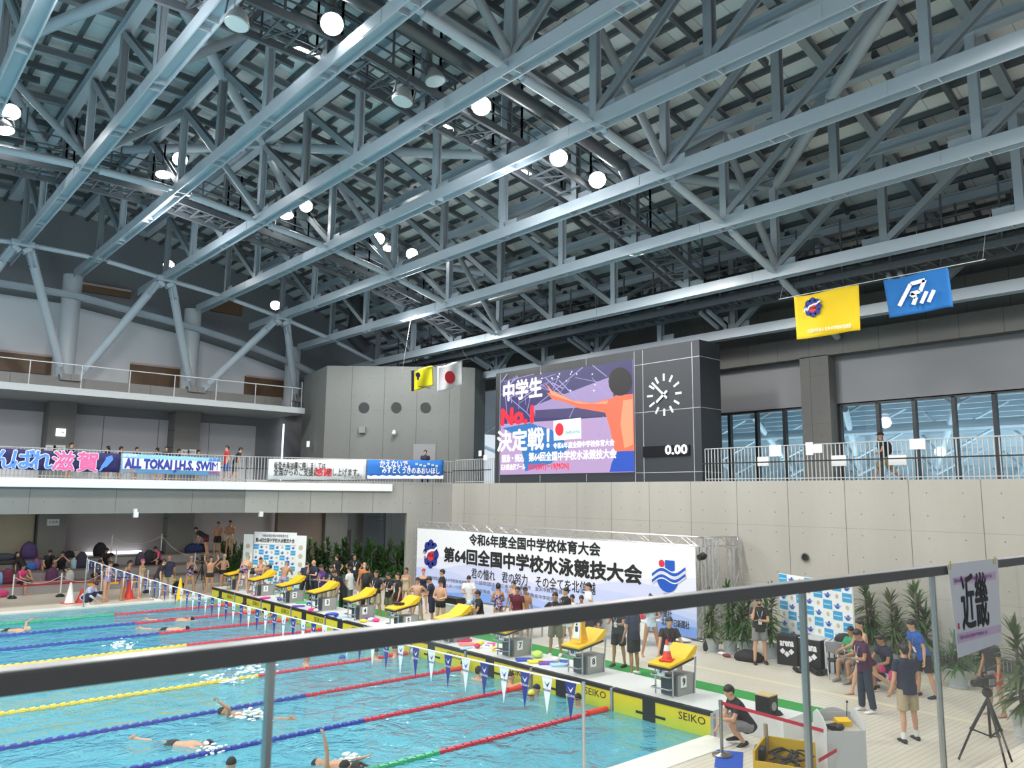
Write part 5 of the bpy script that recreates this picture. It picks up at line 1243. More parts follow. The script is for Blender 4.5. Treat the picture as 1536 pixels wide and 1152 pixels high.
HO = ['first', 'second', 'third', 'fourth', 'fifth', 'sixth', 'seventh', 'eighth', 'ninth', 'tenth']
for i, p in enumerate(hg): plant('bushy' if i % 2 else 'tall', Vector((p.x + .35 * (i % 3), p.y + .4 * (i % 2), DECK)), 1.12, i * 1.7, 'dark green leafy plant in the hedge right of the white backdrop, %s from the backdrop' % HO[i])
for i, p in enumerate(hg[:9]): plant('tall' if i % 2 else 'bushy', Vector((p.x + .55, p.y + .25, DECK)), 1.15, i * 2.3 + 1, 'dark green leafy plant in the back row of the hedge, %s from the backdrop' % HO[i])
for i, (u, v) in enumerate(((337, 872), (349, 872), (356, 876))): plant('bushy', gz(u, v), 1.15, i * 2.1, 'dark leafy plant left of the white backdrop, %s' % ['outermost', 'middle', 'innermost'][i])
for u, v, k, s, rz, lb in ((1069, 977, 'light', 1.0, .4, 'plant with browning leaves beside the banner truss'), (1096, 980, 'tall', 1.05, 2, 'tall plant second from the banner truss'), (1119, 983, 'bushy', 1.08, 3, 'bushy plant left of the masked person'), (1157, 987, 'tall', 1.05, 5, 'tall plant between the masked person and the checked backdrop'),
    (1308, 992, 'tall', 1.2, 1, 'tall plant right of the checked backdrop'), (1345, 1004, 'light', 1.15, 2.2, 'grey green plant behind the kneeling person'), (1385, 1008, 'bushy', 1.35, .5, 'large bushy plant behind the person in black and blue'), (1438, 1032, 'low', 1.2, 4, 'low plant in a pale pot under the region sign'), (1478, 1024, 'low', 1.15, 2, 'low plant behind the region sign post'), (1542, 1108, 'light', 1.25, 1.2, 'plant at the right edge behind the tripod')):
    plant(k, gz(u, v), s, rz, lb)
# ------------------------------------------------------------------ tables, chairs and cases in front of the banner
m_tab = mat('table_white', (.74, .74, .72), .45)
def table(label, p, L, rz, w=.6, skirt=True):
    t = thing('long_table', label, 'table', p, rz)
    q = MB(); q.box((0, 0, .70), (w, L, .04)); q.build('tabletop', m_tab, t, local=True, bevel=.006)
    if skirt: q = MB(); q.box((-w / 2 + .02, 0, .42), (.015, L * .96, .5)); q.build('front_panel', m_tab, t, local=True)
    for sx in (-1, 1):
        for sy in (-1, 1): q = MB(); q.bar((sx * w * .4, sy * L * .44, 0), (sx * w * .4, sy * L * .44, .69), .035, .035); q.build('leg', m_alu, t, local=True)
    return t
TB1, TB2, TB3 = gz(684, 938), gz(716, 944), gz(915, 964)
table('white table with a black case on it behind the boys in trunks', TB1, 1.7, 0); table('white table beside the seated person in black polo', TB2 + Vector((.5, -1.6, 0)), 1.7, 0); table('white table behind the person reading by block 8', Vector((TB3.x + .7, TB3.y, DECK)), 2.4, 0)
q = MB(); q.box(TB1 + Vector((0, .2, .82)), (.4, .9, .2)); tag(q.build('equipment_case', m_black, bevel=.01), 'flat black equipment case on the left white table', 'case')
q = MB(); q.box(TB2 + Vector((.45, -1.6, .80)), (.3, .4, .16)); tag(q.build('printer', mat('printer_white', (.7, .7, .7), .4), bevel=.02), 'small white printer on the table by the seated person', 'printer')
q = MB(); q.box(TB3 + Vector((.7, .4, .85)), (.3, .5, .24)); tag(q.build('equipment_case', m_black, bevel=.02), 'black case on the table behind block 8', 'case')
q = MB(); q.box(TB3 + Vector((.7, -.6, .80)), (.25, .3, .14)); tag(q.build('red_box', mat('box_red', (.6, .03, .06), .5), bevel=.02), 'small red box on the table behind block 8', 'box')
for u, v, lb in ((862, 957, 'left'), (875, 959, 'right')):
    p = gz(u, v); t = thing('stool', 'plain stool under the %s seated person with bare knees' % lb, 'stool', Vector((p.x + .3, p.y, DECK)))
    q = MB(); q.box((0, 0, .43), (.4, .4, .04)); q.build('seat', m_frame, t, local=True)
    for sx in (-1, 1):
        for sy in (-1, 1): q = MB(); q.bar((sx * .17, sy * .17, 0), (sx * .15, sy * .15, .42), .025, .025); q.build('leg', m_alu, t, local=True)
# ------------------------------------------------------------------ bags and small things on the deck
def bag(name, label, p, d, col, cat='bag', rz=0.0, strap=True, group=None):
    t = thing(name, label, cat, p, rz, group); q = MB(); m = mat('bag_' + str(col), col, .75, var=.3, scale=12)
    n = 12; rings = []
    for i in range(7):
        f = i / 6; s = (.88, 1.0, 1.02, .98, .9, .72, .35)[i]; rings.append([Vector((math.copysign(abs(math.cos(a)) ** .6, math.cos(a)) * d[0] / 2 * s, math.copysign(abs(math.sin(a)) ** .6, math.sin(a)) * d[1] / 2 * s, d[2] * f)) for a in [2 * math.pi * k / n for k in range(n)]])
    q.loft(rings); q.build('body', m, t, smooth=True, local=True, sharp=60)
    if strap:
        q = MB(); pts = [Vector((d[0] * .2 * math.cos(a), d[1] * .4, d[2] * (.8 + .22 * math.sin(a)))) for a in [i * math.pi / 6 for i in range(7)]]; q.path(pts, .012, 6); q.build('handle', m_black, t, local=True)
        q = MB(); q.box((0, -d[1] * .46, d[2] * .32), (d[0] * .62, d[1] * .16, d[2] * .4)); q.build('front_pocket', m, t, local=True, bevel=.02)
    return t
CK_ = (.012, .012, .014)
bag('backpack', 'black backpack against the banner truss leg', gz(1063, 976), (.34, .26, .48), CK_); bag('sports_bag', 'flat black sports bag left of the masked person', gz(1123, 991), (.5, .75, .28), CK_, rz=.2); bag('backpack', 'black backpack beside the squatting person at the pool corner', gz(1166, 1106), (.36, .34, .48), CK_)
for u, v, n, lb in ((1083, 983, 0, 'white'), (1090, 986, 1, 'maroon')):
    q = MB(); p = gz(u, v); q.ball(p + Vector((0, 0, .05)), (.06, .14, .05)); tag(q.build('shoe', fab_ if False else mat('shoe_' + lb, (.7, .7, .7) if n == 0 else (.2, .02, .04), .6), smooth=True), '%s shoe lying in front of the potted plants' % lb, 'shoe')
q = MB(); p = gz(1020, 962); q.ball(p + Vector((0, 0, .06)), (.22, .4, .06)); tag(q.build('towel', mat('towel_white', (.7, .7, .7), .9), smooth=True), 'crumpled white towel on the deck at the foot of the banner', 'towel')
# padded black cases with white lettering
pa = gz(1181, 998); c0, c1 = gz(1166, 996), gz(1197, 1000); xd = (c1 - c0).normalized(); nn = xd.cross(Vector((0, 0, 1)))
def case(label, a, b, h, dep, lettering, top=None):
    xd = (b - a).normalized(); n = xd.cross(Vector((0, 0, 1))); t = thing('padded_case', label, 'case', (a + b) / 2, 0)
    q = MB(); q.poly([a, b, b + Vector((0, 0, h)), a + Vector((0, 0, h))], -n * dep); q.build('case', m_black, t, bevel=.015)
    if top: q = MB(); q.poly([a + Vector((0, 0, h)), b + Vector((0, 0, h)), b + Vector((0, 0, h)) - n * dep, a + Vector((0, 0, h)) - n * dep], (0, 0, .02)); q.build('lid', top, t)
    w = (b - a).length; c = (a + b) / 2 + n * .006
    if lettering:
        text('lettering', 'arena', .26, m_wt, c + Vector((0, 0, h * .74)), xd, ZZ, t, width=w * .66, bold=.012, ext=.002)
        q = MB()
        for i in range(3):
            o = (i - 1) * w * .21; zc = h * (.46 - .09 * (i == 1)); q.poly([c + xd * (o - w * .14) + Vector((0, 0, zc)), c + xd * o + Vector((0, 0, zc - .08)), c + xd * (o + w * .14) + Vector((0, 0, zc)), c + xd * o + Vector((0, 0, zc + .08))], n * .003)
        q.build('diamond_mark', m_wt, t)
    return t
m_lid = mat('lid_grey', (.5, .51, .5), .5)
case('black padded case with white lettering left of the glass post', c0, c1, .78, .32, True)
d0, d1 = gz(1199, 1003), gz(1232, 1009); case('black padded case with a grey lid behind the glass post', d0, d1, .78, .9, True, m_lid)
for i in range(3):
    a = d1 + xd * (.10 + i * .13); q = MB(); q.poly([a, a + xd * .09, a + xd * .09 + Vector((0, 0, .80)), a + Vector((0, 0, .80))], -nn * .9 if nn.x < 0 else nn * .9); tag(q.build('folding_table', mat('panel_pale', (.52, .54, .55), .5)), 'folded pale table stacked on edge, %s beside the black cases' % ['first', 'second', 'third'][i], 'folded table')
q = MB(); pc = [gz(1192 + i * 5, 1006 + 3.2 * math.sin(i * 1.1) + i * .7) + Vector((0, 0, .06)) for i in range(11)]; q.path(pc, .06, 8); tag(q.build('cable_bag', m_black, smooth=True), 'long black rolled bag on the deck before the cases', 'bag')
def chair(label, p, rz):
    t = thing('folding_chair', label, 'chair', p, rz)
    q = MB(); q.box((0, 0, .44), (.42, .40, .03)); q.build('seat', m_black, t, local=True, bevel=.01)
    q = MB(); q.box((0, -.20, .72), (.42, .02, .26), rot=Matrix.Rotation(R(8), 3, 'X')); q.build('backrest', mat('chair_grey', (.34, .35, .36), .35, metal=.4), t, local=True, bevel=.01)
    for sx in (-1, 1):
        q = MB(); q.tube((sx * .22, .20, 0), (sx * .22, -.22, .85), .013, 8); q.build('leg', m_chr, t, local=True); q = MB(); q.tube((sx * .20, -.24, 0), (sx * .20, .12, .44), .013, 8); q.build('leg', m_chr, t, local=True)
    return t
chair('silver backed folding chair beside the stacked folded tables', gz(1256, 1018), 2.2); chair('silver backed folding chair beside the seated person', gz(1272, 1016), 2.5)
q = MB(); q.ball(gz(1262, 1012) + Vector((.1, -.1, .86)), (.3, .26, .16)); tag(q.build('jacket', fab_ if False else mat('jacket_black', (.015, .015, .018), .8, var=.3), smooth=True), 'black jacket heaped over the folding chairs', 'jacket')
q = MB(); q.box((WX - .05, 6.9, .33), (.08, 3.6, .3)); o = q.build('vent_grille', m_frame); tag(o, 'dark ventilation grille along the foot of the concrete wall', 'grille')
q = MB()
for i in range(40): q.box((WX - .095, 5.15 + i * .09, .33), (.012, .02, .28))
q.build('slats', m_bg, o)
# ------------------------------------------------------------------ tripods
def tripod(label, p, h, spread, s=1.0, rz=0.0):
    t = thing('camera_tripod', label, 'tripod', p, rz); top = Vector((0, 0, h))
    for i in range(3):
        a = i * 2.094 + .5; f = Vector((math.cos(a) * spread, math.sin(a) * spread, .01)); q = MB(); q.tube(top - Vector((0, 0, .1)), top.lerp(f, .55), .022 * s, 8); q.tube(top.lerp(f, .5), f, .015 * s, 8); q.ball(top.lerp(f, .54), .03 * s); q.build('leg', m_black, t, local=True, smooth=True)
    q = MB()
    for i in range(3):
        a, b = i * 2.094 + .5, (i + 1) * 2.094 + .5; q.tube(Vector((math.cos(a) * spread, math.sin(a) * spread, 0)) * .52 + Vector((0, 0, h * .46)), Vector((0, 0, h * .40)), .012 * s, 6)
    q.tube((0, 0, h * .38), (0, 0, h), .018 * s, 8); q.ball((0, 0, h), .07 * s); q.build('spreader', m_black, t, local=True, smooth=True)
    v = thing('video_camera', label.replace('tripod holding a', 'black').replace('tripod', 'video camera on the tripod'), 'camera', Vector(p) + Vector((0, 0, h + .06)), rz)
    q = MB(); q.box((0, 0, .12), (.13, .34, .17)); q.tube((0, .17, .12), (0, .36, .12), .06, 12); q.build('body', m_black, v, local=True, bevel=.015)
    q = MB(); q.box((0, -.02, .27), (.03, .26, .03)); q.box((0, .10, .24), (.03, .03, .07)); q.box((0, -.12, .24), (.03, .03, .07)); q.build('handle', m_black, v, local=True)
    q = MB(); q.box((-.13, .05, .14), (.02, .14, .10)); q.tube((-.14, .0, .3), (-.14, .14, .3), .03, 8); q.build('viewfinder', mat('camera_grey', (.2, .2, .21), .4), v, local=True)
    return t
tripod('tall black video tripod standing on the deck at the right edge', gz(1489, 1149), 1.18, .5, 1.2, 1.3)
tripod('small black video tripod on the far deck by the bench tiers', gz(301, 887), 1.25, .35, .9, .4)
# ------------------------------------------------------------------ near right: lectern, stanchion, belts, cart
LP = gz(1263, 1174)
lt = thing('lectern', 'white curved lectern with a yellow device and microphone on top', 'lectern', (LP.x, LP.y, DECK), R(-35)); lt.scale = (.86, .86, .9)
q = MB()
for sx in (-1, 1): q.poly([(sx * .36, -.22, 0), (sx * .36, .24, 0), (sx * .36, .26, 1.12), (sx * .36, .10, 1.22), (sx * .36, -.12, 1.12), (sx * .36, -.24, .98)], (sx * .02, 0, 0))
q.build('side_panels', mat('lectern_white', (.56, .58, .59), .35), lt, local=True, bevel=.01)
q = MB(); q.box((0, .25, .58), (.72, .02, 1.08)); q.box((0, -.23, .46), (.72, .02, .92)); q.poly([(-.36 + i * .09, .25, 1.08 + .12 * math.sin(i * math.pi / 8)) for i in range(9)] + [(.36, .25, .9), (-.36, .25, .9)], (0, .015, 0)); q.build('front_panel', mat('lectern_grey', (.46, .475, .49), .35), lt, local=True)
q = MB(); q.box((0, 0, .92), (.70, .46, .02), rot=Matrix.Rotation(R(12), 3, 'X')); q.build('desk', mat('lectern_cream', (.5, .47, .4), .5), lt, local=True)
q = MB(); q.tube((.24, .18, .95), (.26, .16, 1.30), .008, 6); q.ball((.26, .16, 1.31), .022); q.build('microphone', m_black, lt, local=True)
q = MB(); q.box((.10, .06, .99), (.26, .18, .10), rot=Matrix.Rotation(R(12), 3, 'X')); o = q.build('yellow_device', m_by, None); o.location = (0, 0, 0)
o.matrix_basis = lt.matrix_basis.copy(); tag(o, 'yellow box shaped device lying on the lectern', 'device')
q = MB(); q.box((-.12, -.05, .96), (.28, .16, .05), rz=.4); q.ball((-.08, -.16, .96), (.09, .06, .05)); o = q.build('headset', m_black, None, smooth=True); o.matrix_basis = lt.matrix_basis.copy(); tag(o, 'black headset lying on the lectern', 'headset')
SP = gz(1083, 1134); st_ = thing('stanchion', 'steel belt stanchion on a blue mat at the pool corner', 'stanchion', SP)
q = MB(); q.lathe((0, 0, .012), [(.17, 0), (.17, .02), (.06, .05), (.03, .06)], 24); q.build('base', m_post, st_, smooth=True, local=True); q = MB(); q.tube((0, 0, .05), (0, 0, .86), .03, 14); q.tube((0, 0, .80), (0, 0, .92), .036, 14); q.build('post', m_post, st_, smooth=True, local=True)
bm_ = gz(1100, 1140); q = MB(); q.box(bm_ + Vector((-.05, .05, .004)), (.95, .45, .008), rz=.55); tag(q.build('blue_mat', mat('mat_blue', (.01, .07, .42), .8)), 'small bright blue mat under the stanchion', 'mat')
belt = mat('belt_red', (.42, .015, .04), .6)
q = MB(); q.bar(SP + Vector((0, 0, .88)), Vector((LP.x - .33, LP.y + .02, .86)), .006, .055); tag(q.build('barrier_belt', belt), 'dark red barrier belt stretched from the stanchion to the lectern', 'belt')
q = MB(); q.bar(gz(1228, 1141, .55), Vector((LP.x - .32, LP.y - .1, .62)), .006, .055); tag(q.build('barrier_belt', belt), 'short lower red belt left of the lectern', 'belt')
CP = gz(1180, 1185); ct = thing('tool_cart', 'yellow sided cart loaded with black cables at the bottom edge', 'cart', (CP.x, CP.y, DECK), .35)
q = MB(); q.box((0, .38, .42), (.9, .03, .42)); q.box((.44, 0, .42), (.03, .76, .42)); q.box((-.44, 0, .35), (.03, .76, .28)); q.box((0, 0, .2), (.9, .78, .04)); q.build('tray', mat('cart_yellow', (.50, .33, .02), .5), ct, local=True)
q = MB(); q.tube((.40, .36, .4), (.40, .36, .82), .035, 10); q.build('corner_post', mat('post_tan', (.3, .24, .16), .6), ct, local=True)
for sx in (-1, 1):
    for sy in (-1, 1): q = MB(); q.tube((sx * .36, sy * .3 - .02, .07), (sx * .36, sy * .3 + .02, .07), .07, 12); q.build('wheel', m_black, ct, local=True)
rnd = random.Random(4); q = MB()
for i in range(9):
    c = Vector((rnd.uniform(-.25, .25), rnd.uniform(-.2, .2), .46 + i * .012)); r = rnd.uniform(.12, .22); q.path([c + Vector((r * math.cos(a), r * math.sin(a), .02 * math.sin(3 * a))) for a in [k * math.pi / 8 for k in range(17)]], .014, 5)
o = q.build('cable_coil', m_black); o.location = (CP.x, CP.y, 0); tag(o, 'tangle of black cables heaped in the yellow cart', 'cables', kind='stuff')
q = MB(); q.box(gz(1140, 1130, .55), (.22, .16, .2), rz=.4); tag(q.build('battery_box', m_black, bevel=.02), 'black box on the left edge of the cart', 'box'); 
p = gz(1134, 1076, .46); p.x = max(p.x, 13.8); q = MB(); q.box(p + Vector((0, 0, .17)), (.30, .30, .34)); o = q.build('horn_speaker', m_black, bevel=.01); tag(o, 'black speaker box with a tan top on the end of the start platform', 'speaker'); q = MB(); q.box(p + Vector((0, 0, .35)), (.30, .30, .02)); q.build('lid', mat('tan_lid', (.55, .42, .2), .6), o); q = MB(); q.tube(p + Vector((0, -.15, .16)), p + Vector((0, -.16, .16)), .08, 16); q.build('cone', m_bg, o)
# ------------------------------------------------------------------ left: posts with rope, red tape, cones, bags on the tiers
m_chn = mat('rope_white', (.6, .6, .58), .7)
def rpost(label, p, h=.95):
    t = thing('rope_post', label, 'post', p, 0, 'white rope posts by the bench tiers'); q = MB(); q.lathe((0, 0, 0), [(.17, 0), (.17, .05), (.09, .11), (.04, .13)], 16); q.build('base', m_black, t, smooth=True, local=True)
    q = MB(); q.tube((0, 0, .12), (0, 0, h), .028, 10); q.ball((0, 0, h), .03); q.build('post', m_cw, t, smooth=True, local=True); return Vector(p) + Vector((0, 0, h * .92))
rp = [rpost('leftmost white rope post in front of the bench tiers', gz(18, 898)), rpost('white rope post left of the white cone', gz(90, 895)), rpost('white rope post behind the lilac swimmer', gz(151, 891)), rpost('white rope post behind the pink capped swimmer', gz(220, 889))]
def hang(label, a, b, sag, r=.012, m=m_chn):
    q = MB(); q.path([a.lerp(b, i / 12) - Vector((0, 0, sag * 4 * (i / 12) * (1 - i / 12))) for i in range(13)], r, 6); tag(q.build('rope', m, smooth=True), label, 'rope')
for a, b, lb in zip(rp[:-1], rp[1:], ('leftmost', 'middle', 'right hand')): hang('%s white rope slung between the posts on the far deck' % lb, a, b, .3)
u3 = [rpost('white rope post on the top tier left of the strip of daylight', Vector((gy(166, 834, 41.3).x, 41.3, 1.43))), rpost('white rope post on the top tier before the right pillar', Vector((gy(241, 831, 41.3).x, 41.3, 1.43))), rpost('white rope post on the second tier above the lilac swimmer', Vector((gy(173, 848, 40.6).x, 40.6, .98))), rpost('white rope post beside the small tripod', Vector((gy(291, 862, 39.9).x, 39.9, .53)))]
hang('white rope slung along the top tier', u3[0], u3[1], .35); hang('white rope running down beside the small tripod', u3[3], u3[1], .3)
q = MB(); a, b = gy(-20, 882, 38.5), gy(113, 874, 38.5); c, d = gy(144, 873, 38.4), gy(228, 868, 38.0); q.bar(a, b, .006, .06); q.bar(b, c, .006, .05); q.bar(c, d, .006, .06); tag(q.build('red_tape', belt), 'long red barrier tape in front of the bench tiers', 'tape')
cone('traffic_cone', 'white cone with a red base beside the crouching referee', gz(104, 905), .78, m_cw, .2, None, m_cone)
cone('traffic_cone', 'red cone half hidden behind the crouching referee', gz(122, 903), .5, m_cone, .2); cone('traffic_cone', 'red cone between two swimmers on the far deck', gz(193, 898), .78, m_cone, .2); cone('traffic_cone', 'yellow cone right of the bald man on the far deck', gz(269, 899), .85, m_cy, .17); cone('traffic_cone', 'slim yellow cone at the far end of the start platform', Vector((13.7, 33.4, .46)), .5, m_cy, .13); cone('traffic_cone', 'slim yellow cone between the third block and the backdrop', gz(434, 897), .8, m_cy, .14)
def onbench(u, y, z): return Vector((gy(u, 850, y).x, y, z))
T1, T2, T3 = .53, .98, 1.43
for nm, lb, p, dd, cc, ct_ in (('backpack', 'purple bag at the foot of the left lower pillar', onbench(41, 41.2, T3), (.7, .4, .75), (.07, .04, .14), 'bag'), ('cooler_box', 'red cooler box beside the purple bag', onbench(48, 41.2, T3), (.4, .3, .32), (.45, .02, .03), 'cooler'), ('cooler_box', 'blue and white cooler box on the second tier', onbench(46, 40.5, T2), (.42, .3, .36), (.03, .12, .4), 'cooler'), ('backpack', 'patterned backpack beside the blue cooler', onbench(54, 40.6, T2), (.36, .26, .5), (.16, .08, .2), 'bag'),
    ('backpack', 'dark backpack on the second tier near the water jug', onbench(122, 40.5, T2), (.5, .32, .72), (.03, .03, .06), 'bag'), ('backpack', 'black backpack against the mauve wall on the top tier', onbench(148, 41.4, T3), (.6, .35, .62), (.015, .012, .018), 'bag'), ('sports_bag', 'maroon bag beside the person in pink tee', onbench(13, 39.8, T1), (.5, .35, .62), (.14, .02, .05), 'bag'), ('sports_bag', 'blue bag at the left edge of the lowest tier', onbench(1, 39.8, T1), (.3, .3, .5), (.15, .35, .6), 'bag'), ('sports_bag', 'dark towel heap at the left end of the top tier', onbench(3, 41.3, T3), (1.1, .4, .28), (.05, .07, .10), 'bag'), ('sports_bag', 'black bag at the left end of the second tier', onbench(6, 40.5, T2 + .3), (.9, .4, .2), (.02, .02, .025), 'bag'),
    ('sports_bag', 'dark bag right of the left lower pillar', onbench(103, 41.3, T3), (.5, .3, .28), (.02, .02, .03), 'bag'), ('tote_bag', 'beige bundle on the top tier', onbench(112, 41.3, T3), (.4, .25, .3), (.45, .38, .3), 'bag'), ('backpack', 'large black bag behind the pink capped swimmer', onbench(222, 40.5, T2), (.55, .35, .7), (.012, .012, .02), 'bag'), ('backpack', 'black and grey bag left of the pink capped swimmer', onbench(210, 40.5, T2), (.45, .3, .62), (.05, .05, .07), 'bag'), ('backpack', 'second large black bag behind the leaning person', onbench(230, 40.5, T2), (.5, .35, .6), (.02, .02, .025), 'bag'), ('sports_bag', 'navy bag on the top tier before the right pillar', onbench(289, 41.2, T3), (.9, .4, .45), (.015, .03, .12), 'bag'), ('sports_bag', 'black bag on the top tier behind the bending boy', onbench(300, 41.5, T3), (.6, .4, .4), (.012, .012, .015), 'bag'), ('backpack', 'black bag beside the standing shirtless boy on the top tier', onbench(334, 41.5, T3), (.45, .3, .5), (.015, .015, .02), 'bag'),
    ('backpack', 'maroon bag under the person with hands at the face', onbench(79, 39.8, T1), (.5, .3, .6), (.10, .03, .09), 'bag'), ('sports_bag', 'black bag on the deck left of the yellow cone', gz(262, 892) + Vector((.3, .5, 0)), (.6, .4, .5), (.012, .012, .015), 'bag'), ('tote_bag', 'white carton on the lowest tier by the white cone', onbench(106, 39.8, T1), (.35, .25, .45), (.55, .56, .56), 'bag')):
    bag(nm, lb, p, dd, cc, ct_, rz=0, strap='cooler' not in nm and 'towel' not in lb and 'carton' not in lb)
q = MB(); p = onbench(110, 40.5, T2); q.lathe(p, [(.14, 0), (.14, .36), (.06, .42), (.06, .48)], 14); tag(q.build('water_jug', mat('jug_blue', (.42, .58, .66), .2), smooth=True), 'pale blue water jug on the second tier', 'jug')
q = MB(); q.ball(gz(2, 896) + Vector((0, 0, .16)), (.26, .2, .15)); tag(q.build('pink_bag', mat('bag_pink', (.6, .05, .2), .7), smooth=True), 'bright pink bundle on the deck at the left edge', 'bag')
for k, (u0, u1, y, z, c, lb) in enumerate(((-10, 14, 40.3, T2, (.45, .03, .05), 'red mat at the left end of the second tier'), (50, 110, 39.55, T1, (.62, .25, .27), 'pink and white mat along the lowest tier'), (98, 104, 40.35, T2, (.5, .6, .1), 'lime sheet on the second tier'))):
    a, b = gy(u0, 860, y).x, gy(u1, 860, y).x; q = MB(); q.span((a, y - .12, z), (b, y + .3, z + .03)); tag(q.build('floor_mat', mat('mat_%d' % k, c, .9)), lb, 'mat')
# yellow and black strip at the foot of the lower tier
hz = thing('hazard_strip', 'row of yellow marks along the lowest bench riser', 'marking', (0, 39.36, .3), 0, None)
a = gy(140, 877, 39.3).x
for i in range(9): q = MB(); q.box((a + i * .85, 39.385, .33), (.42, .03, .09)); q.build('mark', m_cy, hz)
# ------------------------------------------------------------------ people
m_skin = mat('skin', (0.56, 0.32, 0.20), 0.5, var=0.06, scale=14)
m_skin2 = mat('skin_tan', (0.43, 0.225, 0.125), 0.5, var=0.06, scale=14)
m_face = mat('face_dark', (0.03, 0.015, 0.012), 0.5)
m_hair = mat('hair_black', (0.012, 0.010, 0.010), 0.45, var=0.3, scale=60)
FAB = {'black': (0.014, 0.014, 0.017), 'navy': (0.014, 0.018, 0.045), 'white': (0.72, 0.73, 0.74), 'khaki': (0.40, 0.33, 0.21), 'olive': (0.16, 0.15, 0.09), 'grey': (0.20, 0.20, 0.21), 'purple': (0.07, 0.025, 0.17), 'plum': (0.055, 0.012, 0.05),
       'denim': (0.022, 0.032, 0.06), 'maroon': (0.10, 0.008, 0.02), 'pink': (0.70, 0.06, 0.24), 'blue': (0.02, 0.10, 0.42), 'lilac': (0.33, 0.28, 0.46), 'beige': (0.50, 0.40, 0.28), 'red': (0.55, 0.03, 0.04), 'sky': (0.38, 0.55, 0.72), 'shirtblue': (0.42, 0.46, 0.66), 'silver': (0.50, 0.53, 0.52), 'orange': (0.55, 0.20, 0.06),
       'teal': (0.03, 0.22, 0.20), 'yellow': (0.75, 0.70, 0.10), 'green': (0.03, 0.30, 0.13), 'paleblue': (0.55, 0.68, 0.80)}
def fab(c): return mat('cloth_' + c, FAB[c], 0.75, var=0.22, scale=22)
def fab_pattern():
    m, nt, b = new_mat('cloth_pattern'); tc = N(nt, 'ShaderNodeTexCoord'); v = N(nt, 'ShaderNodeTexVoronoi'); v.inputs['Scale'].default_value = 16
    nt.links.new(tc.outputs['Object'], v.inputs['Vector']); s = N(nt, 'ShaderNodeSeparateColor'); nt.links.new(v.outputs['Color'], s.inputs[0])
    nt.links.new(mix(nt, mth(nt, 'GREATER_THAN', s.outputs[0], 0.55), (0.03, 0.03, 0.08), mix(nt, s.outputs[1], (0.35, 0.05, 0.16), (0.45, 0.45, 0.6))), b.inputs['Base Color']); return m
m_pat = fab_pattern()
def fm(c): return m_pat if c == 'pattern' else fab(c)
def E_(lean=3, head=0, legs=((3, 4, 4), (-3, 4, 4)), arms=((5, 9, 14, 0), (5, 9, 14, 0)), twist=0, seat=None, foot=(0, 0)):
    return dict(lean=lean, head=head, legs=legs, arms=arms, twist=twist, seat=seat, foot=foot)
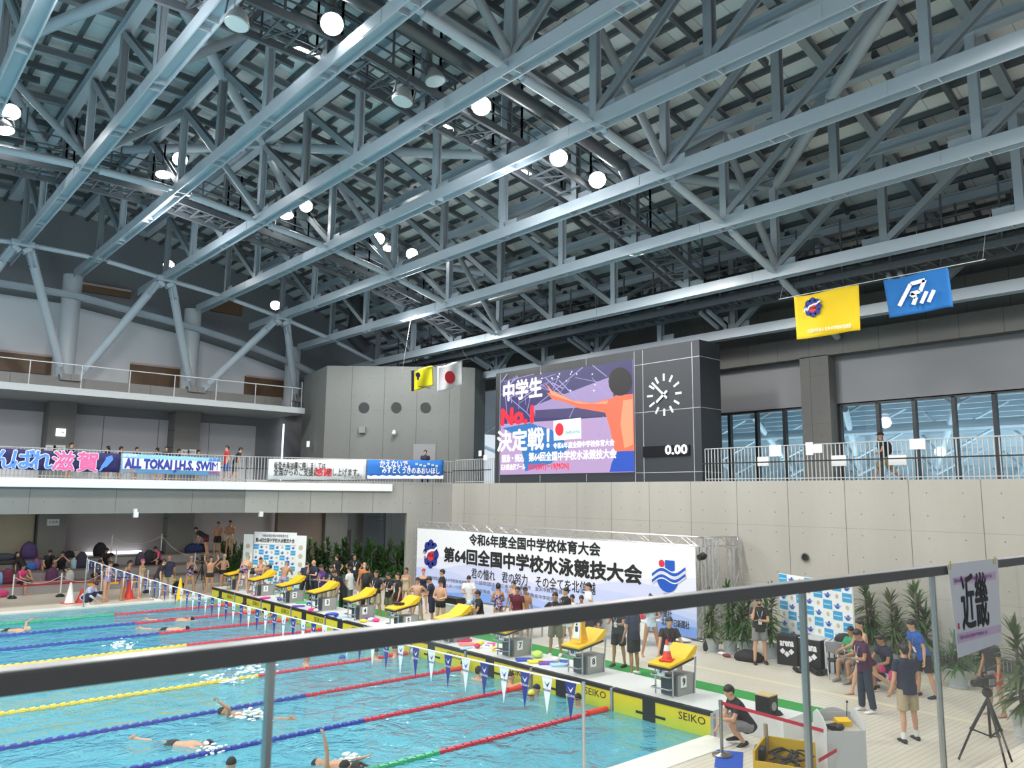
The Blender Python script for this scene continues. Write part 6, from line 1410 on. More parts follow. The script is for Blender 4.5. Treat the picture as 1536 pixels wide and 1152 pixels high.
POSE = {
    'stand': E_(), 'stand2': E_(legs=((8, 6, 6), (-6, 5, 2)), arms=((12, 8, 30, 10), (0, 10, 18, 0))),
    'hips': E_(arms=((-22, 42, 92, 75), (-22, 42, 92, 75)), legs=((4, 8, 4), (-2, 8, 3))),
    'belly': E_(arms=((12, 14, 88, 55), (16, 14, 84, 58)), head=10),
    'belly_one': E_(arms=((-22, 42, 92, 75), (18, 12, 88, 60)), head=6),
    'cross': E_(arms=((28, 8, 105, 65), (22, 10, 100, 62)), head=5),
    'phone': E_(arms=((48, 4, 138, 12), (22, 8, 95, 70)), head=14),
    'read': E_(lean=6, head=24, arms=((22, 8, 82, 22), (22, 8, 82, 22))),
    'chin': E_(arms=((45, 10, 135, 25), (16, 20, 90, 60)), head=8, legs=((4, 12, 2), (-4, 12, 2))),
    'walk': E_(lean=6, legs=((26, 3, 8), (-24, 3, 28)), arms=((-18, 8, 30, 0), (26, 8, 45, 0)), foot=(0, 35)),
    'walk_hold': E_(lean=8, legs=((24, 3, 10), (-26, 3, 30)), arms=((30, 8, 55, 20), (28, 8, 60, 20)), foot=(0, 35)),
    'up': E_(arms=((150, 28, 75, 20), (150, 28, 75, 20)), head=-5),
    'face': E_(arms=((70, 25, 130, 30), (70, 25, 130, 30)), head=5),
    'bend': E_(lean=82, head=30, legs=((-6, 7, 4), (-10, 7, 4)), arms=((78, 8, 12, 0), (70, 10, 20, 0))),
    'bend2': E_(lean=60, head=15, legs=((0, 7, 10), (-6, 7, 6)), arms=((55, 8, 20, 0), (40, 10, 60, 20))),
    'lean': E_(lean=22, head=8, legs=((8, 6, 10), (-6, 6, 6)), arms=((14, 8, 16, 0), (10, 8, 20, 0))),
    'lean2': E_(lean=30, head=25, legs=((5, 6, 8), (-6, 6, 4)), arms=((40, 6, 70, 20), (25, 8, 30, 0))),
    'crouch': E_(lean=32, head=12, legs=((112, 10, 142), (100, 10, 140)), arms=((52, 8, 12, 0), (60, 8, 70, 20)), foot=(0, 20)),
    'squat': E_(lean=40, head=35, legs=((112, 14, 145), (112, 14, 145)), arms=((60, 6, 40, 10), (60, 6, 50, 10))),
    'kneel': E_(lean=18, head=14, legs=((88, 6, 92), (10, 10, 108)), arms=((50, 8, 20, 0), (35, 10, 60, 25)), foot=(0, 80)),
    'sit': E_(lean=8, head=8, legs=((86, 8, 84), (84, 8, 88)), arms=((35, 8, 52, 20), (32, 8, 58, 25)), seat=0.45),
    'sit_bend': E_(lean=42, head=15, legs=((86, 12, 84), (84, 12, 88)), arms=((60, 8, 60, 15), (110, 20, 110, 20)), seat=0.45),
    'sit_face': E_(lean=22, head=10, legs=((84, 14, 70), (80, 16, 62)), arms=((82, 22, 128, 42), (82, 22, 128, 42)), seat=0.45),
    'sit_low': E_(lean=24, head=18, legs=((96, 24, 100), (96, 24, 104)), arms=((45, 12, 40, 20), (45, 12, 45, 25)), seat=0.12),
    'recline': E_(lean=-38, head=-10, legs=((70, 8, 40), (64, 8, 30)), arms=((-30, 14, 10, 0), (-24, 14, 12, 0)), seat=0.12),
    'lunge': E_(lean=20, head=6, legs=((-8, 6, 6), (62, 16, 74)), arms=((42, 14, 6, 0), (28, 22, 26, 0))),
    'kick': E_(lean=20, head=20, legs=((8, 4, 6), (-32, 6, 66)), arms=((55, 8, 100, 35), (60, 8, 95, 30)), foot=(0, 40)),
    'tread': E_(lean=6, arms=((30, 40, 40, 0), (30, 40, 40, 0)), legs=((10, 8, 20), (-6, 8, 20))),
    'reach': E_(lean=4, arms=((118, 10, 20, 0), (20, 20, 40, 0)), legs=((10, 8, 20), (-6, 8, 20))),
    'free': E_(lean=0, head=-20, arms=((172, 4, 4, 0), (-78, 30, -74, 0)), legs=((4, 3, 8), (-6, 3, 6)), foot=(60, 60)),
    'free2': E_(lean=0, head=-10, arms=((176, 2, 2, 0), (10, 8, 8, 0)), legs=((5, 3, 8), (-6, 3, 6)), foot=(60, 60)),
    'glide': E_(lean=0, head=-10, arms=((172, 4, 4, 0), (172, 4, 4, 0)), legs=((4, 3, 8), (-6, 3, 6)), foot=(60, 60)),
    'back': E_(lean=0, head=0, arms=((92, 5, 14, 0), (10, 10, 10, 0)), legs=((5, 3, 6), (-5, 3, 6)), foot=(60, 60)),
}
JOBS = []
TORSO_M = [(-.09, .085, .085), (-.03, .150, .112), (.05, .155, .108), (.15, .138, .096), (.25, .150, .104), (.35, .172, .114), (.43, .168, .098), (.49, .112, .076), (.53, .060, .060), (.60, .053, .056)]
TORSO_F = [(-.09, .09, .088), (-.03, .160, .118), (.05, .155, .110), (.15, .120, .090), (.25, .130, .098), (.33, .150, .125), (.42, .150, .096), (.48, .098, .070), (.53, .052, .052), (.60, .046, .050)]
def ring(c, x, y, rx, ry, n=14):
    return [c + x * (math.cos(2 * math.pi * i / n) * rx) + y * (math.sin(2 * math.pi * i / n) * ry) for i in range(n)]
def limb(q, pts):
    # pts: (position, radius) chain, smoothly tapering with rounded ends
    for (a, ra), (b, rb) in zip(pts[:-1], pts[1:]): q.tube(a, b, ra, 10, r2=rb)
    for p, r in pts: q.ball(p, r, 10, 7)
class Fig: pass
def skeleton(pose, k, fem):
    g = Fig(); o = POSE[pose]; g.k = k; X = Vector((1, 0, 0)); Y = Vector((0, 1, 0)); Z = Vector((0, 0, 1))
    L = R(o['lean']); s = Vector((0, math.sin(L), math.cos(L))); F = Vector((0, math.cos(L), -math.sin(L)))
    tw = Matrix.Rotation(R(o['twist']), 3, s); g.X, g.F, g.s = tw @ X, tw @ F, s
    th, sh, an = .425 * k, .42 * k, .07 * k
    g.legs = []
    for i, sd in ((0, 1), (1, -1)):
        a, b, kn = [R(v) for v in o['legs'][i]]
        hip = X * (sd * .088 * k) - s * (.03 * k)
        d = -Z * (math.cos(a) * math.cos(b)) + Y * (math.sin(a) * math.cos(b)) + X * (sd * math.sin(b))
        gk = -(Y * math.cos(a) + Z * math.sin(a))
        e = d * math.cos(kn) + gk * math.sin(kn)
        knee = hip + d * th; ank = knee + e * sh
        fp_ = R(o['foot'][i]); fd = Y * math.cos(fp_) - Z * math.sin(fp_)
        g.legs.append((hip, knee, ank, fd))
    g.P = Vector((0, 0, 0))
    low = min(min(l[2].z - an, (l[2] + l[3] * .15 * k).z - .03 * k) for l in g.legs)
    low = min(low, min(l[1].z - .05 * k for l in g.legs))
    if o['seat'] is not None: off = o['seat'] + .10 * k
    else: off = -low
    sh_ = Vector((0, 0, off)); g.off = off
    g.P = g.P + sh_; g.legs = [tuple(v + sh_ if j < 3 else v for j, v in enumerate(l)) for l in g.legs]
    g.sw = (.158 if fem else .178) * k
    g.arms = []
    for i, sd in ((0, 1), (1, -1)):
        a, b, e, t = [R(v) for v in o['arms'][i]]
        S_ = g.P + s * (.455 * k) + g.X * (sd * g.sw)
        d = -s * (math.cos(a) * math.cos(b)) + g.F * (math.sin(a) * math.cos(b)) + g.X * (sd * math.sin(b))
        gg = g.F * math.cos(a) + s * math.sin(a); gg = gg * math.cos(t) - g.X * (sd * math.sin(t)); gg = (gg - d * gg.dot(d)).normalized()
        f = d * math.cos(e) + gg * math.sin(e)
        el = S_ + d * (.285 * k); wr = el + f * (.245 * k)
        g.arms.append((S_, el, wr, f, gg))
    hp = R(o['lean'] * .35 + o['head']); hu = Vector((0, math.sin(hp), math.cos(hp))); hf = Vector((0, math.cos(hp), -math.sin(hp)))
    g.hu, g.hf = hu, hf; g.N = g.P + s * (.54 * k); g.H = g.N + hu * (.135 * k)
    g.top = (g.H + hu * .12 * k).z
    return g
def remesh_job(name, q, mats, parent, vox, extra=None, it=3):
    o = q.build(name, mats, parent, local=True)
    rm = o.modifiers.new('fuse', 'REMESH'); rm.mode = 'VOXEL'; rm.voxel_size = vox; rm.use_smooth_shade = True
    sm = o.modifiers.new('soft', 'SMOOTH'); sm.iterations = it; sm.factor = 0.5
    JOBS.append((o, extra)); return o
CACHE = {}
def body(g, fem, key, parent, mats, vox):
    kk = ('body', key)
    if kk in CACHE:
        o = CACHE[kk].copy(); COL.objects.link(o); o.parent = parent
        CLONES.append((o, CACHE[kk], mats)); return o
    k = g.k; q = MB(); T = TORSO_F if fem else TORSO_M
    q.loft([ring(g.P + g.s * t * k, g.X, g.F, w * k, d * k) for t, w, d in T])
    for hip, knee, ank, fd in g.legs:
        m_ = knee.lerp(ank, .3) - fd * .012 * k
        limb(q, [(hip, .088 * k), (hip.lerp(knee, .5), .074 * k), (knee, .054 * k)]); limb(q, [(knee, .052 * k), (m_, .055 * k), (knee.lerp(ank, .65), .042 * k), (ank, .035 * k)])
        sd = Vector((1, 0, 0)); up = sd.cross(fd)
        q.loft([ring(ank + fd * (a * k) - up * (b * k), sd, up, w * k, h * k, 10) for a, b, w, h in ((-.055, .045, .022, .022), (-.03, .04, .036, .036), (.04, .035, .040, .034), (.11, .05, .045, .02), (.165, .055, .036, .014), (.185, .058, .018, .009))])
    for sd, (S_, el, wr, f, gg) in zip((1, -1), g.arms):
        limb(q, [(S_ - g.X * (sd * .02 * k), .058 * k), (S_.lerp(el, .3), .049 * k), (el, .038 * k)]); limb(q, [(el, .038 * k), (el.lerp(wr, .35), .039 * k), (wr, .027 * k)])
        q.ball(wr + f * (.05 * k), (.036 * k, .018 * k, .055 * k), 10, 7, rot=Matrix((f.cross(gg), gg, f)).transposed())
    rot = Matrix((Vector((1, 0, 0)), g.hf, g.hu)).transposed(); hd = lambda x, y, z: g.H + rot @ Vector((x * k, y * k, z * k))
    q.ball(hd(0, -.005, .02), (.074 * k, .092 * k, .098 * k), 16, 12, rot=rot); q.ball(hd(0, .018, -.045), (.056 * k, .066 * k, .066 * k), 14, 10, rot=rot)
    q.ball(hd(0, .092, -.012), (.013 * k, .018 * k, .022 * k), 8, 6, rot=rot); q.ball(hd(0, .075, -.085), (.022 * k, .018 * k, .016 * k), 8, 6, rot=rot)
    for sx in (-1, 1): q.ball(hd(sx * .076, -.008, -.005), (.010 * k, .02 * k, .03 * k), 8, 6, rot=rot)
    q.tube(g.P + g.s * .5 * k, g.H - g.hu * .03 * k, .052 * k, 12)
    if fem:
        for sx in (-1, 1): q.ball(g.P + g.s * (.335 * k) + g.X * (sx * .062 * k) + g.F * (.085 * k), .06 * k, 10, 8)
    ex = MB()
    for sd, (S_, el, wr, f, gg) in zip((1, -1), g.arms):
        wd_ = f.cross(gg).normalized(); pc = wr + f * (.085 * k)
        for j, (off, ln) in enumerate(((-.027, .062), (-.009, .074), (.009, .070), (.026, .056))):
            p0 = pc + wd_ * (off * k); p1 = p0 + (f * .8 + gg * .35).normalized() * (ln * .55 * k); p2 = p1 + (f * .35 + gg * .8).normalized() * (ln * .5 * k)
            ex.tube(p0, p1, .0088 * k, 6, r2=.008 * k); ex.tube(p1, p2, .008 * k, 6, r2=.006 * k)
        s2 = -1 if sd > 0 else 1
        p0 = wr + f * (.035 * k) + wd_ * (s2 * .028 * k); p1 = p0 + (f * .6 + wd_ * s2 * .6 + gg * .2).normalized() * (.036 * k); p2 = p1 + (f * .8 + gg * .4).normalized() * (.028 * k)
        ex.tube(p0, p1, .010 * k, 6, r2=.009 * k); ex.tube(p1, p2, .009 * k, 6, r2=.006 * k)
    for sx in (-1, 1):
        ex.ball(hd(sx * .030, .083, .012), (.012 * k, .006 * k, .006 * k), 8, 5, rot=rot, mi=1); ex.box(hd(sx * .031, .086, .034), (.03 * k, .006 * k, .006 * k), rot=rot, mi=1)
    ex.box(hd(0, .083, -.060), (.036 * k, .006 * k, .007 * k), rot=rot, mi=1)
    o = remesh_job('body', q, mats, parent, vox, ex)
    CACHE[kk] = o; return o
CLONES = []
def garment(name, key, parent, m, build, vox):
    if key in CACHE:
        o = CACHE[key].copy(); COL.objects.link(o); o.parent = parent; CLONES.append((o, CACHE[key], [m])); return o
    q = MB(); build(q); o = remesh_job(name, q, [m], parent, vox, None, 2); CACHE[key] = o; return o
def torso_part(q, g, fem, t0, t1, infl, hem=0.0):
    k = g.k; T = TORSO_F if fem else TORSO_M
    def at(t):
        for (a, w, d), (b, w2, d2) in zip(T[:-1], T[1:]):
            if a <= t <= b: u = (t - a) / (b - a); return w + (w2 - w) * u, d + (d2 - d) * u
        return (.15, .11) if t < -.09 else (T[-1][1], T[-1][2])
    n = 9; rr = []
    for i in range(n):
        t = t0 + (t1 - t0) * i / (n - 1); w, d = at(max(t, -.03)); f = infl + hem * max(0, 1 - i / 4)
        rr.append(ring(g.P + g.s * (t * k), g.X, g.F, (w + f) * k, (d + f) * k))
    q.loft(rr)
def hairpiece(g, style, col, parent):
    k = g.k; rot = Matrix((Vector((1, 0, 0)), g.hf, g.hu)).transposed(); q = MB()
    cap = style in ('cap', 'goggles')
    c = Vector((0, -.010 if not cap else -.004, .026)); r = Vector((.085, .103, .108)) if not cap else Vector((.081, .099, .105)); b = MB(); b.ball((0, 0, 0), 1.0, 20, 14)
    vs = []
    for v in b.v:
        y, z = v.y, v.z; s = 1.0
        line = {'short': 0.30, 'bob': 0.36, 'bun': 0.40, 'pony': 0.4, 'cap': 0.18, 'goggles': 0.18, 'thin': 0.55, 'hat': 0.1}.get(style, .3)
        lo = {'short': -.42, 'bob': -1.3, 'bun': -.45, 'pony': -.5, 'cap': -.12, 'goggles': -.12, 'thin': -.4, 'hat': -.05}.get(style, -.4)
        if style in ('short', 'bun', 'pony'): lo = -.80 if y < -.3 else -.34
        if (y > -0.05 and z < line - (0.5 * abs(v.x) if not cap else .15 * abs(v.x)) and (y > .35 or z < -.1)) or z < lo: s = .72
        if style == 'bob' and z < -.3 and y < .3: s = 1.12
        if not cap and s == 1.0: s += 0.035 * math.sin(v.x * 17) * math.cos(v.y * 13)
        p = Vector((v.x * r.x, v.y * r.y, v.z * r.z)) * s + c
        vs.append(g.H + rot @ (p * k))
    q.add(vs, b.f)
    if style == 'bun': q.ball(g.H + rot @ (Vector((0, -.10, .10)) * k), .04 * k)
    if style == 'pony': q.tube(g.H + rot @ (Vector((0, -.1, .04)) * k), g.H + rot @ (Vector((0, -.15, -.1)) * k), .03 * k, 8, r2=.015 * k)
    if style == 'hat': q.poly([g.H + rot @ (Vector((x, y, .045)) * k) for x, y in ((-.075, .06), (-.06, .16), (.06, .16), (.075, .06))], g.hu * .012)
    o = q.build('swim_cap' if cap else 'cap' if style == 'hat' else 'hair', fm(col) if col else m_hair, parent, smooth=True, local=True, sharp=80)
    if style == 'goggles':
        q = MB()
        for sx in (-1, 1): q.ball(g.H + rot @ (Vector((sx * .031, .084, .012)) * k), (.022 * k, .012 * k, .014 * k), 8, 6, rot=rot)
        for i in range(14):
            a = math.pi * 2 * i / 14; a2 = math.pi * 2 * (i + 1) / 14
            q.bar(g.H + rot @ (Vector((math.cos(a) * .082, math.sin(a) * .098, .022)) * k), g.H + rot @ (Vector((math.cos(a2) * .082, math.sin(a2) * .098, .022)) * k), .006 * k, .012 * k)
        q.build('goggles', m_face, parent, local=True)
def lanyard(g, parent, col='white'):
    k = g.k; q = MB(); c = g.P + g.s * (.17 * k) + g.F * (.145 * k)
    for sx in (-1, 1):
        pts = [g.P + g.s * (.50 * k) + g.X * (sx * .06 * k) + g.F * (.02 * k), g.P + g.s * (.43 * k) + g.X * (sx * .07 * k) + g.F * (.118 * k), g.P + g.s * (.34 * k) + g.X * (sx * .045 * k) + g.F * (.142 * k), c + g.s * (.05 * k)]
        for a, b in zip(pts[:-1], pts[1:]): q.bar(a, b, .014 * k, .004 * k)
    q.build('lanyard', fm(col), parent, local=True)
    q = MB(); q.box(c, (.09 * k, .006, .13 * k), rot=Matrix((g.X, g.F, g.s)).transposed()); q.build('name_card', m_paper, parent, local=True)
def shoes(g, parent, col, high=0.0):
    k = g.k; q = MB()
    for hip, knee, ank, fd in g.legs:
        sd = Vector((1, 0, 0)); up = sd.cross(fd)
        q.loft([ring(ank + fd * (a * k) - up * (b * k), sd, up, w * k, h * k, 12) for a, b, w, h in ((-.075, .04, .022, .03), (-.05, .035, .042, .042), (.03, .032, .048, .042), (.12, .045, .052, .030), (.18, .052, .044, .022), (.21, .056, .02, .012))])
    q.build('shoes', fm(col), parent, smooth=True, local=True, sharp=70)
def socks(g, parent, col):
    q = MB()
    for hip, knee, ank, fd in g.legs: q.tube(ank, ank.lerp(knee, .28), .042 * g.k, 10, r2=.045 * g.k)
    q.build('socks', fm(col), parent, smooth=True, local=True)
def person(label, u, v, mode, face, pose, h=1.66, fem=0, z=DECK, hair='short', hcol=None, top=None, sleeve=.55, bot=None, blen=.8, shoe=None, sock=None, card=None, suit=None, tan=0, prone=0, far=0, hh=None, group=None, pos=None, mask=None, bag=None, twist=None):
    k = h / 1.7; g = skeleton(pose, k, fem)
    if pos is not None: p = Vector(pos)
    elif mode == 'f': p = gz(u, v, z)
    elif mode == 'h': p = gz(u, v, z + (hh if hh else g.top + .01)); p.z = z
    elif mode == 'p': p = gz(u, v, z)
    toc = Vector((-p.x, -p.y, 0)).normalized(); rh = Vector((RT.x, RT.y, 0)).normalized()
    a = R(face); d = toc * math.cos(a) + rh * math.sin(a); rz = math.atan2(-d.x, d.y)
    t = thing('person', label, 'person', p, rz, group)
    if prone: t.rotation_mode = 'XYZ'; t.rotation_euler = (R(prone), 0, rz)
    vox = .021 if far else .016
    sk = m_skin2 if tan else m_skin; key = (pose, round(k, 3), fem, far)
    body(g, fem, key, t, [sk, m_face], vox)
    if hair != 'bald': hairpiece(g, hair, hcol, t)
    def legs(q, frac, r0, r1):
        for hip, knee, ank, fd in g.legs:
            if frac <= 1.0: q.tube(hip + (hip - knee) * .02, hip.lerp(knee, frac), r0 * k, 12, r2=r1 * k)
            else:
                q.tube(hip, knee, r0 * k, 12, r2=(r0 + r1) / 2 * k); q.ball(knee, (r0 + r1) / 2 * k, 12, 8); q.tube(knee, knee.lerp(ank, frac - 1), (r0 + r1) / 2 * k, 12, r2=r1 * k)
    if bot:
        def fb(q):
            torso_part(q, g, fem, -.07, .07, .022)
            if blen >= 1.5: legs(q, blen, .100, .072)
            elif blen >= .6: legs(q, blen, .108, .100)
            else: legs(q, blen, .100, .090)
        garment('trousers' if blen >= 1.5 else 'shorts' if blen >= .6 else 'swim_trunks', ('bot', key, blen), t, fm(bot), fb, vox)
    if top:
        def ft_(q):
            torso_part(q, g, fem, -.10, .515, .024, .012)
            for sd, (S_, el, wr, f, gg) in zip((1, -1), g.arms):
                if sleeve > 0:
                    if sleeve <= 1: q.ball(S_ - g.X * (sd * .012 * k), .070 * k, 12, 8); q.tube(S_ - g.X * (sd * .01 * k), S_.lerp(el, sleeve), .066 * k, 12, r2=.066 * k)
                    else: q.ball(S_ - g.X * (sd * .012 * k), .070 * k, 12, 8); q.tube(S_, el, .062 * k, 12, r2=.054 * k); q.ball(el, .054 * k); q.tube(el, el.lerp(wr, sleeve - 1), .054 * k, 12, r2=.042 * k)
        garment('shirt', ('top', key, sleeve), t, fm(top), ft_, vox)
        if sleeve <= 1:
            q = MB(); q.loft([ring(g.P + g.s * (tt * k) , g.X, g.F, w * k, d_ * k, 14) for tt, w, d_ in ((.50, .085, .082), (.535, .074, .074), (.545, .068, .070))]); q.build('collar', fm(top), t, smooth=True, local=True)
    if suit:
        def fs(q):
            torso_part(q, g, fem, -.10, .40, .010)
            if fem:
                for sx in (-1, 1): q.ball(g.P + g.s * (.335 * k) + g.X * (sx * .062 * k) + g.F * (.087 * k), .066 * k, 12, 8)
            for sx in (-1, 1):
                q.tube(g.P + g.s * (.38 * k) + g.X * (sx * .085 * k) + g.F * (.085 * k), g.P + g.s * (.50 * k) + g.X * (sx * .085 * k) + g.F * (.01 * k), .018 * k, 8); q.tube(g.P + g.s * (.50 * k) + g.X * (sx * .085 * k) + g.F * (.01 * k), g.P + g.s * (.36 * k) + g.X * (sx * .04 * k) - g.F * (.085 * k), .018 * k, 8)
        garment('swimsuit', ('suit', key), t, fm(suit), fs, vox)
    if shoe: shoes(g, t, shoe)
    if sock: socks(g, t, sock)
    if card: lanyard(g, t, card if isinstance(card, str) else 'white')
    if mask:
        rot = Matrix((Vector((1, 0, 0)), g.hf, g.hu)).transposed(); q = MB(); q.ball(g.H + rot @ (Vector((0, .045, -.045)) * k), (.052 * k, .055 * k, .042 * k), 12, 8, rot=rot); q.build('mask', fm(mask), t, smooth=True, local=True)
    if bag:
        q = MB(); rot = Matrix((g.X, g.F, g.s)).transposed(); q.ball(g.P + g.s * (.26 * k) - g.F * (.2 * k), (.15 * k, .11 * k, .22 * k), 12, 8, rot=rot); q.build('backpack', fm(bag), t, smooth=True, local=True)
    return t
PL = DECK
# right hand side of the deck
person('person in navy polo and khaki shorts seen from behind beside the tripod', 1365, 1112, 'f', 205, 'stand2', 1.70, top='navy', bot='khaki', blen=.85, shoe='black', sock='white')
person('person in plum polo, dark jeans and white shoes facing left', 1300, 1068, 'f', -82, 'read', 1.66, top='plum', bot='denim', blen=1.95, shoe='white', card='white', tan=1)
person('barefoot swimmer in maroon trunks walking left behind the plum polo', 1300, 1044, 'f', -86, 'walk_hold', 1.70, bot='maroon', blen=.5)
person('person in black and blue shirt leaning forward by the potted plants', 1388, 1046, 'f', -80, 'lean', 1.72, top='blue', bot='black', blen=.85, shoe='navy', card='grey')
person('person in navy polo and pink shorts kneeling between two standing people', 1337, 1038, 'f', -75, 'kneel', 1.66, top='navy', bot='pink', blen=.6, shoe='black', tan=1)
person('person in a blue shirt crouching behind the plum polo', 1318, 1030, 'f', -70, 'squat', 1.66, top='blue', bot='black', blen=.8, shoe='black')
person('person in grey shorts seated low by the folding chairs', 1284, 1022, 'f', -60, 'sit', 1.64, top='green', bot='grey', blen=.8, shoe='grey', tan=1)
person('person in dark top and red shorts behind the tripod camera at the right edge', 1495, 1074, 'f', -80, 'stand', 1.66, top='black', bot='red', blen=.6, tan=1)
person('person in black mask and grey shorts holding a phone to the ear by the backdrop', 1141, 996, 'f', 8, 'phone', 1.72, top='black', bot='grey', blen=.72, shoe='black', card='white', mask='black', bag='black')
person('person in black tee squatting with one hand on the pool corner', 1122, 1117, 'f', -80, 'crouch', 1.68, top='black', bot='grey', blen=.8, shoe='black')
person('person with one foot on the platform leaning on starting block 9', 1003, 1032, 'f', 12, 'lunge', 1.66, top='black', bot='black', blen=.85, shoe='black', card='red', hair='short')
person('person in black shirt and white shoes turned away beside block 9', 951, 1012, 'f', -140, 'stand', 1.70, top='navy', bot='black', blen=.85, shoe='white', tan=1)
person('person in black shirt with a lanyard reading a sheet right of block 8', 928, 1000, 'f', -30, 'read', 1.68, top='black', bot='black', blen=.85, shoe='navy', card='white', tan=1)
person('person in a white one-piece swimsuit with a hand at the mouth', 977, 984, 'f', 10, 'chin', 1.66, fem=1, hair='bun', suit='paleblue', tan=1)
person('person in black tee bending over beside the table behind block 8', 895, 958, 'f', -20, 'sit_bend', 1.66, top='black', bot='black', blen=.8, shoe='black')
person('person in black shirt and olive shorts with a white card left of block 8', 833, 984, 'f', -12, 'belly_one', 1.70, top='black', bot='olive', blen=.95, shoe='white', card='white', tan=1)
person('person in black shirt and white shorts behind the olive shorts', 850, 972, 'f', -65, 'stand2', 1.70, top='black', bot='white', blen=.7, shoe='white', card='white')
person('person in a white shirt facing left in front of the banner end', 884, 962, 'f', -78, 'stand', 1.72, top='white', bot='black', blen=1.95, shoe='black')
person('person seated with bare knees at the table, left one', 860, 953, 'f', -20, 'sit', 1.60, top='white', bot='white', blen=.5, shoe='black', tan=1)
person('person seated with bare knees at the table, right one', 873, 955, 'f', -10, 'sit', 1.60, top='black', bot='grey', blen=.6, shoe='white', tan=1)
# middle group in front of the banner
person('person in patterned swimsuit with short black hair seen from behind', 747, 952, 'f', 200, 'belly', 1.58, fem=1, hair='bob', suit='pattern', tan=1)
person('person in a black and white swimsuit behind two dark haired boys', 770, 950, 'f', -30, 'stand', 1.62, fem=1, hair='bun', suit='pattern')
person('boy in khaki shorts behind starting block 7', 776, 962, 'f', -20, 'stand', 1.60, top='maroon', bot='olive', blen=.9, tan=1)
person('boy with goggles on his forehead behind starting block 7', 787, 960, 'f', 20, 'stand2', 1.58, hair='goggles', hcol='navy', bot='black', blen=.3, tan=1)
person('person in black polo seated left of the dark bag', 720, 950, 'f', -70, 'sit', 1.72, top='black', bot='grey', blen=1.95, shoe='black', card='white', tan=1)
person('boy in a light blue swim cap bending forward over the rail line', 700, 968, 'f', 5, 'bend2', 1.66, hair='cap', hcol='sky', bot='black', blen=.3, hh=1.4)
person('boy in a white shirt looking down at the table', 702, 937, 'f', 0, 'read', 1.64, top='white', bot='grey', blen=1.95, shoe='black')
person('boy in black trunks with hands at his belly beside the navy official', 660, 946, 'f', -25, 'belly', 1.62, bot='black', blen=.32, hair='goggles', hcol='black')
person('official in navy polo talking with the boy in black trunks', 647, 942, 'f', -95, 'read', 1.66, top='navy', bot='navy', blen=.9, card='white', tan=1)
person('tall person in black behind the navy official', 663, 929, 'f', -85, 'stand', 1.72, top='black', bot='black', blen=1.95, shoe='black')
person('swimmer in a red cap and dark blue suit by the banner truss', 634, 919, 'f', -10, 'stand', 1.60, fem=1, hair='cap', hcol='red', suit='navy')
person('boy with goggles and hands on hips in dark trunks', 625, 940, 'f', -15, 'hips', 1.60, hair='goggles', hcol='navy', bot='grey', blen=.32)
person('swimmer in a beige suit standing left of the banner truss', 608, 918, 'f', -25, 'stand2', 1.62, fem=1, hair='pony', suit='beige', tan=1)
person('person in black tee with a lanyard beside the beige swimmer', 596, 932, 'f', -60, 'stand', 1.64, top='black', bot='maroon', blen=.95, card='white')
person('person in black tee and olive shorts with a belt bag', 583, 930, 'f', -35, 'read', 1.64, top='black', bot='olive', blen=.9, shoe='white', card='white')
person('person in black polo with hand on hip behind block 4', 563, 930, 'f', -40, 'hips', 1.70, top='black', bot='khaki', blen=.8, card='white', tan=1)
person('person in black with a backpack turned away', 549, 921, 'f', 160, 'stand', 1.72, top='black', bot='black', blen=1.95, shoe='black', bag='black', tan=1)
person('bald person in an orange shirt behind the backpack wearer', 545, 908, 'f', -20, 'stand', 1.66, top='orange', bot='khaki', blen=1.95, hair='bald', mask='white')
person('person in black tee with white shoulder stripes, hands on hips by the hedge', 530, 890, 'f', 5, 'hips', 1.70, top='black', bot='black', blen=.9, card='white', tan=1, shoe='white')
person('person in black tee looking left in front of the hedge', 504, 892, 'f', -110, 'hips', 1.72, top='black', bot='black', blen=.9, shoe='black')
person('person in a white shirt and grey trousers behind the leaning man', 523, 918, 'f', -110, 'stand', 1.64, top='white', bot='grey', blen=1.95, shoe='black')
person('grey haired person in black tee leaning with a hand on the hip', 513, 920, 'f', -65, 'lean2', 1.66, top='black', bot='black', blen=1.95, hair='thin', card='white', tan=1, shoe='black')
person('person in navy polo and khaki shorts reading papers', 499, 916, 'f', -60, 'read', 1.68, top='navy', bot='khaki', blen=.95, card='white', shoe='black')
person('person in a purple polo with white lanyard facing the backdrop', 483, 914, 'f', -50, 'read', 1.68, top='purple', bot='khaki', blen=1.95, card='white', tan=1, shoe='grey')
person('bald person in dark suit with hand at the chin beside the backdrop', 470, 904, 'f', -45, 'phone', 1.68, top='navy', bot='navy', blen=1.95, hair='bald', shoe='black')
person('person in dark navy with a white side stripe seen from behind', 456, 903, 'f', 170, 'lean2', 1.66, top='navy', bot='black', blen=.95, shoe='black')
# left end blocks
person('boy in patterned trunks bending down behind starting block 0', 364, 886, 'f', 165, 'bend2', 1.66, z=.46, bot='pattern', blen=.4, hair='cap', hcol='green')
person('dark haired swimmer bent over at starting block 0', 378, 889, 'f', 100, 'bend', 1.62, z=.46, bot='black', blen=.3, tan=1)
person('swimmer in a dark cap and black suit clapping by the backdrop', 387, 894, 'f', 70, 'face', 1.60, fem=1, hair='cap', hcol='plum', suit='pattern')
person('boy in a blue cap and lilac trunks kicking one leg back', 423, 903, 'f', 150, 'kick', 1.66, hair='cap', hcol='blue', bot='lilac', blen=.4, tan=1)
person('boy in black trunks with both hands over his head', 313, 892, 'f', 15, 'up', 1.60, bot='black', blen=.28, tan=1)
person('boy in a silver cap with one hand on his hip', 333, 887, 'f', 50, 'belly_one', 1.62, hair='cap', hcol='silver', bot='black', blen=.28)
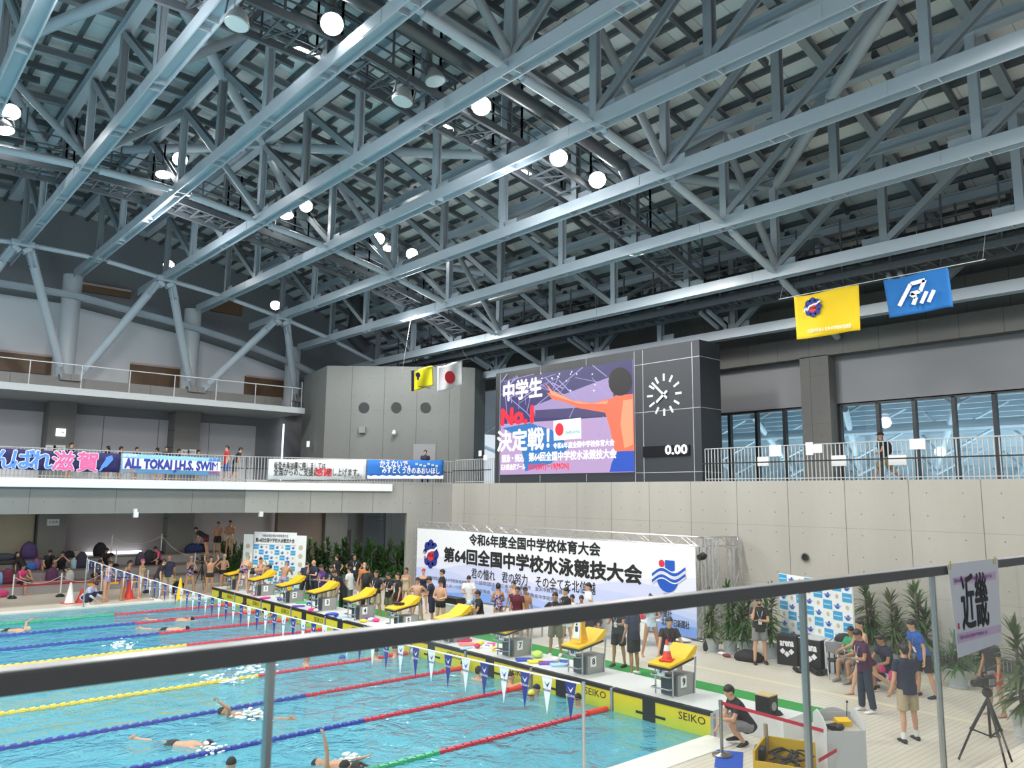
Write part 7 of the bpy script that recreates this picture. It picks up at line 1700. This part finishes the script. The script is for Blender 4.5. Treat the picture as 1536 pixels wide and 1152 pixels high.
person('swimmer in a patterned suit adjusting goggles', 283, 891, 'f', 25, 'chin', 1.62, fem=1, hair='goggles', hcol='beige', suit='pattern')
person('shirtless boy in black shorts standing on the top bench tier', 325, 833, 'f', 0, 'stand', 1.58, z=1.43, bot='black', blen=.6, tan=1)
person('boy with a green towel standing on the top bench tier', 343, 833, 'f', -10, 'belly', 1.66, z=1.43, bot='beige', blen=.3, tan=1)
person('boy in black bending on the top bench tier', 307, 832, 'f', -90, 'bend2', 1.60, z=1.43, top='black', bot='maroon', blen=.6)
# far deck and benches at the left
person('bald person in navy polo and khaki shorts with his back turned', 250, 896, 'f', 170, 'stand2', 1.72, top='navy', bot='khaki', blen=.9, hair='bald', tan=1, shoe='white')
person('person in black tee and grey trousers leaning beside the bald man', 233, 900, 'f', 110, 'lean', 1.66, top='black', bot='grey', blen=1.95, shoe='white')
person('swimmer in a pink cap facing right on the far deck', 209, 898, 'f', 90, 'stand', 1.60, fem=1, hair='cap', hcol='pink', suit='beige')
person('swimmer with black hair and dark suit on the far deck', 184, 900, 'f', 75, 'lean', 1.62, fem=1, hair='pony', suit='pattern', tan=1)
person('swimmer in a lilac suit nearest the pennant pole', 158, 903, 'f', 70, 'read', 1.60, fem=1, hair='pony', suit='lilac')
person('referee in pale blue shirt and dark trousers crouching at the pool edge', 126, 906, 'f', 80, 'squat', 1.64, top='shirtblue', sleeve=1.8, bot='denim', blen=1.95, shoe='white')
person('person in pink tee sitting on the lowest bench tier', 33, 889, 'f', 80, 'sit', 1.60, pos=(gy(30, 880, 39.55).x, 39.65, DECK), top='pink', bot='black', blen=.8)
person('person in black tee with hands at the face sitting on the second tier', 90, 870, 'f', 5, 'sit_face', 1.66, pos=(gy(91, 870, 40.3).x, 40.45, .5), top='black', bot='navy', blen=.75)
person('person in black tee sitting cross-legged on the second tier', 70, 860, 'f', 15, 'sit_low', 1.62, pos=(gy(71, 860, 40.6).x, 40.7, .93), top='black', bot='black', blen=.6)
person('person in black tee reclining on the second tier', 32, 855, 'f', 80, 'recline', 1.62, pos=(gy(36, 850, 40.6).x, 40.6, .93), top='black', bot='navy', blen=.8)
person('person in black tee sitting beside the white posts on the third tier', 153, 850, 'f', 40, 'sit_low', 1.62, pos=(gy(153, 850, 40.8).x, 40.7, .93), top='black', bot='black', blen=.8)
person('person in brown top sitting low on the first tier by the referee', 143, 868, 'f', 60, 'sit_low', 1.60, pos=(gy(142, 868, 39.7).x, 39.75, .5), top='olive', bot='black', blen=.8, tan=1)
person('person in pink top sitting behind the bald man', 238, 850, 'f', -40, 'sit_low', 1.60, pos=(gy(238, 850, 40.6).x, 40.6, .93), top='pink', bot='black', blen=.8)
# gallery spectators
for n, (u, v, c, fc, lb) in enumerate(((107, 664.5, 'black', 70, 'person with dark hair right of the left gallery pillar'), (163, 671, 'black', -120, 'person with tied hair above the end of the navy banner'), (181, 675, 'maroon', 120, 'person in maroon in the gap between the two banners'), (205, 672, 'black', 60, 'person alone above the ALL of the light blue banner'), (237, 672, 'black', -100, 'left of two people above the middle of the light blue banner'), (250, 670, 'black', 0, 'right of two people above the middle of the light blue banner'), (268, 676, 'navy', 90, 'person just right of the strip of daylight on the gallery'), (297, 682, 'grey', 90, 'person barely showing above the right end of the light blue banner'))):
    yy = min(41.0, max(35.0, (FLR + 1.67 - EYE) * ray(u, v).y / ray(u, v).z))
    person(lb, u, v, 'h', fc, 'stand', 1.64, z=FLR, pos=(gy(u, v, yy).x, yy, FLR), top=c, bot='black', blen=.9, far=1, hair='pony' if 'tied' in lb else 'short')
person('person in a red tee and blue shorts on the gallery', 341, 725, 'f', -60, 'stand2', 1.64, z=FLR, pos=(gy(340, 700, 36).x, 36, FLR), top='red', bot='blue', blen=.9, far=1)
person('person in black beside the red tee on the gallery', 352, 725, 'f', 120, 'lean', 1.64, z=FLR, pos=(gy(352, 700, 36.2).x, 36.2, FLR), top='black', bot='grey', blen=.9, far=1)
person('small person in white shirt and tie by the tower doors', 637, 700, 'h', 0, 'stand', 1.66, pos=(gy(637.5, 700, 31.9).x, 31.9, FLR), top='navy', bot='navy', blen=1.95, far=1)
person('person in a cap with a backpack walking left along the upper corridor', 1326, 720, 'f', -90, 'walk', 1.74, z=FLR, pos=(26.3, gx(1326, 700, 26.3).y, FLR), top='black', bot='olive', blen=.9, hair='hat', hcol='black', bag='black', shoe='black', tan=1)
# swimmers in the water
W_ = 1.66
def water(label, u, v, face, pose='tread', hcol='black', hair='cap', tan=0, up=.30, fem=0, suit=None):
    p = gz(u, v, up); p.z = up - W_ * 1.0
    if p.x > 12.8: p.x = 12.75
    person(label, 0, 0, 'f', face, pose, W_, fem=fem, pos=p, hair=hair, hcol=hcol, bot=None if suit else 'black', suit=suit, blen=.35, tan=tan)
water('swimmer in a black cap standing by the left glass post', 457, 981, 120, hcol='black')
water('swimmer in a blue cap low in the water past the glass post', 511, 983, 60, hcol='blue', up=.12)
water('swimmer in a black cap beside the rope under the handrail', 562, 973, 150, hcol='black')
water('swimmer in a navy cap resting at the wall under the handrail', 590, 968, 90, hcol='navy')
water('swimmer in a silver cap at the wall beside the lane rope end', 627, 972, 90, hcol='silver', up=.25)
water('swimmer with dark hair in the middle lane near the pennants', 716, 1001, 150, hair='short', up=.3)
water('swimmer at the wall hidden behind a blue pennant', 727, 985, 100, hcol='navy', hair='cap')
water('swimmer in a black cap behind the white pennant near the wall', 756, 1009, 90, hcol='black', up=.25)
water('swimmer reaching one arm up to the touch pad', 775, 1006, 95, 'reach', hcol='black', up=.32)
water('swimmer in a yellow cap near the rope end', 799, 1035, -30, hcol='yellow', hair='goggles', up=.2)
water('swimmer in a dark cap touching the wall at the rope end', 822, 1024, -60, hcol='navy', up=.22)
water('swimmer in a black cap under starting block 8 behind the glass post', 872, 1040, -40, hair='goggles', hcol='black', up=.26)
water('swimmer in a purple cap under the third starting block', 457, 924, -30, hcol='plum', up=.28)
water('swimmer hanging on the wall under starting block 0', 366, 903, 150, 'reach', hair='short', up=.3)
water('second swimmer hanging on the wall under starting block 1', 396, 913, 150, 'reach', hair='short', up=.3, tan=1)
water('swimmer with dark hair at the bottom edge by the glass post', 345, 1139, 160, hcol='black', up=.28)
water('swimmer in a black cap beside the raised arm at the bottom', 512, 1143, 120, hcol='black', up=.15)
def swimmer(label, u, v, face, pose, hcol, prone=-86, dz=-.1, hair='cap', tan=0, roll=0):
    p = gz(u, v, 0); a = R(face); toc = Vector((-p.x, -p.y, 0)).normalized(); rh = Vector((RT.x, RT.y, 0)).normalized(); d = toc * math.cos(a) + rh * math.sin(a)
    s = -1 if prone < 0 else 1
    p = p - d * 1.35 * (1 if prone < 0 else -1); p.z = dz
    t = person(label, 0, 0, 'f', face, pose, W_, pos=p, hair=hair, hcol=hcol, bot='black', blen=.35, tan=tan, prone=prone)
swimmer('freestyle swimmer with a bent arm out of the water in the second nearest lane', 352, 1072, -98, 'free', 'black', tan=1, dz=-.13)
swimmer('swimmer gliding on the surface near the bottom edge', 292, 1117, 80, 'free2', 'black', dz=-.14)
swimmer('freestyle swimmer raising an arm at the far left edge', 30, 946, 85, 'free', 'beige', dz=-.13)
swimmer('swimmer in a black cap in the third lane from the far side', 268, 930, 100, 'free2', 'black', dz=-.13)
swimmer('swimmer in a dark cap beside the red floats near the far side', 262, 944, 95, 'free2', 'navy', dz=-.13)
swimmer('swimmer gliding under the surface right of the left glass post', 500, 1017, 95, 'glide', 'black', dz=-.28, tan=1)
swimmer('backstroke swimmer with one arm straight up at the bottom', 500, 1148, 80, 'back', 'black', prone=86, dz=-.12)
# foam thrown up by the swimmers
m_foam = mat('foam', (0.85, 0.92, 0.95), 0.3)
for n, (u, v, ru, rv, cnt, lb) in enumerate(((382, 1076, 26, 7, 90, 'white splash behind the freestyle swimmer beside the left glass post'), (372, 1006, 30, 9, 80, 'white splash above the yellow lane rope at the left glass post'), (180, 970, 22, 5, 50, 'small white splash above the handrail at the left'), (318, 1128, 20, 6, 40, 'small white splash by the swimmer near the bottom edge'), (528, 1140, 16, 6, 40, 'white splash by the raised arm at the bottom edge'), (330, 1022, 40, 5, 60, 'streak of white foam below the handrail at the left'))):
    rnd = random.Random(n); q = MB()
    for i in range(cnt):
        p = gz(u + rnd.gauss(0, ru * .5), v + rnd.gauss(0, rv * .5), 0.0); r = rnd.uniform(.012, .045)
        q.ball(p + Vector((0, 0, abs(rnd.gauss(0, .06)))), (r * rnd.uniform(1, 2.2), r, r * .7), 6, 4)
    tag(q.build('water_splash', m_foam, smooth=True), lb, 'splash', kind='stuff')
# ------------------------------------------------------------------ fuse the bodies and garments into continuous surfaces
def finish_people():
    bpy.context.view_layer.update()
    dg = bpy.context.evaluated_depsgraph_get()
    res = {}
    for o, ex in JOBS:
        me = bpy.data.meshes.new_from_object(o.evaluated_get(dg))
        ms = [m for m in o.data.materials]
        bm = bmesh.new(); bm.from_mesh(me)
        if ex is not None:
            vs = [bm.verts.new(v) for v in ex.v]
            for f, mi in zip(ex.f, ex.m):
                nf = bm.faces.new([vs[i] for i in f]); nf.material_index = mi
        for f in bm.faces: f.smooth = True
        bm.to_mesh(me); bm.free()
        me.materials.clear()
        for m in ms: me.materials.append(m)
        res[o.name] = me
    for o, ex in JOBS:
        o.modifiers.clear(); o.data = res[o.name]
    for o, src, ms in CLONES:
        o.modifiers.clear(); o.data = src.data
        if [m for m in src.data.materials] != ms:
            o.data = src.data
            for i, m in enumerate(ms):
                o.material_slots[i].link = 'OBJECT'; o.material_slots[i].material = m
finish_people()
# ------------------------------------------------------------------ lettering becomes plain mesh, thickened where bold
bpy.context.view_layer.update()
_dg = bpy.context.evaluated_depsgraph_get()
_fm = {}
for o in [o for o in bpy.data.objects if o.type == 'FONT']:
    if o.data.name not in _fm:
        me = bpy.data.meshes.new_from_object(o.evaluated_get(_dg)); d = BOLD.get(o.data.name, 0)
        if d:
            vs = [v.co.copy() for v in me.vertices]; fs = [tuple(p.vertices) for p in me.polygons]; n = len(vs); V, F = [], []
            for k, (a, b) in enumerate(((0, 0), (d, 0), (-d, 0), (0, d), (0, -d), (.7 * d, .7 * d), (-.7 * d, .7 * d), (.7 * d, -.7 * d), (-.7 * d, -.7 * d))):
                V += [v + Vector((a, b, -.0006 * k)) for v in vs]; F += [tuple(i + k * n for i in f) for f in fs]
            m2 = bpy.data.meshes.new('lettering'); m2.from_pydata(V, [], F)
            for m in me.materials: m2.materials.append(m)
            me = m2
        _fm[o.data.name] = me
    nm = o.name.split('.')[0]; c = bpy.data.objects.new('tmp', _fm[o.data.name]); COL.objects.link(c)
    c.parent = o.parent; c.matrix_basis = o.matrix_basis.copy()
    bpy.data.objects.remove(o); c.name = nm
